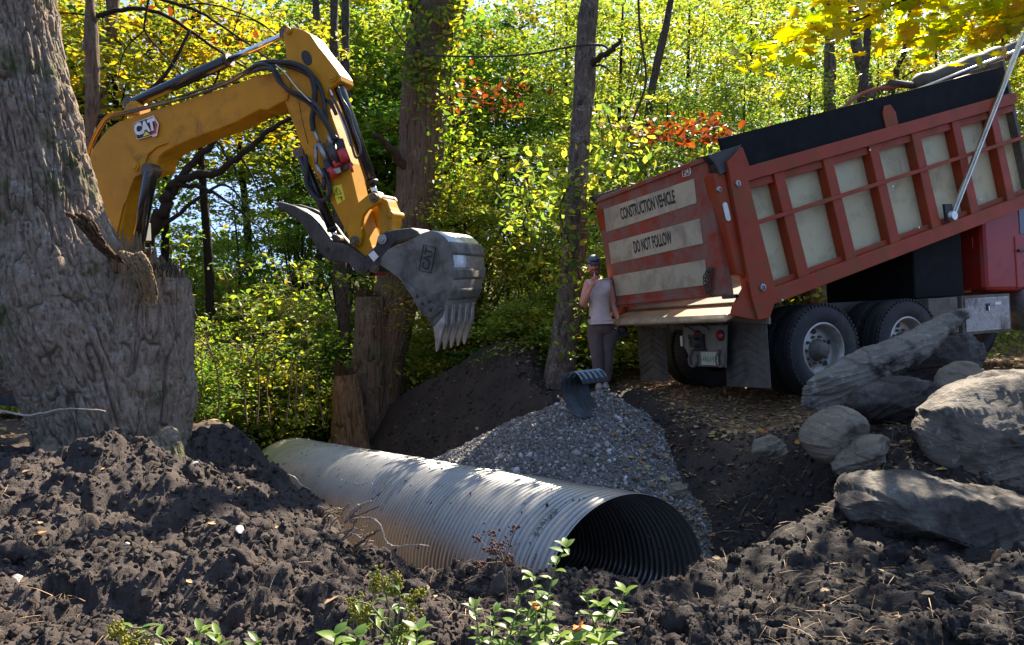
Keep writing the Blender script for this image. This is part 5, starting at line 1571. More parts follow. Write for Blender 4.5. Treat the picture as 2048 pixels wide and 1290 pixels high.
# shirt and trousers as shells a little outside the body
sh = {'w0': (w2(1199, 638), (.160, .122)), 'w1': (w2(1198, 618, .0), (.163, .125)), 'c1': (w2(1196, 590, .0), (.184, .135)), 'c2': (w2(1195, 570, .01), (.178, .125)), 'c3': (w2(1193.5, 560, .01), (.11, .095)),
      'sR': (w2(1177, 566, 0), (.070, .076)), 'sR2': (w2(1172.5, 573, -.01), (.066, .070)), 'sL': (w2(1214, 565, .02), (.068, .074)), 'sL2': (w2(1218, 573, .02), (.064, .070))}
sh = {k: (p, tuple(q*1.22 for q in r)) for k, (p, r) in sh.items()}
skin_mesh('shirt', sh, [('w0','w1'),('w1','c1'),('c1','c2'),('c2','c3'),('c2','sR'),('sR','sR2'),('c2','sL'),('sL','sL2')], 'w1', M['shirt'], worker)
tr_ = {'p': (w2(1200, 648), (.170, .125)), 'b': (w2(1199, 636), (.155, .12)), 'hR': (w2(1190, 664, 0), (.115, .115)), 'tR': (w2(1191, 690, -.02), (.098, .098)), 'kR': (w2(1194, 714, -.03), (.083, .083)), 'cR': (w2(1197, 742, .0), (.076, .078)), 'aR': (w2(1199, 768, .02), (.072, .076)),
       'hL': (w2(1211, 664, .03), (.115, .115)), 'tL': (w2(1213, 690, .02), (.098, .098)), 'kL': (w2(1215, 714, .02), (.083, .083)), 'cL': (w2(1213, 742, .04), (.075, .078)), 'aL': (w2(1211, 767, .05), (.070, .074))}
tr_ = {k: (p, tuple(q*1.13 for q in r)) for k, (p, r) in tr_.items()}
skin_mesh('trousers', tr_, [('b','p'),('p','hR'),('hR','tR'),('tR','kR'),('kR','cR'),('cR','aR'),('p','hL'),('hL','tL'),('tL','kL'),('kL','cL'),('cL','aL')], 'p', M['trousers'], worker)
for n2, sd in (('R', 1), ('L', 1)):
    a, t = N['an'+n2][0], N['to'+n2][0]
    s_ = MB(); s_.ball((a+t)/2 + Vector((0, 0, -.015)), (.052, .135, .045), 14, 8); s_.box(((a+t)/2).to_tuple()[:2] + (.012,), (.09, .26, .02)); s_.build('boot', M['shoe'], worker)
bl_ = MB(); c = w2(1199, 633, 0); vs = []
for z_ in (-.018, .018):
    for k in range(28):
        t = 2*math.pi*k/28; vs.append(c + Vector((.190*math.cos(t), .150*math.sin(t), z_)))
bl_.add(vs, [(k, (k+1) % 28, 28+(k+1) % 28, 28+k) for k in range(28)])
bo_ = bl_.build('belt', M['belt'], worker)
MB().box(c + Vector((-.02, -.155, 0)), (.045, .01, .034)).build('buckle', M['chrome'], bo_, .003)
# pair of work gloves hanging from the left hand
gl = MB()
gb = w2(1239, 655, -.04)
for i in range(2):
    o_ = Vector((.01 + .02*i, -.03*i, -.01)); gl.ball(gb + o_, (.062, .035, .052), 12, 8, .12, 5+i)
    for k in range(4): 
        p = gb + o_ + Vector((-.045 + k*.032, 0, -.035)); gl.tube([p, p + Vector((.01*k-.01, -.01, -.045)), p + Vector((.02*k-.02, -.02, -.062))], [.017, .015, .010], 8)
glo = tag(gl.build('work_gloves', M['glove']), 'pair of dark work gloves hanging from the standing man\'s hand', 'gloves')
glo.location = (pz.x, PY, pz.z)
# ------------------------------------------------------------------ boulders
def boulder(c, size, R, m, seed, label, flat=0, cut=5, sub=5, rough=.10, strat=0):
    b = bmesh.new(); bmesh.ops.create_icosphere(b, subdivisions=sub, radius=1)
    P = np.array([v.co[:] for v in b.verts]); r = np.random.default_rng(seed)
    # planar cuts make facets
    for i in range(cut):
        n = r.normal(size=3); n /= np.linalg.norm(n); d = r.uniform(.55, .85)
        h = P @ n; over = np.clip(h - d, 0, None); P = P - over[:, None] * n * .9
    k = 1 + rough * 1.6 * fbm(P[:, 0]*1.3+seed, P[:, 1]*1.3, P[:, 2]*1.3, 4, seed) + rough * .55 * fbm(P[:, 0]*5+seed, P[:, 1]*5, P[:, 2]*5, 4, seed+3)
    P = P * k[:, None]
    if strat:
        q = P[:, 2] * 6 + 1.2 * vnoise(P[:, 0]*1.5, P[:, 1]*1.5, s=seed); st = np.abs((q % 1) - .5) * 2
        rr = 1 + strat * (st > .55) * .06 + strat * .05 * fbm(P[:, 0]*3, P[:, 1]*9, P[:, 2]*14, 3, seed)
        P[:, :2] *= rr[:, None]
    P = P * np.array(size)
    for v, p in zip(b.verts, P): v.co = p
    for f in b.faces: f.smooth = True
    me = bpy.data.meshes.new('boulder'); b.to_mesh(me); b.free(); me.materials.append(M[m])
    o = bpy.data.objects.new('boulder', me); col.objects.link(o)
    o.location = c; o.rotation_euler = R
    return tag(o, label, 'boulder', 'boulders piled on the right bank')
def slab(name, outline, y, th, tilt, m, seed, label, cuts=13, rg=1.0, strat=1.0, rnd_=.6):
    """rock with a surveyed silhouette: outline px at depth y, body th thick, surface broken up"""
    pts = [at(px, py, y) for px, py in outline]
    zc_ = sum(p.z for p in pts) / len(pts); pts = [at(px, py, y + th*.25 + tilt * (p.z - zc_)) for (px, py), p in zip(outline, pts)]
    c = sum(pts, Vector()) / len(pts); n = len(pts)
    sm_ = smoothpath(pts + pts[:1], 8)[:-1]; ln_ = []
    for i in range(n):
        for k in range(8): ln_.append(pts[i].lerp(pts[(i+1) % n], k/8))
    P = [a_.lerp(b_, rnd_) for a_, b_ in zip(sm_, ln_)]; N_ = len(P)
    rings = [(-1, 0), (-1, .2), (-.98, .40), (-.92, .58), (-.80, .74), (-.62, .87), (-.35, .96), (0, 1), (.4, .95), (.8, .75), (1, .4), (1, 0)]
    vs = []
    for a, s in rings:
        for p in P:
            d = p - c
            vs.append(c + d * s * .97 + Vector((0, a * th, 0)))
    b = bmesh.new(); bv = [b.verts.new(v - c) for v in vs]
    for i in range(len(rings)-1):
        for k in range(N_):
            k2 = (k+1) % N_
            try: b.faces.new((bv[i*N_+k], bv[i*N_+k2], bv[(i+1)*N_+k2], bv[(i+1)*N_+k]))
            except Exception: pass
    bmesh.ops.remove_doubles(b, verts=b.verts, dist=.002)
    bmesh.ops.subdivide_edges(b, edges=b.edges, cuts=3, use_grid_fill=True)
    for _ in range(2): bmesh.ops.smooth_vert(b, verts=b.verts, factor=.5, use_axis_x=True, use_axis_y=True, use_axis_z=True)
    X = np.array([v.co[:] for v in b.verts]); r = np.random.default_rng(seed)
    ext = np.abs(X).max(0)
    # random breakage planes on the near side
    for q in range(cuts):
        nn = np.array([r.normal()*.55, -1.0, r.normal()*.55 + .35]) ; nn /= np.linalg.norm(nn)
        h = X @ nn; lim = np.quantile(h, .985) * r.uniform(.58, .84)
        over = np.clip(h - lim, 0, None); X = X - over[:, None] * nn * .96
    for v, p in zip(b.verts, X): v.co = p
    bmesh.ops.recalc_face_normals(b, faces=b.faces); b.normal_update()
    sz = float(ext.max())
    Fa, Fb, ID = worley2(X[:,0]*4/sz*.9 + X[:,1]*2 + seed + .5*fbm(X[:,0]*4, X[:,2]*4, s=seed), X[:,2]*6/sz + X[:,1]*1.3, seed)
    lay = (X[:,2]*.86 - X[:,0]*.32 + X[:,1]*.4) * 16 + 1.3*fbm(X[:,0]*2+seed, X[:,1]*2, X[:,2]*2, 3, seed)
    lf_ = np.abs((lay % 1) - .5) * 2
    dsp = .05*sz*(ID - .5) + .020*fbm(X[:,0]*3.2+seed, X[:,1]*3.2, X[:,2]*3.2, 5, seed)*rg + .012*fbm(X[:,0]*13, X[:,1]*13, X[:,2]*13, 4, seed+5)*rg + strat*.009*(lf_**3)
    for v, d in zip(b.verts, dsp): v.co += v.normal * float(d)
    for f in b.faces: f.smooth = True
    me = bpy.data.meshes.new(name); b.to_mesh(me); b.free(); me.materials.append(M[m])
    o = bpy.data.objects.new(name, me); col.objects.link(o); o.location = c
    return tag(o, label, 'boulder', 'boulders piled on the right bank')
slab('boulder', [(1600,808),(1612,765),(1680,718),(1760,684),(1830,656),(1885,626),(1935,616),(1945,640),(1900,688),(1850,716),(1800,744),(1740,782),(1690,812),(1640,830),(1606,826)], 6.9, .12, .5, 'rock_slab', 3, 'long flat slab of grey rock leaning up in front of the truck wheels', cuts=2, rg=.8, rnd_=.9)
slab('boulder', [(1700,812),(1715,785),(1760,765),(1820,752),(1880,768),(1900,800),(1880,835),(1820,850),(1750,842),(1705,830)], 6.3, .34, .6, 'rock_dirty', 9, 'soil caked dark rock wedged under the long leaning slab')
slab('boulder', [(1602,885),(1612,850),(1650,822),(1700,812),(1728,835),(1728,870),(1700,905),(1655,925),(1620,915)], 5.9, .26, .2, 'rock_tan', 14, 'smooth rounded tan cobble below the soil caked rock', cuts=1, rg=.35, strat=0, rnd_=0)
slab('boulder', [(1668,935),(1680,905),(1712,880),(1760,868),(1800,882),(1812,905),(1790,930),(1740,950),(1700,962),(1675,955)], 5.6, .26, .4, 'rock_tan', 22, 'angular tan rock with a flat grey top beside the rounded cobble')
slab('boulder', [(1878,790),(1878,755),(1900,730),(1940,722),(1965,745),(1972,770),(1955,800),(1910,810)], 6.5, .22, .3, 'rock_tan', 31, 'small pale rounded stone sitting high on the bank behind the rocks', cuts=2, rg=.4, strat=0, rnd_=0)
slab('boulder', [(1800,740),(1840,700),(1900,672),(1950,668),(1980,690),(1975,720),(1930,738),(1880,770),(1820,775)], 7.2, .35, .4, 'rock_dirty', 36, 'dark muddy boulder behind the upper end of the leaning slab')
slab('boulder', [(1842,870),(1860,830),(1920,775),(2000,748),(2090,742),(2180,770),(2240,850),(2240,960),(2160,1000),(2060,990),(1960,968),(1880,930)], 5.3, .62, .7, 'rock_brown', 41, 'huge brown boulder with a sloping grooved face at the right edge')
slab('boulder', [(1672,1010),(1690,972),(1740,950),(1830,945),(1900,958),(1980,985),(2070,1000),(2200,1050),(2200,1150),(2080,1150),(1960,1120),(1850,1095),(1760,1090),(1700,1050)], 4.35, .50, 1.0, 'rock_grey', 52, 'broad flat grey slab half buried in the bank, low at the right edge', cuts=12, rg=1.2)
slab('boulder', [(1505,905),(1510,882),(1540,874),(1572,880),(1580,905),(1545,918)], 6.3, .13, .2, 'rock_tan', 57, 'small pale stone in the bank left of the rounded cobble')
slab('boulder', [(1955,1250),(1965,1210),(2000,1190),(2080,1195),(2120,1250),(2100,1300),(2000,1300)], 3.3, .14, .3, 'rock_dirty', 63, 'dark rounded stone in the soil at the lower right corner')
slab('boulder', [(1338,985),(1342,972),(1360,968),(1372,978),(1368,992),(1350,996)], 6.5, .06, .2, 'rock_tan', 71, 'small brown stone beside the gravel at the right of the pipe mouth')
# small pale stones in the near heap
def stone(px, py, Y, s, seed, label, m='rock_white', sz=None):
    p = at(px, py, Y); z = surf(p.x, p.y)
    o = boulder((p.x, p.y, z + s*.15), sz or (s, s*.8, s*.55), (0, .2, seed), m, seed, label, sub=3)
    o.name = 'stone'; o['category'] = 'stone'; o['group'] = 'pale stones in the near soil heap'; return o
stone(38, 1175, 3.0, .040, 81, 'white stone at the left edge of the soil heap')
stone(482, 1135, 3.3, .03, 82, 'long flat pale stone on the slope of the soil heap', sz=(.020, .055, .008))
stone(328, 1172, 3.1, .014, 83, 'tiny white pebble near the middle of the soil heap')
stone(320, 1235, 2.85, .02, 84, 'pale pebble just above the lower left plants')
stone(392, 980, 4.4, .028, 85, 'grey pebble high on the soil heap below the tree')
stone(255, 1118, 3.3, .014, 86, 'small pale pebble left of the heap centre')
# lump of pale clay standing in front of the pipe
p = at(997, 1190, 3.75)
o = boulder((p.x, p.y, p.z), (.05, .05, .13), (.1, .15, .4), 'rock_grey', 91, 'upright grey lump of clay and root before the culvert', cut=7, sub=4, rough=.3)
o.name = 'clay_lump'; o['category'] = 'clay lump'; del o['group']

# ------------------------------------------------------------------ roots and sticks
def stick(pts, r, m, label, cat='stick', group=None, name='stick', taper=.45):
    P = smoothpath([at(*q) for q in pts], 7); n = len(P)
    rn = random.Random(len(label) + int(pts[0][0]))
    P = [p + Vector((rn.uniform(-1, 1), rn.uniform(-1, 1), rn.uniform(-1, 1))) * r * .5 for p in P]
    o = MB().tube(P, [r * (1 - (1-taper) * i/(n-1)) * rn.uniform(.85, 1.15) for i in range(n)], 8).build(name, M[m]); return tag(o, label, cat, group)
g_ = 'torn roots sticking out of the soil heap over the pipe'
stick([(690,1045,4.5),(706,1022,4.45),(722,1010,4.4),(742,1003,4.35)], .012, 'root', 'short thick pale root curving up over the pipe', 'root', g_, 'root')
stick([(700,1036,4.5),(730,1024,4.4),(760,1012,4.3)], .006, 'twig', 'thin dark root lying along the pale thick one', 'root', g_, 'root')
stick([(700,1040,4.5),(722,1036,4.35),(745,1037,4.25),(760,1050,4.2),(770,1078,4.15),(785,1092,4.1),(815,1091,4.05),(853,1091,4.0),(857,1103,4.0)], .007, 'root', 'long thin pale root bent sideways across the pipe', 'root', g_, 'root')
stick([(712,1092,4.35),(740,1072,4.25),(762,1058,4.2)], .010, 'twig', 'brown hairy root below the long bent one', 'root', g_, 'root')
stick([(694,1075,4.4),(712,1060,4.35),(735,1052,4.3)], .005, 'root', 'thin forked root end in the middle of the root tangle', 'root', g_, 'root')
stick([(725,1100,4.3),(745,1098,4.25),(755,1118,4.2)], .003, 'root', 'hair thin rootlet at the foot of the root tangle', 'root', g_, 'root')
rq = random.Random(33)
for i in range(16):
    x0, y0 = 640 + 5.5*i + rq.uniform(-8, 8), 1010 + 6.2*i + rq.uniform(-10, 10); Y = 4.85 - .035*i
    a = rq.uniform(-.9, .5); L = rq.uniform(25, 60)
    pts_ = [(x0 - 12, y0 + 14, Y + .05)] + [(x0 + L*t*math.cos(a) + rq.uniform(-5, 5), y0 + L*t*math.sin(a) + rq.uniform(-5, 5), Y - .1*t) for t in (.3, .6, 1)]
    stick(pts_, rq.uniform(.002, .007), rq.choice(['root', 'twig']), 'one of many fine roots in the tangle hanging over the pipe', 'root', g_ + ', fine ends', 'root')
stick([(575,948,5.2),(590,955,5.1),(600,968,5.1),(622,980,5.05)], .005, 'root', 'thin pale rootlet on the dark heap over the far pipe', 'root', g_, 'root')
stick([(0,822,5.0),(60,830,5.0),(130,818,4.9),(213,822,4.9)], .009, 'root', 'long thin bare stick lying across the foot of the big tree')
stick([(1425,1070,5.3),(1450,1062,5.2),(1480,1064,5.1)], .006, 'twig', 'short twig in the trench bank right of the pipe mouth')
stick([(1870,985,4.6),(1875,970,4.6),(1880,955,4.6)], .004, 'root', 'tiny upright stick between the two right edge boulders')
# ------------------------------------------------------------------ bark-displaced trunks
def trunk_mesh(name, path, m, parent=None, cell=.02, bark=.022, freq=(.045, .16), seed=0, flare=0, gnarl=.03, top_jag=0):
    """path: list of (Vector, radius)"""
    P = smoothpath([p for p, r in path], 10); rr = []
    n0 = len(path)
    for i in range(n0-1):
        for k in range(10): t = k/10; t = t*t*(3-2*t)*.5 + t*.5; rr.append(path[i][1]*(1-t) + path[i+1][1]*t)
    rr.append(path[-1][1])
    L = [0]
    for i in range(1, len(P)): L.append(L[-1] + (P[i]-P[i-1]).length)
    nr = max(8, int(L[-1]/cell)); rmax = max(rr); nc = max(14, int(2*math.pi*rmax/cell))
    s = np.linspace(0, L[-1], nr)
    Pa = np.array([p[:] for p in P]); C = np.stack([np.interp(s, L, Pa[:, i]) for i in range(3)], -1); R = np.interp(s, L, rr)
    T = np.gradient(C, axis=0); T /= np.linalg.norm(T, axis=1)[:, None]
    U = np.cross(T, [0, 1, 0.01]); U /= np.linalg.norm(U, axis=1)[:, None]; Wv = np.cross(T, U)
    a = np.linspace(0, 2*np.pi, nc, endpoint=False)
    S, A = np.meshgrid(s, a, indexing='ij')
    nf = max(3, round(2*math.pi*rmax/freq[0]))
    u = A/(2*np.pi)*nf; v = S/freq[1]
    ca, sa = np.cos(A), np.sin(A)
    wob = 2.4*vnoise(ca*1.5+9, sa*1.5, S*1.1, seed) + .7*vnoise(ca*5, sa*5, S*5, seed+1)
    kk = rmax / freq[0] * .9
    X3, Y3, Z3 = ca*kk + .8*wob*.5, sa*kk + .5*wob*.5, S/freq[1]*.5
    n1_ = vnoise(X3, Y3, Z3, seed+31); n2_ = vnoise(X3*1.9+5, Y3*1.9, Z3*1.5, seed+33)
    n3_ = vnoise(X3*.8+9, Y3*.8, Z3*3.4, seed+35)
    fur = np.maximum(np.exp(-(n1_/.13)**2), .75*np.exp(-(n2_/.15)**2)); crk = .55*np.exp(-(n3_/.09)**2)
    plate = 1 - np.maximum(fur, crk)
    d = bark * (plate - .6) * (.8 + .5*fbm(X3*.5, Y3*.5, Z3*.5, 2, seed+37)) + bark*.30*fbm(X3*2.5, Y3*2.5, Z3*4, 3, seed+7)
    d = d + gnarl*fbm(ca*1.2*rmax*3, sa*1.2*rmax*3, S*1.4, 4, seed+20)*2
    if flare: 
        d = d + flare*np.exp(-S/.35)*(1+.9*np.cos(A*4+seed)+.5*np.cos(A*7))
    rad_ = (R[:, None] + d)
    X = C[:, None] + (U[:, None]*ca[..., None] + Wv[:, None]*sa[..., None]) * rad_[..., None]
    if top_jag:
        X[-1] += (T[-1]*top_jag)[None]*np.abs(vnoise(a*3, a*0, s=seed))[:, None]
    V_ = np.concatenate([X.reshape(-1, 3), C[-1:]+0, C[:1]]); F = gridfaces(nr, nc, True)
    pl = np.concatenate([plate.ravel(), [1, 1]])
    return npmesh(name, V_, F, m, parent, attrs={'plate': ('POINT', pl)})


# ---- the great tree on the left
big = empty('broad_tree', at(215, 930, 5.7))
tag(big, 'huge rough barked leaning tree trunk with a snapped side stem at left', 'tree')
b0 = Vector(big.location)
Y0 = 5.75
def bp(px, py, Y=Y0): return at(px, py, Y) - b0
def wpx(w, Y=Y0): return w/2/FPX*Y
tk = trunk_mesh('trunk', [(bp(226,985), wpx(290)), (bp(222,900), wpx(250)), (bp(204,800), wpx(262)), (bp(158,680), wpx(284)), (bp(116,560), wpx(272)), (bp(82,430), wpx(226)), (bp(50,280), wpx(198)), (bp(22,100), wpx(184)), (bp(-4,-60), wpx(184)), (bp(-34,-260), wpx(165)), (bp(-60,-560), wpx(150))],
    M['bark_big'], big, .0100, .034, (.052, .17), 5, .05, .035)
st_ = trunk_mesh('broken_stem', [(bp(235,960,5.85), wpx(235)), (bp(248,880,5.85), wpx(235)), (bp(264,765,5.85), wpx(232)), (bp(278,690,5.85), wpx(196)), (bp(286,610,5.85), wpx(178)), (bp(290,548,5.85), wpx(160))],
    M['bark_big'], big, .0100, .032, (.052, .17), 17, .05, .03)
# left root buttress running out of frame
trunk_mesh('root_buttress', [(bp(80,740,5.9), wpx(130)), (bp(20,735,5.9), wpx(110)), (bp(-60,750,5.9), wpx(100)), (bp(-160,800,5.9), wpx(60))], M['bark_big'], big, .016, .026, (.075,.17), 23)
# splintered top of the snapped stem
def splinters(c, rx, ry, sl, hh, seed, w0, n, name, m, par):
    b = MB(); r = random.Random(seed)
    for i in range(n):
        a = r.uniform(0, 6.283); q = math.sqrt(r.random()); x, y = math.cos(a)*q*rx, math.sin(a)*q*ry
        nzv = float(vnoise(np.array([x*9+seed]), np.array([y*9.]))[0])
        h = hh*(.25 + .5*max(0, nzv + .3) + .25*r.random()); base = c + Vector((x, y, -.16 - sl*x)); tip = base + Vector((r.uniform(-.03, .03), r.uniform(-.03, .03), h + .16))
        w = r.uniform(.5, 1.3)*w0; an = r.uniform(0, 3.14); dx_, dy_ = w*math.cos(an), w*math.sin(an); ex_, ey_ = -dy_*.5, dx_*.5
        b.add([base+Vector((dx_+ex_, dy_+ey_, 0)), base+Vector((-dx_+ex_, -dy_+ey_, 0)), base+Vector((-dx_-ex_, -dy_-ey_, 0)), base+Vector((dx_-ex_, dy_-ey_, 0)), tip+Vector((dx_*.3, dy_*.3, 0)), tip+Vector((-dx_*.3, -dy_*.3, -.02))], [(0,1,5,4), (2,3,4,5), (1,2,5), (3,0,4)], False)
    return b.build(name, M[m], par)
sp_ = MB(); rn = random.Random(4)
topc = bp(290, 548, 5.85)
Tt = []
for i in range(420):
    a = rn.uniform(0, 2*math.pi); q = math.sqrt(rn.random()); x = math.cos(a)*q*.31; y = math.sin(a)*q*.28
    slope = -.17*(x/.31)                      # higher towards the trunk
    hgt = .045 + .05*rn.random() + (.14*rn.random() if (x < -.02 and rn.random() < .18) else 0)
    base = topc + Vector((x, y, slope-.03)); tip = base + Vector((rn.uniform(-.03, .03), rn.uniform(-.03, .03), hgt+.10))
    w = rn.uniform(.010, .028); an = rn.uniform(0, 3.14)
    dx_, dy_ = w*math.cos(an), w*math.sin(an); ex_, ey_ = -dy_*.4, dx_*.4
    vs = [base+Vector((dx_+ex_, dy_+ey_, 0)), base+Vector((-dx_+ex_, -dy_+ey_, 0)), base+Vector((-dx_-ex_, -dy_-ey_, 0)), base+Vector((dx_-ex_, dy_-ey_, 0)), tip+Vector((dx_*.3, dy_*.3, 0)), tip+Vector((-dx_*.3, -dy_*.3, -.02))]
    sp_.add(vs, [(0,1,5,4), (2,3,4,5), (1,2,5), (3,0,4)], False)
sp_.build('splintered_wood', M['wood'], big)
splinters(topc + Vector((.0, 0, .03)), .255, .25, .22, .16, 29, .026, 240, 'bark_rim', 'bark_big', big)
# torn strip down the face of the stem and the brown torn seam at the fork
def torn(name, pts, w, m, seed, depth=.05, n=26):
    b = MB(); rn = random.Random(seed); P = smoothpath(pts, 10)
    for i in range(n):
        k = rn.uniform(0, .75); L = rn.uniform(.15, .4); i0 = int(k*(len(P)-1)); i1 = min(len(P)-1, int((k+L)*(len(P)-1)))
        off = Vector((rn.uniform(-w, w)*(1-k*.7), rn.uniform(-depth, depth*.2), rn.uniform(-.01, .01)))
        pp = [P[j] + off for j in range(i0, i1+1)]
        if len(pp) > 1: b.tube(pp, [rn.uniform(.008, .022)*(1-.8*q/len(pp)) for q in range(len(pp))], 5)
    return b.build(name, M[m], big)
torn('torn_strip', [bp(262,505,5.33), bp(280,530,5.30), bp(294,562,5.32), bp(304,605,5.36)], .085, 'wood', 3, .03, 150)
torn('torn_strip', [bp(150,428,5.25), bp(172,445,5.22), bp(190,470,5.25), bp(215,500,5.3), bp(245,528,5.35)], .06, 'rotwood', 8, .04, 60)
torn('torn_strip', [bp(288,575,5.5), bp(292,530,5.5), bp(296,490,5.5)], .035, 'rotwood', 9, .03, 30)
# flare bark roots at the right foot
for i, q in enumerate([[(330,870,5.4),(345,900,5.3),(352,935,5.2)], [(300,890,5.3),(318,920,5.2),(330,950,5.1)], [(120,900,5.4),(100,930,5.3),(80,950,5.2)]]):
    trunk_mesh('root_flare', [(Vector(at(*q[0]))-b0, .10), (Vector(at(*q[1]))-b0, .09), (Vector(at(*q[2]))-b0, .05)], M['bark_big'], big, .014, .02, (.06, .15), 40+i)

# ---- trees behind with surveyed trunks
def surveyed(name, label, pts, Y, m, group=None, cell=.022, bark=.014, freq=(.05,.2), seed=1, flare=.03, gnarl=.02):
    b = empty(name, at(pts[0][0], pts[0][1], Y)); bb = Vector(b.location)
    tag(b, label, 'tree', group)
    path = [(at(p[0], p[1], Y + (p[3] if len(p) > 3 else 0)) - bb, p[2]/2/FPX*Y) for p in pts]
    trunk_mesh('trunk', path, M[m], b, cell, bark, freq, seed, flare, gnarl)
    return b, bb
def limb(b, bb, pts, m='bark_mid', name='limb', seed=0, seg=8):
    P = smoothpath([at(p[0], p[1], p[2]) - bb for p in pts], 6); n = len(P); rn = random.Random(seed+len(pts)+int(pts[0][0]))
    ws = np.interp(np.linspace(0, len(pts)-1, n), range(len(pts)), [p[3] for p in pts])
    P = [p + Vector((rn.uniform(-1,1), rn.uniform(-1,1), rn.uniform(-1,1)))*ws[i]*.25 for i, p in enumerate(P)]
    return MB().tube(P, list(ws/2), seg).build(name, M[m], b)
YM = 14.2
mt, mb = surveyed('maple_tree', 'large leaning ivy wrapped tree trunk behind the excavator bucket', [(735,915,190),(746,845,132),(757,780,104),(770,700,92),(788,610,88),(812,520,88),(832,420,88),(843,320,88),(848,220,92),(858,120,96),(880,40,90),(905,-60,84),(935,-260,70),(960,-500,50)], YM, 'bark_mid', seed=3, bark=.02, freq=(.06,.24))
limb(mt, mb, [(858,150,14.2,.62),(842,60,14.3,.5),(838,-40,14.4,.4),(820,-200,14.5,.3)], seed=2)
limb(mt, mb, [(822,360,14.1,.22),(795,315,13.8,.16),(770,285,13.6,.12),(745,268,13.4,.07)], seed=4)
p_ = [(732,900),(738,800),(741,740),(744,680),(744,630),(742,592)]
trunk_mesh('broken_stem', [(at(x, y, 13.9) - mb, w/2/FPX*13.9) for (x, y), w in zip(p_, (90,80,74,68,64,58))], M['bark_mid'], mt, .022, .02, (.06,.24), 31)
rn = random.Random(8); tc = at(742, 592, 13.9) - mb
splinters(tc + Vector((0,0,-.02)), .22, .22, .3, .22, 9, .022, 160, 'jagged_top', 'rotwood', mt)
limb(mt, mb, [(720,600,13.9,.10),(712,580,13.9,.06),(706,566,13.9,.03)], 'bark_mid', seed=6)
stp_ = empty('tree_stump', at(700, 825, 13.2)); tag(stp_, 'low rotten stump with a ragged top at the foot of the ivy wrapped tree', 'stump'); sb_ = Vector(stp_.location)
trunk_mesh('stump_wood', [(at(700,900,13.2)-sb_, .32), (at(694,800,13.2)-sb_, .24), (at(690,748,13.2)-sb_, .21)], M['rotwood'], stp_, .02, .035, (.07,.5), 51, .04)
tc = at(690,745,13.2) - sb_
splinters(tc + Vector((0,0,-.02)), .20, .20, .5, .20, 19, .022, 160, 'ragged_top', 'wood_old', stp_)
YT = 10.6
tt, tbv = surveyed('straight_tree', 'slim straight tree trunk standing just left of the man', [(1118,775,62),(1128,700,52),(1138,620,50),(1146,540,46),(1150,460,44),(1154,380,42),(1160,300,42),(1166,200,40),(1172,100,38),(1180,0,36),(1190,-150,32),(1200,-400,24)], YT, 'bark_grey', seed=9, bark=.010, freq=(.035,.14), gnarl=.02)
limb(tt, tbv, [(1172,135,10.6,.12),(1200,115,10.4,.09),(1225,98,10.2,.07),(1243,78,10.1,.05)], 'bark_grey', seed=1)
limb(tt, tbv, [(1175,130,10.6,.05),(1205,132,10.4,.03),(1228,150,10.3,.012)], 'bark_grey', seed=2)
for i, (x, y, sz) in enumerate([(1160,205,.03),(1152,338,.028),(1143,520,.035)]):
    MB().ball(at(x, y, 10.45)-tbv, (sz*1.2, sz, sz*1.4), 10, 7, .2, i).build('knot', M['bark_grey'], tt)
slim = [  # label, points, depth, material
 ('slim_tree','thin dark trunk left of the broken stump stem, behind the thumb',[(690,745,26),(688,640,26),(680,540,26),(676,400,22),(670,200,20),(668,0,18),(668,-150,12)],15.5,'bark_dark'),
 ('slim_tree','dark leaning trunk between the big tree and the boom at upper left',[(150,560,22),(165,400,22),(185,200,22),(182,60,22),(176,-80,20)],11.5,'bark_mid'),
 ('slim_tree','dark trunk rising behind the boom bend at upper left',[(180,560,24),(188,380,24),(195,240,28),(215,100,26),(235,-60,20)],14,'bark_mid'),
 ('slim_tree','thick grey trunk seen under the raised truck bed',[(1636,660,66),(1637,560,66),(1640,440,60),(1644,340,50)],15,'bark_grey'),
 ('slim_tree','grey trunk rising above the raised bed below the maple leaves',[(1668,560,22),(1664,380,22),(1660,200,22),(1660,60,20),(1664,-60,16)],19,'bark_grey'),
 ('slim_tree','thin brown trunk under the bed near the mirror frame',[(1712,660,22),(1713,560,22),(1715,420,20),(1722,240,18),(1735,80,14),(1748,-60,10)],18,'bark_dark'),
 ('slim_tree','forked grey tree with bare crooked limbs above the truck bed',[(1752,560,30),(1750,400,30),(1745,240,30),(1730,160,24),(1712,80,20),(1700,-40,14)],20,'bark_grey'),
 ('slim_tree','thin trunk right of the straight tree, over the tailgate',[(1262,620,18),(1280,400,18),(1300,200,16),(1330,60,14),(1352,-60,10)],16,'bark_dark'),
 ('slim_tree','thin pole of a tree at top centre left of the excavator ear',[(640,760,12),(638,400,14),(634,100,14),(630,-60,12)],21,'bark_dark'),
 ('slim_tree','thin pole of a tree behind the excavator ear',[(700,760,14),(694,400,14),(692,100,16),(690,-60,14)],22,'bark_dark'),
]
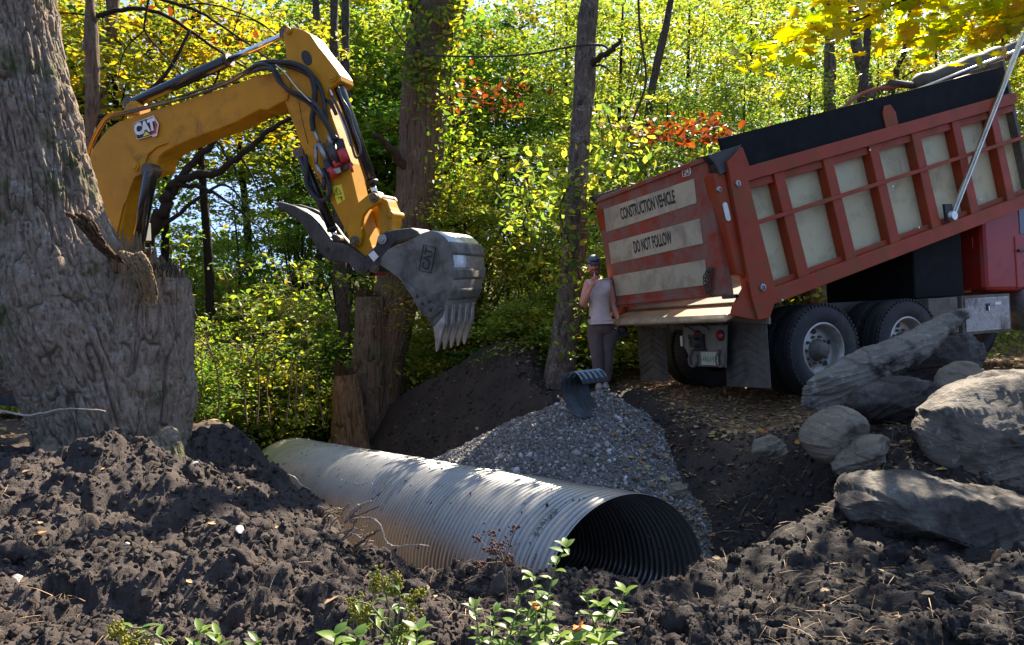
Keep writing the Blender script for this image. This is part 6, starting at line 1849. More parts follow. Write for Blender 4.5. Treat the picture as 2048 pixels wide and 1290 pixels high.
for i, (nm, lb, pts, Y, m) in enumerate(slim):
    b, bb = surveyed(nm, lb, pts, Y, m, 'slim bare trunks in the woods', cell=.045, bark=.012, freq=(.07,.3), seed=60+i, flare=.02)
    if 'forked grey' in lb:
        limb(b, bb, [(1748,300,20,.28),(1775,230,20.2,.2),(1790,150,20.4,.16),(1812,90,20.5,.12),(1825,-30,20.6,.07)], 'bark_grey')
        limb(b, bb, [(1742,230,20,.2),(1765,180,19.8,.12),(1790,165,19.6,.08),(1830,140,19.5,.04)], 'bark_grey')
        limb(b, bb, [(1748,330,20,.18),(1720,290,20,.12),(1690,250,20,.06)], 'bark_grey')
    if 'between the big tree' in lb:
        limb(b, bb, [(182,40,11.5,.08),(230,22,11.7,.07),(320,26,11.9,.06),(420,90,12.2,.045),(500,140,12.4,.025)], 'bark_dark')
        limb(b, bb, [(180,230,11.5,.07),(240,225,11.7,.05),(330,150,11.9,.06),(380,60,12,.04)], 'bark_dark')
# dark crooked limb system crossing the sky gap under the boom
cl = empty('crooked_tree', at(255, 640, 13.0)); tag(cl, 'dark crooked tree limbs forking across the sky gap under the boom', 'tree'); cb_ = Vector(cl.location)
for q in ([(240,700,13,.30),(262,560,13,.28),(290,480,13,.24),(322,430,13,.2),(340,385,13,.2)],
          [(322,430,13,.17),(360,360,13,.15),(430,345,12.9,.13),(480,310,12.8,.11),(540,260,12.7,.09),(590,232,12.6,.05)],
          [(340,385,13,.16),(380,330,13.1,.13),(420,290,13.2,.11),(455,250,13.3,.09),(480,225,13.4,.05)],
          [(300,470,13,.12),(340,440,13,.08),(400,395,12.9,.06),(450,370,12.8,.04),(500,420,12.8,.02)],
          [(345,370,13,.10),(400,375,13,.08),(450,400,13,.05),(500,440,13,.03),(540,470,13,.02)],
          [(455,320,12.9,.05),(440,290,13,.04),(410,262,13,.03)],
          [(480,310,12.8,.05),(500,345,12.8,.035),(520,390,12.8,.02)]):
    limb(cl, cb_, q, 'bark_dark')
# overhanging dark branches at the top left
ob_ = empty('overhanging_branch', at(300, -120, 10)); tag(ob_, 'dark drooping branches hanging from above across the upper left leaves', 'branch'); obv = Vector(ob_.location)
for q in ([(240,-60,10,0.055),(300,-10,10,0.050),(400,25,10,0.039),(470,70,10,0.028),(540,120,10,0.017)],
          [(300,-10,10,0.033),(290,60,10,0.028),(330,110,10,0.022),(380,170,10,0.014),(400,190,10,0.008)],
          [(360,10,10,0.028),(430,10,10,0.022),(520,45,10,0.017),(560,80,10,0.011)],
          [(290,60,10,0.022),(250,100,10,0.017),(235,160,10,0.011)]):
    limb(ob_, obv, q, 'bark_dark')
# thin vine slung between the trunks
vn = tag(MB().tube(smoothpath([at(x, y, Y) for x, y, Y in [(780,44,13.3),(810,85,13.3),(850,108,13.3),(960,113,12.4),(1060,108,11.4),(1150,92,10.4),(1200,90,10.3),(1215,97,10.3)]], 8), .016, 7).build('hanging_vine', M['wire']), 'thin bare vine strung between the ivy wrapped tree and the slim tree', 'vine')
vn2 = tag(MB().tube(smoothpath([at(x, y, Y) for x, y, Y in [(1275,-60,12),(1280,60,12),(1292,160,12.2),(1270,230,12.4),(1240,300,12.6)]], 8), .02, 7).build('hanging_vine', M['wire']), 'dark vine hanging at the top right of the slim tree', 'vine')

# ------------------------------------------------------------------ foliage
def crown_points(n_cl, per, R, H, z0, seed, flat=.28, cr=.55, hollow=.35, layers=True):
    """leaf positions: clusters on boughs spread through an irregular crown volume"""
    r = np.random.default_rng(seed)
    C = []
    while len(C) < n_cl:
        p = r.uniform(-1, 1, 3)
        d = np.linalg.norm(p * [1, 1, 1.0])
        prof = 1.0
        if d < 1 and d > hollow * r.random():
            z = z0 + (p[2]*.5+.5)*H
            w = 1 - .35*max(0, p[2])
            C.append((p[0]*R*w, p[1]*R*w, z))
    C = np.array(C)
    k = per
    o = r.normal(size=(n_cl, k, 3)) * [cr*.5, cr*.5, cr*.5*flat]
    rad_ = .5 + r.random((n_cl, 1, 1))
    o *= rad_
    # boughs droop outward
    o[..., 2] -= .18*(np.hypot(o[..., 0], o[..., 1]))
    P = C[:, None] + o
    rn_ = np.clip(r.random((n_cl, 1))*.75 + r.normal(0, .13, (n_cl, k)) + .08, 0, 1)
    return P.reshape(-1, 3), rn_.reshape(-1), C
def branchy(C, H, z0, seed, r0=.14, n=22, m='bark_dark', lean=0):
    rn = random.Random(seed); b = MB()
    top = Vector((lean, 0, z0 + H*.9))
    tr_ = smoothpath([Vector((0,0,-.3)), Vector((rn.uniform(-.1,.1), 0, z0*.5+.3)), Vector((rn.uniform(-.2,.2)+lean*.4, rn.uniform(-.2,.2), z0+H*.35)), top], 6)
    b.tube(tr_, [r0*(1-.85*i/(len(tr_)-1)) for i in range(len(tr_))], 8)
    idx = rn.sample(range(len(C)), min(n, len(C)))
    for i in idx:
        c = Vector(C[i]); f = rn.uniform(.62, .95) if z0 > 4 else rn.uniform(.25, .9)*max(.15, min(1, c.z/(z0+H)))
        s = tr_[min(len(tr_)-1, int(f*(len(tr_)-1)))]
        mid = s.lerp(c, .5) + Vector((rn.uniform(-.2,.2), rn.uniform(-.2,.2), rn.uniform(-.1,.25)))
        P = smoothpath([s, mid, c], 4); w = r0*.32*(1-f*.5)
        b.tube(P, [max(.006, w*(1-.85*k/(len(P)-1))) for k in range(len(P))], 5)
    return b
protos = {}
def proto(kind, n_cl, per, R, H, z0, seed, leaf, m='leaf', shape='quad', r0=.12, tilt=.65, **kw):
    P, rv, C = crown_points(n_cl, per, R, H, z0, seed, **kw)
    c = leaf_cards('crown', P, leaf, M[m], seed, tilt, shape, attr=rv)
    t = branchy(C, H, z0, seed, r0).build('trunk', M['bark_dark'])
    protos.setdefault(kind, []).append((c.data, t.data))
    bpy.data.objects.remove(c); bpy.data.objects.remove(t)
for i in range(4): proto('tree', 175, 95, 2.7, 6.6, 1.9, 100+i, .105)
for i in range(3): proto('fine', 140, 95, 2.4, 6.5, 1.5, 120+i, .085, cr=.6)
for i in range(3): proto('loose', 90, 60, 2.5, 6.2, 2.0, 140+i, .12, cr=.6)
for i in range(3): proto('high', 95, 62, 2.9, 3.7, 4.7, 150+i, .115, cr=.6)
for i in range(4): proto('shrub', 75, 80, 1.35, 2.7, .25, 160+i, .085, r0=.035, cr=.5)
def plant(kind, name, px, Y, base, height, colr, label, cat='tree', group=None, i=0, wide=1, lean=0):
    cd, td = protos[kind][i % len(protos[kind])]
    H0 = {'tree': 8.5, 'fine': 8.0, 'loose': 8.2, 'high': 8.4, 'shrub': 2.95}[kind]
    x = (px-1024)/FPX*Y
    z = gz(x, Y) - .05 if base is None else base
    s = height/H0
    root = empty(name, (x, Y, z)); root.rotation_euler = (0, lean, i*2.399+px*.01); root.scale = (s*wide, s*wide, s)
    tag(root, label, cat, group)
    c = bpy.data.objects.new('crown' if kind != 'shrub' else 'foliage', cd); col.objects.link(c); c.parent = root; c.color = (*colr, 1)
    t = bpy.data.objects.new('trunk' if kind != 'shrub' else 'stems', td); col.objects.link(t); t.parent = root
    return root
def ztop(Y, py): return CAM_H + ray(1024, py)[2]/ray(1024, py)[1]*Y
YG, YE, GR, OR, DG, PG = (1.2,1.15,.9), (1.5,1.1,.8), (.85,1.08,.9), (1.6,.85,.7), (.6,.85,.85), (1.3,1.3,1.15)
where = {'yg':'yellow green','ye':'golden yellow','gr':'green','or':'orange tinged','dg':'deep green','pg':'pale sunlit yellow green'}
colr = {'yg':YG,'ye':YE,'gr':GR,'or':OR,'dg':DG,'pg':PG}
# px, depth, top(px row), colour, kind, where
TR = [
 (60,15,-60,'gr','tree','far left behind the big trunk'),
 (235,14.5,-60,'ye','high','right behind the boom bend at upper left'),
 (330,17,-50,'ye','high','above the emblem on the boom'),
 (420,16,-70,'ye','high','over the stick cylinder'),
 (500,26,-60,'yg','high','left of the excavator ear'),
 (130,21,-60,'gr','tree','deep in the woods at far left'),
 (590,28,-20,'yg','tree','behind the hose loop of the stick'),
 (560,30,540,'gr','tree','low in the distance under the sky gap'),
 (430,26,545,'gr','tree','low below the sky gap between trunk and thumb'),
 (345,20,440,'yg','tree','just right of the snapped stem top'),
 (470,22,350,'pg','loose','filling the lower part of the sky gap'),
 (610,19,330,'gr','tree','behind the thumb tip'),
 (540,15.5,560,'yg','tree','low and bright in the middle of the left gap'),
 (690,26,-40,'yg','tree','between the stick and the ivy wrapped tree'),
 (760,28,-60,'gr','tree','behind the ivy wrapped trunk on its left'),
 (905,25,-50,'gr','tree','to the right of the ivy wrapped trunk'),
 (960,28,-50,'or','loose','between the two near trunks, low red tints'),
 (930,14.5,330,'ye','fine','right above the bucket'),
 (1010,15.5,250,'yg','fine','between bucket and slim trunk'),
 (1060,26,60,'gr','tree','left behind the slim trunk'),
 (1130,23,-60,'yg','fine','far behind the slim trunk'),
 (1230,14.5,190,'pg','fine','just right of the slim trunk'),
 (1330,15.5,150,'pg','fine','above the tailgate'),
 (1240,19,-60,'yg','fine','tall behind the tailgate on its left'),
 (1370,20,-60,'yg','fine','tall and thin leaved above the tailgate'),
 (1480,16.5,120,'pg','fine','over the rear end of the side board'),
 (1490,22,-60,'yg','fine','tall at upper right over the truck'),
 (1610,19,90,'pg','fine','above the bracket of the side board'),
 (1610,27,-60,'yg','loose','distant among the grey trunks'),
 (1740,24,60,'or','loose','bare looking behind the grey trunks'),
 (1850,21,-30,'yg','fine','behind the tarp arm'),
 (1980,19,-60,'ye','fine','behind the tarp roll at the right edge'),
 (2100,22,-60,'yg','tree','at the right edge behind the truck'),
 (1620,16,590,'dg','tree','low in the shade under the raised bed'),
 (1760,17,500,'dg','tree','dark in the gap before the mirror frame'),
 (-120,17,-60,'gr','tree','left of the picture behind the machine'),
 (2250,16,-60,'yg','tree','beyond the right edge'),
 (850,29,-60,'yg','loose','distant behind the ivy wrapped tree'),
 (800,32,60,'ye','tree','distant between stick and ivy wrapped tree'),
]
for i, (px, Y, top, cc_, kd, wh) in enumerate(TR):
    x = (px-1024)/FPX*Y; g0 = gz(x, Y); h = max(2.5, ztop(Y, top) - g0)
    wd = 1.0 if h > 6 else min(1.6, 6/h)
    plant(kd, {'tree':'leafy_tree','fine':'small_leaved_tree','loose':'open_crowned_tree','high':'high_crowned_tree'}[kd], px, Y, None, h, colr[cc_], f'{where[cc_]} tree {wh}', 'tree', 'autumn trees of the background woods', i, wd)
SH = [
 (330,11.5,690,'gr','right behind the foot of the snapped stem'), (400,13,640,'yg','left of the middle gap above the far pipe end'),(470,14,690,'gr','straight above the heap peak'),(545,13.5,660,'yg','in the middle of the left gap'),
 (610,15,640,'gr','left of the low rotten stump'),(640,14.4,720,'yg','touching the low rotten stump'),(600,17,560,'yg','higher behind the stump'),(480,18,560,'gr','in the far middle of the left gap'),(390,17,520,'pg','beside the snapped stem, higher up'),
 (900,14.6,640,'gr','under the bucket teeth'),(930,14,600,'ye','right of the bucket teeth'),(985,13.8,610,'dg','behind the shaded mound top'),(1050,13.2,600,'gr','behind the right flank of the mound'),(1085,12.2,560,'yg','left against the slim trunk'),
 (1165,11.4,640,'gr','between slim trunk and the man'),(1240,12.0,560,'yg','behind the man\'s gloves'),(1290,13,600,'gr','behind the left mud flap'),(1180,13,470,'pg','above the man\'s cap'),(1235,12.5,400,'pg','at the left edge of the tailgate'),
 (1090,13.6,420,'yg','hanging left of the slim trunk'),(1030,14.6,470,'ye','between mound and slim trunk, upper'),(1310,14,290,'pg','peeking over the tailgate top'),(1420,15,230,'pg','over the tailgate hinge'),(1360,13.8,330,'or','with red leaves over the tailgate'),
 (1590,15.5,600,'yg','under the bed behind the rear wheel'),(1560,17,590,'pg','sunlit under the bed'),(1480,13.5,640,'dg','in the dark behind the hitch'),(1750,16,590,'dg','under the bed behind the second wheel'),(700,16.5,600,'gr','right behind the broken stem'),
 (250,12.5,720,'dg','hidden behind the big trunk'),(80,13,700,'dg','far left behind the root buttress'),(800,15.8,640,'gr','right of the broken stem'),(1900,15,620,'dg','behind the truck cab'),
]
for i, (px, Y, top, cc_, wh) in enumerate(SH):
    x = (px-1024)/FPX*Y; g0 = gz(x, Y); h = max(1.2, ztop(Y, top) - g0)
    plant('shrub', 'shrub', px, Y, None, h, colr[cc_], f'{where[cc_]} leafy shrub {wh}', 'shrub', 'shrubs of the undergrowth', i, min(1.5, max(.8, 2.2/h)))
# far-off wood: one mass of leaves on the rising ground
def mass(name, n, xr, yr, hfun, size, seed, m, label, clump=1.3):
    r = np.random.default_rng(seed); nc = n // 60
    cx = r.uniform(*xr, nc); cy = r.uniform(*yr, nc)
    hh = hfun(cx, cy); cz = ground_z(cx, cy) + hh * r.random(nc)**.8
    P = np.stack([cx, cy, cz], -1)[:, None] + r.normal(size=(nc, 60, 3)) * [clump*.6, clump*.6, clump*.28]
    rv = np.clip(r.random((nc, 1)) + r.normal(0, .1, (nc, 60)), 0, 1)
    o = leaf_cards(name, P.reshape(-1, 3), size, M[m], seed, .8, 'quad', attr=rv.reshape(-1)); o.color = (1.15, 1.2, 1., 1)
    return tag(o, label, 'woods', kind='stuff')
def hf(x, y):
    az = x / y * FPX + 1024
    top = np.where(az < 560, 560, np.where(az < 1000, 20, np.where(az < 1400, -90, np.where(az < 1700, -20, -80))))
    top = np.where(az < 150, -40, top) + 150*vnoise(az/140, y*.12, s=9) * np.where(az < 1050, 1, .3)
    el = (645 - top) / FPX
    return np.clip(CAM_H + (el - math.tan(CAM_PITCH)) * y - ground_z(x, y), 1.5, 30)
mass('distant_woods', 190000, (-30, 40), (27, 48), hf, .24, 301, 'leaf', 'far off mass of autumn woods closing the background')
mass('undergrowth', 60000, (-12, 12), (14, 24), lambda x, y: 1.2 + 0*x, .10, 302, 'leaf', 'low leafy undergrowth below the trees', .7)
# grass and weeds on the forest floor
r_ = np.random.default_rng(44); n = 26000
x = r_.uniform(-9, 9, n); y = r_.uniform(9, 20, n); k = (zones(x, y)[1] > r_.random(n)) & (x < 3.5 + 0*y); x, y = x[k], y[k]
z = ground_z(x, y) + near_disp(x, y)
tag(leaf_cards('grass', np.stack([x, y, z], -1), .26, M['grass'], 45, .45, 'blade'), 'grass and low weeds on the woodland floor beyond the pipe', 'grass', kind='stuff')
P = np.stack([x, y, z + .05], -1)[::2] + r_.normal(0, .08, (len(x[::2]), 3))
tag(leaf_cards('ground_cover', P, .07, M['grass'], 46, .6, 'quad'), 'small leafy ground cover among the grass', 'ground cover', kind='stuff')
# ivy on the large trunk and vines on the slim one
def ivy(name, pts, Y, n, spread, seed, label, size=.11, colr_=(1.1,1.15,.8)):
    r = np.random.default_rng(seed); P = []
    pts = [at(a, b, Y) for a, b in pts]
    L = smoothpath(pts, 10)
    for i in range(n):
        q = L[r.integers(len(L))]; P.append((q.x + r.normal(0, spread), q.y + r.normal(0, spread*.6) - .1, q.z + r.normal(0, .25)))
    root = MB().tube(L, .018, 6).build(name, M['wire']); tag(root, label, 'vine')
    o = leaf_cards('leaves', np.array(P), size, M['leaf'], seed, 1.1, 'leaf', parent=root); o.color = (*colr_, 1)
ivy('ivy', [(905,-20),(905,80),(900,180),(912,280),(905,360),(892,440)], 13.7, 1100, .22, 501, 'leafy ivy trailing down the right side of the large leaning trunk')
ivy('ivy', [(838,-20),(830,60),(830,140),(850,170)], 13.7, 380, .2, 502, 'ivy clump high on the left side of the large leaning trunk')
ivy('ivy', [(1160,340),(1120,420),(1150,520),(1165,600),(1150,690)], 10.3, 330, .16, 503, 'loose vine leaves on the lower part of the slim trunk', .09)
ivy('creeper', [(1215,230),(1230,300),(1200,360),(1190,420)], 11.2, 420, .3, 504, 'bright sunlit creeper leaves hanging between slim trunk and tailgate', .12, PG)
ivy('creeper', [(1050,340),(1060,400),(1045,450)], 11.5, 230, .25, 505, 'bright leaves hanging left of the slim trunk above the mound', .12, PG)
# red leaved sprays
def spray_red(px, py, Y, n, s, seed, label):
    r = np.random.default_rng(seed); c = at(px, py, Y)
    P = np.array(c) + r.normal(size=(n, 3)) * [s, s*.6, s*.35]
    root = MB().tube(smoothpath([c + Vector((-.5, 0, -.5)), c, c + Vector((.5, 0, .1))], 4), .012, 6).build('red_leaf_spray', M['twig']); tag(root, label, 'branch')
    leaf_cards('leaves', P, .15, M['leaf_red'], seed, .9, 'leaf', parent=root)
spray_red(960,190,16,130,.6,601,'dark red leaves between the two near trunks')
spray_red(1400,260,12.8,110,.42,602,'red sumac leaves hanging over the tailgate')
spray_red(1290,265,13.2,80,.28,603,'small red leaf spray above the left of the tailgate')
spray_red(390,60,15,60,.6,604,'pinkish red leaves high at the upper left')
# ---- maple branch close overhead at the top right
mb2 = empty('maple_branch', at(1900, -140, 5.2)); tag(mb2, 'yellow maple leaves on a branch hanging close overhead at top right', 'branch'); mbv = Vector(mb2.location)
tw = [[(2100,-120,5.2,.03),(1900,-40,5.1,.022),(1760,20,5.0,.014),(1640,70,4.9,.008),(1500,95,4.9,.004)],
      [(1900,-40,5.1,.016),(1800,-20,5.0,.010),(1640,-10,5.0,.006)],
      [(2100,-60,5.3,.02),(1960,0,5.2,.014),(1860,60,5.2,.009),(1790,85,5.2,.005)],
      [(2100,20,5.4,.016),(2020,30,5.3,.01),(1940,70,5.3,.006)],
      [(2200,-80,5.3,.016),(2080,-10,5.3,.01),(1990,30,5.3,.006)]]
for q in tw: limb(mb2, mbv, q, 'bark_dark', name='twig')
r_ = np.random.default_rng(77); P = []; 
for q in tw:
    pth = smoothpath([at(a, b, c) for a, b, c, d in q], 10); n_ = len(pth)
    for k in range(120):
        f = .12 + .88*r_.random(); c = pth[int(f*(n_-1))]; P.append((c.x + r_.normal(0, .13), c.y + r_.normal(0, .16), c.z - abs(r_.normal(0, .10)) + .04))
P = [p for p in P if True]
r2_ = np.random.default_rng(79); cl_ = []  # unseen upper crown, added to throw dappled shade on bank, truck and pipe mouth
while len(cl_) < 40:
    q = r2_.uniform(-1, 1, 3)
    if q[0]**2 + q[1]**2 < 1: cl_.append((4.7 + 2.7*q[0], 10.6 + 2.9*q[1], 6.75 + .3*q[2]))
cl_ = np.array(cl_); up_ = (cl_[:, None] + r2_.normal(size=(40, 60, 3)) * [.38, .38, .12]).reshape(-1, 3)
ub = MB()
for c in cl_[::2]: ub.tube(smoothpath([Vector((6.5, 13.5, 7.3)), Vector((5.2, 11.6, 7.0)).lerp(Vector(c), .4), Vector(c)], 4), [.05, .04, .035, .03, .025, .02, .015, .01, .006][:9], 5)
o_ = ub.build('shade_twig', M['bark_dark'], mb2); o_.location = -mbv
leaf_cards('shade_leaves', up_ - np.array(mbv), .15, M['leaf_maple'], 80, .5, 'quad', parent=mb2)
leaf_cards('leaves', np.array(P) - np.array(mbv), .125, M['leaf_maple'], 78, .7, 'maple', parent=mb2)

# ------------------------------------------------------------------ foreground plants
def leafblade(b, base, d, up, L, W, fold=.25, n=5, droop=.25):
    d = Vector(d).normalized(); s = d.cross(Vector(up)).normalized(); u = s.cross(d)
    vs = []
    for i in range(n+1):
        t = i/n; w = W*math.sin(math.pi*min(1, t*.94+.05))**.8*(1-.25*t); c = Vector(base) + d*L*t - u*droop*L*t*t
        vs += [c - s*w + u*fold*w, c, c + s*w + u*fold*w]
    fs = []
    for i in range(n):
        for k in (0, 1): a = i*3+k; fs.append((a, a+1, a+4, a+3))
    b.add(vs, fs, True)
def setrnd(o, v, seed=0):
    r = np.random.default_rng(seed); a = o.data.attributes.new('rnd', 'FLOAT', 'POINT'); n = len(o.data.vertices)
    a.data.foreach_set('value', np.full(n, v, np.float32) if not hasattr(v, '__len__') else np.asarray(v, np.float32))
def weed(name, label, stems, cat='plant', group='weeds growing along the near edge', seed=0, L=.055, W=.014, flower=None, whorl=1, tone=(.1,.9), gap=.035, mat='leaf_fg', up_=.5):
    L *= 1.25; W *= 1.4; gap *= .55
    rn = random.Random(seed)
    b0_ = at(*stems[0][0]); root = empty(name, (b0_.x, b0_.y, surf(b0_.x, b0_.y) - .02)); rv = Vector(root.location); tag(root, label, cat, group)
    sm, lf = MB(), MB(); tones = []
    fl = MB()
    for st in stems:
        pts = [at(*q) - rv for q in st]
        g = Vector((pts[0].x, pts[0].y + .02, .0)) ; P = smoothpath([g] + pts, 8)
        sm.tube(P, [.0035*(1-.5*i/len(P)) for i in range(len(P))], 6)
        d = 0; k = 0; nxt = rn.uniform(.3, 1)*gap; tot = sum((P[i]-P[i-1]).length for i in range(1, len(P)))
        for i in range(1, len(P)):
            d += (P[i]-P[i-1]).length
            if d > nxt and d > tot*.25:
                nxt = d + gap*rn.uniform(.7, 1.3)
                for w in range(whorl):
                    a = k*2.4 + w*2*math.pi/whorl; k += 1
                    dr = Vector((math.cos(a), math.sin(a), up_*rn.uniform(.3, 1.3)))
                    sc = rn.uniform(.65, 1.15)*(1.1 - .4*d/tot); n0 = lf.n
                    leafblade(lf, P[i], dr, (0,0,1), L*sc, W*sc, rn.uniform(.1,.5), 5, rn.uniform(.0,.5)); tones += [rn.uniform(*tone)]*(lf.n-n0)
        if flower == 'gold':
            tip = P[-1]
            for q in range(16):
                c = tip + Vector((rn.gauss(0,.013), rn.gauss(0,.013), rn.uniform(-.055,.018)))
                for z in range(7): fl.ball(c + Vector((rn.gauss(0,.006), rn.gauss(0,.006), rn.gauss(0,.006))), rn.uniform(.0025,.0048), 6, 4, .3, q*7+z)
        else:
            for w in range(3):
                a = rn.uniform(0, 6.28); n0 = lf.n; leafblade(lf, P[-1], (math.cos(a), math.sin(a), .9), (0,0,1), L*.6, W*.7); tones += [rn.uniform(*tone)]*(lf.n-n0)
    sm.build('stem', M['stem'], root); o = lf.build('leaves', M[mat], root); setrnd(o, tones)
    if fl.n: o2 = tag(fl.build('flower_heads', M['goldenrod'], root), kind='stuff'); setrnd(o2, [rn.random() for _ in range(fl.n)])
    return root
weed('goldenrod', 'weed with clustered yellow green seed heads in front of the pipe', [[(790,1300,2.1),(780,1230,2.1),(765,1160,2.1),(757,1150,2.1)],[(790,1290,2.1),(745,1215,2.1),(712,1205,2.1)],[(790,1290,2.1),(800,1200,2.12),(788,1165,2.1)],[(790,1300,2.1),(825,1210,2.1),(832,1190,2.1)],[(790,1300,2.1),(740,1240,2.1),(725,1220,2.1)],[(800,1300,2.1),(808,1255,2.1),(812,1250,2.1)]], seed=1, flower='gold', L=.05, W=.008)
weed('goldenrod', 'small seed headed weed leaning at the lower left edge', [[(330,1300,1.95),(300,1262,1.95),(262,1255,1.95),(238,1252,1.95)],[(340,1300,1.95),(310,1272,1.95),(290,1275,1.95),(270,1280,1.95)]], seed=2, flower='gold', L=.05, W=.007)
weed('broadleaf_weed', 'low broad leaved seedling left of the seed headed weed', [[(665,1320,1.8),(668,1290,1.8),(672,1270,1.8)],[(690,1325,1.8),(705,1300,1.8),(715,1275,1.8)]], seed=3, L=.055, W=.018, gap=.018)
weed('broadleaf_weed', 'three leaved sprig at the bottom edge right of the seed heads', [[(830,1330,1.8),(832,1300,1.8),(835,1262,1.8)]], seed=4, L=.06, W=.014, gap=.02)
weed('broadleaf_weed', 'narrow leaved sprig at the bottom edge on the left', [[(380,1330,1.8),(385,1300,1.8),(400,1262,1.8)],[(430,1330,1.8),(432,1300,1.8),(436,1270,1.8)],[(500,1340,1.8),(505,1310,1.8),(515,1285,1.8)]], seed=5, L=.055, W=.010, gap=.022)
weed('broadleaf_weed', 'grey green bushy weed left of the tall leafy one', [[(960,1330,1.85),(958,1280,1.85),(952,1230,1.85),(948,1215,1.85)],[(975,1330,1.85),(985,1280,1.85),(990,1225,1.85)],[(1000,1330,1.85),(1020,1270,1.85),(1035,1215,1.85),(1040,1190,1.85)],[(1010,1330,1.8),(1030,1290,1.8),(1045,1250,1.8)]], seed=6, L=.042, W=.009, gap=.016)
weed('broadleaf_weed', 'tallest leafy weed rising before the dark pipe mouth', [[(1095,1340,1.9),(1090,1260,1.9),(1098,1190,1.9),(1112,1130,1.9),(1132,1095,1.9)],[(1090,1330,1.9),(1078,1270,1.9),(1070,1200,1.9),(1066,1155,1.9)],[(1110,1340,1.9),(1105,1260,1.9),(1092,1230,1.9),(1085,1215,1.9)],[(1080,1330,1.85),(1060,1270,1.85),(1055,1235,1.85)]], seed=7, L=.045, W=.0125, gap=.020)
weed('broadleaf_weed', 'weed with a tall yellowing leaf right of the tallest weed', [[(1205,1340,1.85),(1212,1270,1.85),(1232,1225,1.85),(1250,1185,1.85)],[(1200,1340,1.85),(1195,1270,1.85),(1180,1225,1.85),(1172,1190,1.85)],[(1205,1340,1.85),(1215,1270,1.85),(1205,1215,1.85)]], seed=8, L=.05, W=.013, gap=.024)
weed('broadleaf_weed', 'bright yellow green broad leaves at the bottom edge centre', [[(1140,1340,1.75),(1145,1310,1.75),(1150,1285,1.75)],[(1180,1340,1.75),(1185,1310,1.75),(1200,1285,1.75)],[(1090,1340,1.75),(1100,1300,1.75),(1115,1275,1.75)]], seed=9, L=.055, W=.019, gap=.014, tone=(.7,1))
def petals(c, label, seed, s=.016):
    rn = random.Random(seed); b = MB(); p = at(*c)
    g0 = Vector((p.x, p.y + .01, surf(p.x, p.y)))
    root = MB().tube(smoothpath([g0, g0.lerp(p, .6) + Vector((.01, 0, 0)), p], 5), .002, 5).build('orange_flower', M['stem']); tag(root, label, 'flower', 'orange jewelweed flowers among the near weeds')
    for i in range(9): leafblade(b, p + Vector((rn.gauss(0,.004), 0, rn.gauss(0,.006))), (rn.uniform(-1,1), rn.uniform(-1,1), rn.uniform(-.6,1)), (0,0,1), s*rn.uniform(.6,1.1), s*.32)
    b.build('petals', M['orangeflower'], root)
petals((1157,1258,1.8), 'orange blossom between the two leafy weeds', 1, .022); petals((1070,1215,1.85), 'orange petals in the middle of the tall weed', 2, .014)
# dry rust-coloured seed heads on thin stalks
dr = empty('dried_weed', at(1015, 1210, 2.3)); dv = Vector(dr.location); tag(dr, 'dead weed with rusty brown seed heads against the silver pipe', 'plant')
rn = random.Random(12); b = MB(); fl = MB()
root_p = at(1020, 1290, 2.3) - dv
for tip in [(958,1078),(985,1070),(975,1100),(1000,1105),(1030,1058),(968,1128),(1020,1118),(990,1092),(1010,1090)]:
    t_ = at(*tip, 2.3) - dv; mid = (at(1010, 1130, 2.3) - dv)
    b.tube(smoothpath([root_p, at(1015, 1190, 2.3) - dv, mid, mid.lerp(t_, .6) + Vector((0, rn.gauss(0,.01), .005)), t_], 4), .0016, 5)
    for q in range(13):
        c = t_ + Vector((rn.gauss(0,.011), rn.gauss(0,.011), rn.gauss(0,.009))); fl.ball(c, rn.uniform(.002,.0055), 6, 4, .7, q)
b.build('stalks', M['twig'], dr); fl.build('seed_heads', M['dryflower'], dr)

# thin arching saplings in the bright gap left of the stump
rn = random.Random(52); nth = ['first','second','third','fourth','fifth','sixth','seventh','eighth','ninth','tenth','eleventh']
for i in range(11):
    px0 = 385 + 26*i + rn.uniform(-6, 6); Y = 11.6 + rn.uniform(-.4, .9); lean_ = rn.uniform(-150, 150); tp_ = rn.uniform(480, 640)
    pts = [at(px0, 850, Y), at(px0 + lean_*.05 + rn.uniform(-12,12), 770, Y), at(px0 + lean_*.22 + rn.uniform(-15,15), 700, Y), at(px0 + lean_*.6, (700+tp_)/2, Y - .1), at(px0 + lean_, tp_, Y - .2)]
    P = smoothpath(pts, 8); n_ = len(P); sap = empty('sapling', pts[0]); sv0 = Vector(sap.location)
    tag(sap, f'thin arching brown sapling, {nth[i]} to the right of the snapped stem', 'sapling', 'saplings in the bright gap')
    b = MB(); b.tube([p - sv0 for p in P], [.014*(1-.75*k/n_) for k in range(n_)], 6)
    L = []
    for k in range(7):
        p = P[rn.randrange(n_//3, n_)]; q = p + Vector((rn.uniform(-.5, .5), rn.uniform(-.2, .2), rn.uniform(.05, .4))); b.tube([p - sv0, p.lerp(q, .5) + Vector((0, 0, .05)) - sv0, q - sv0], [.009, .007, .004], 5)
        for t in range(16): c = p.lerp(q, rn.uniform(.3, 1.1)); L.append((c.x + rn.gauss(0, .07) - sv0.x, c.y + rn.gauss(0, .07) - sv0.y, c.z + rn.gauss(0, .05) - sv0.z))
    b.build('stem', M['twig'], sap); lo_ = leaf_cards('leaves', np.array(L), .085, M['leaf'], 900+i, .7, 'leaf', parent=sap); lo_.color = (1.15, 1.2, .9, 1)
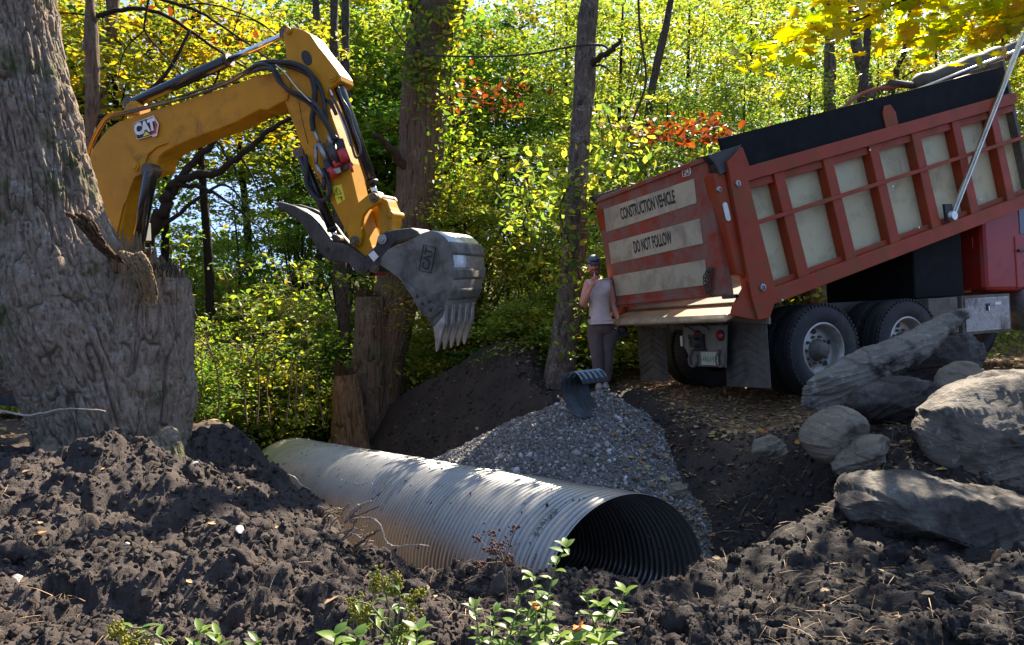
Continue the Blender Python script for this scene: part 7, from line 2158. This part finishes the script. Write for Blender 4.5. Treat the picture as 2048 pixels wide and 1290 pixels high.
# ------------------------------------------------------------------ camera, light, sky
cam = bpy.data.cameras.new('camera'); cam.lens = LENS; cam.sensor_width = 36; cam.clip_end = 2000; cam.clip_start = .05
co_ = bpy.data.objects.new('camera', cam); col.objects.link(co_)
co_.location = (0, 0, CAM_H); co_.rotation_euler = (rad(90) - CAM_PITCH, 0, 0)
scene.camera = co_
SUN_AZ, SUN_EL = rad(24), rad(43)
w = bpy.data.worlds.new('World'); scene.world = w; w.use_nodes = True
nt = w.node_tree; bgn = nt.nodes['Background']
sky = nt.nodes.new('ShaderNodeTexSky'); sky.sky_type = 'NISHITA'; sky.sun_disc = False
sky.sun_elevation = SUN_EL; sky.sun_rotation = SUN_AZ; sky.dust_density = .3; sky.ozone_density = 1.0; sky.air_density = .9
tc = nt.nodes.new('ShaderNodeTexCoord'); va = nt.nodes.new('ShaderNodeVectorMath'); va.operation = 'ADD'; va.inputs[1].default_value = (0, 0, 1.0)
vn_ = nt.nodes.new('ShaderNodeVectorMath'); vn_.operation = 'NORMALIZE'
nt.links.new(tc.outputs['Generated'], va.inputs[0]); nt.links.new(va.outputs[0], vn_.inputs[0]); nt.links.new(vn_.outputs[0], sky.inputs[0])
hs_ = nt.nodes.new('ShaderNodeHueSaturation'); hs_.inputs['Saturation'].default_value = .95
nt.links.new(sky.outputs[0], hs_.inputs['Color']); nt.links.new(hs_.outputs[0], bgn.inputs[0]); bgn.inputs[1].default_value = .125
sl = bpy.data.lights.new('sun', 'SUN'); sl.energy = 5; sl.angle = rad(.5); sl.color = (1, .89, .73)
so = bpy.data.objects.new('sun', sl); col.objects.link(so)
d = Vector((math.sin(SUN_AZ)*math.cos(SUN_EL), math.cos(SUN_AZ)*math.cos(SUN_EL), math.sin(SUN_EL)))
so.rotation_euler = d.to_track_quat('Z', 'Y').to_euler(); so.location = d * 60
scene.view_settings.view_transform = 'Standard'; scene.view_settings.look = 'None'
scene.view_settings.exposure = 1.92; scene.view_settings.gamma = 1
scene.cycles.max_bounces = 8; scene.cycles.transparent_max_bounces = 8; scene.cycles.diffuse_bounces = 4; scene.cycles.glossy_bounces = 4
scene.cycles.use_denoising = True
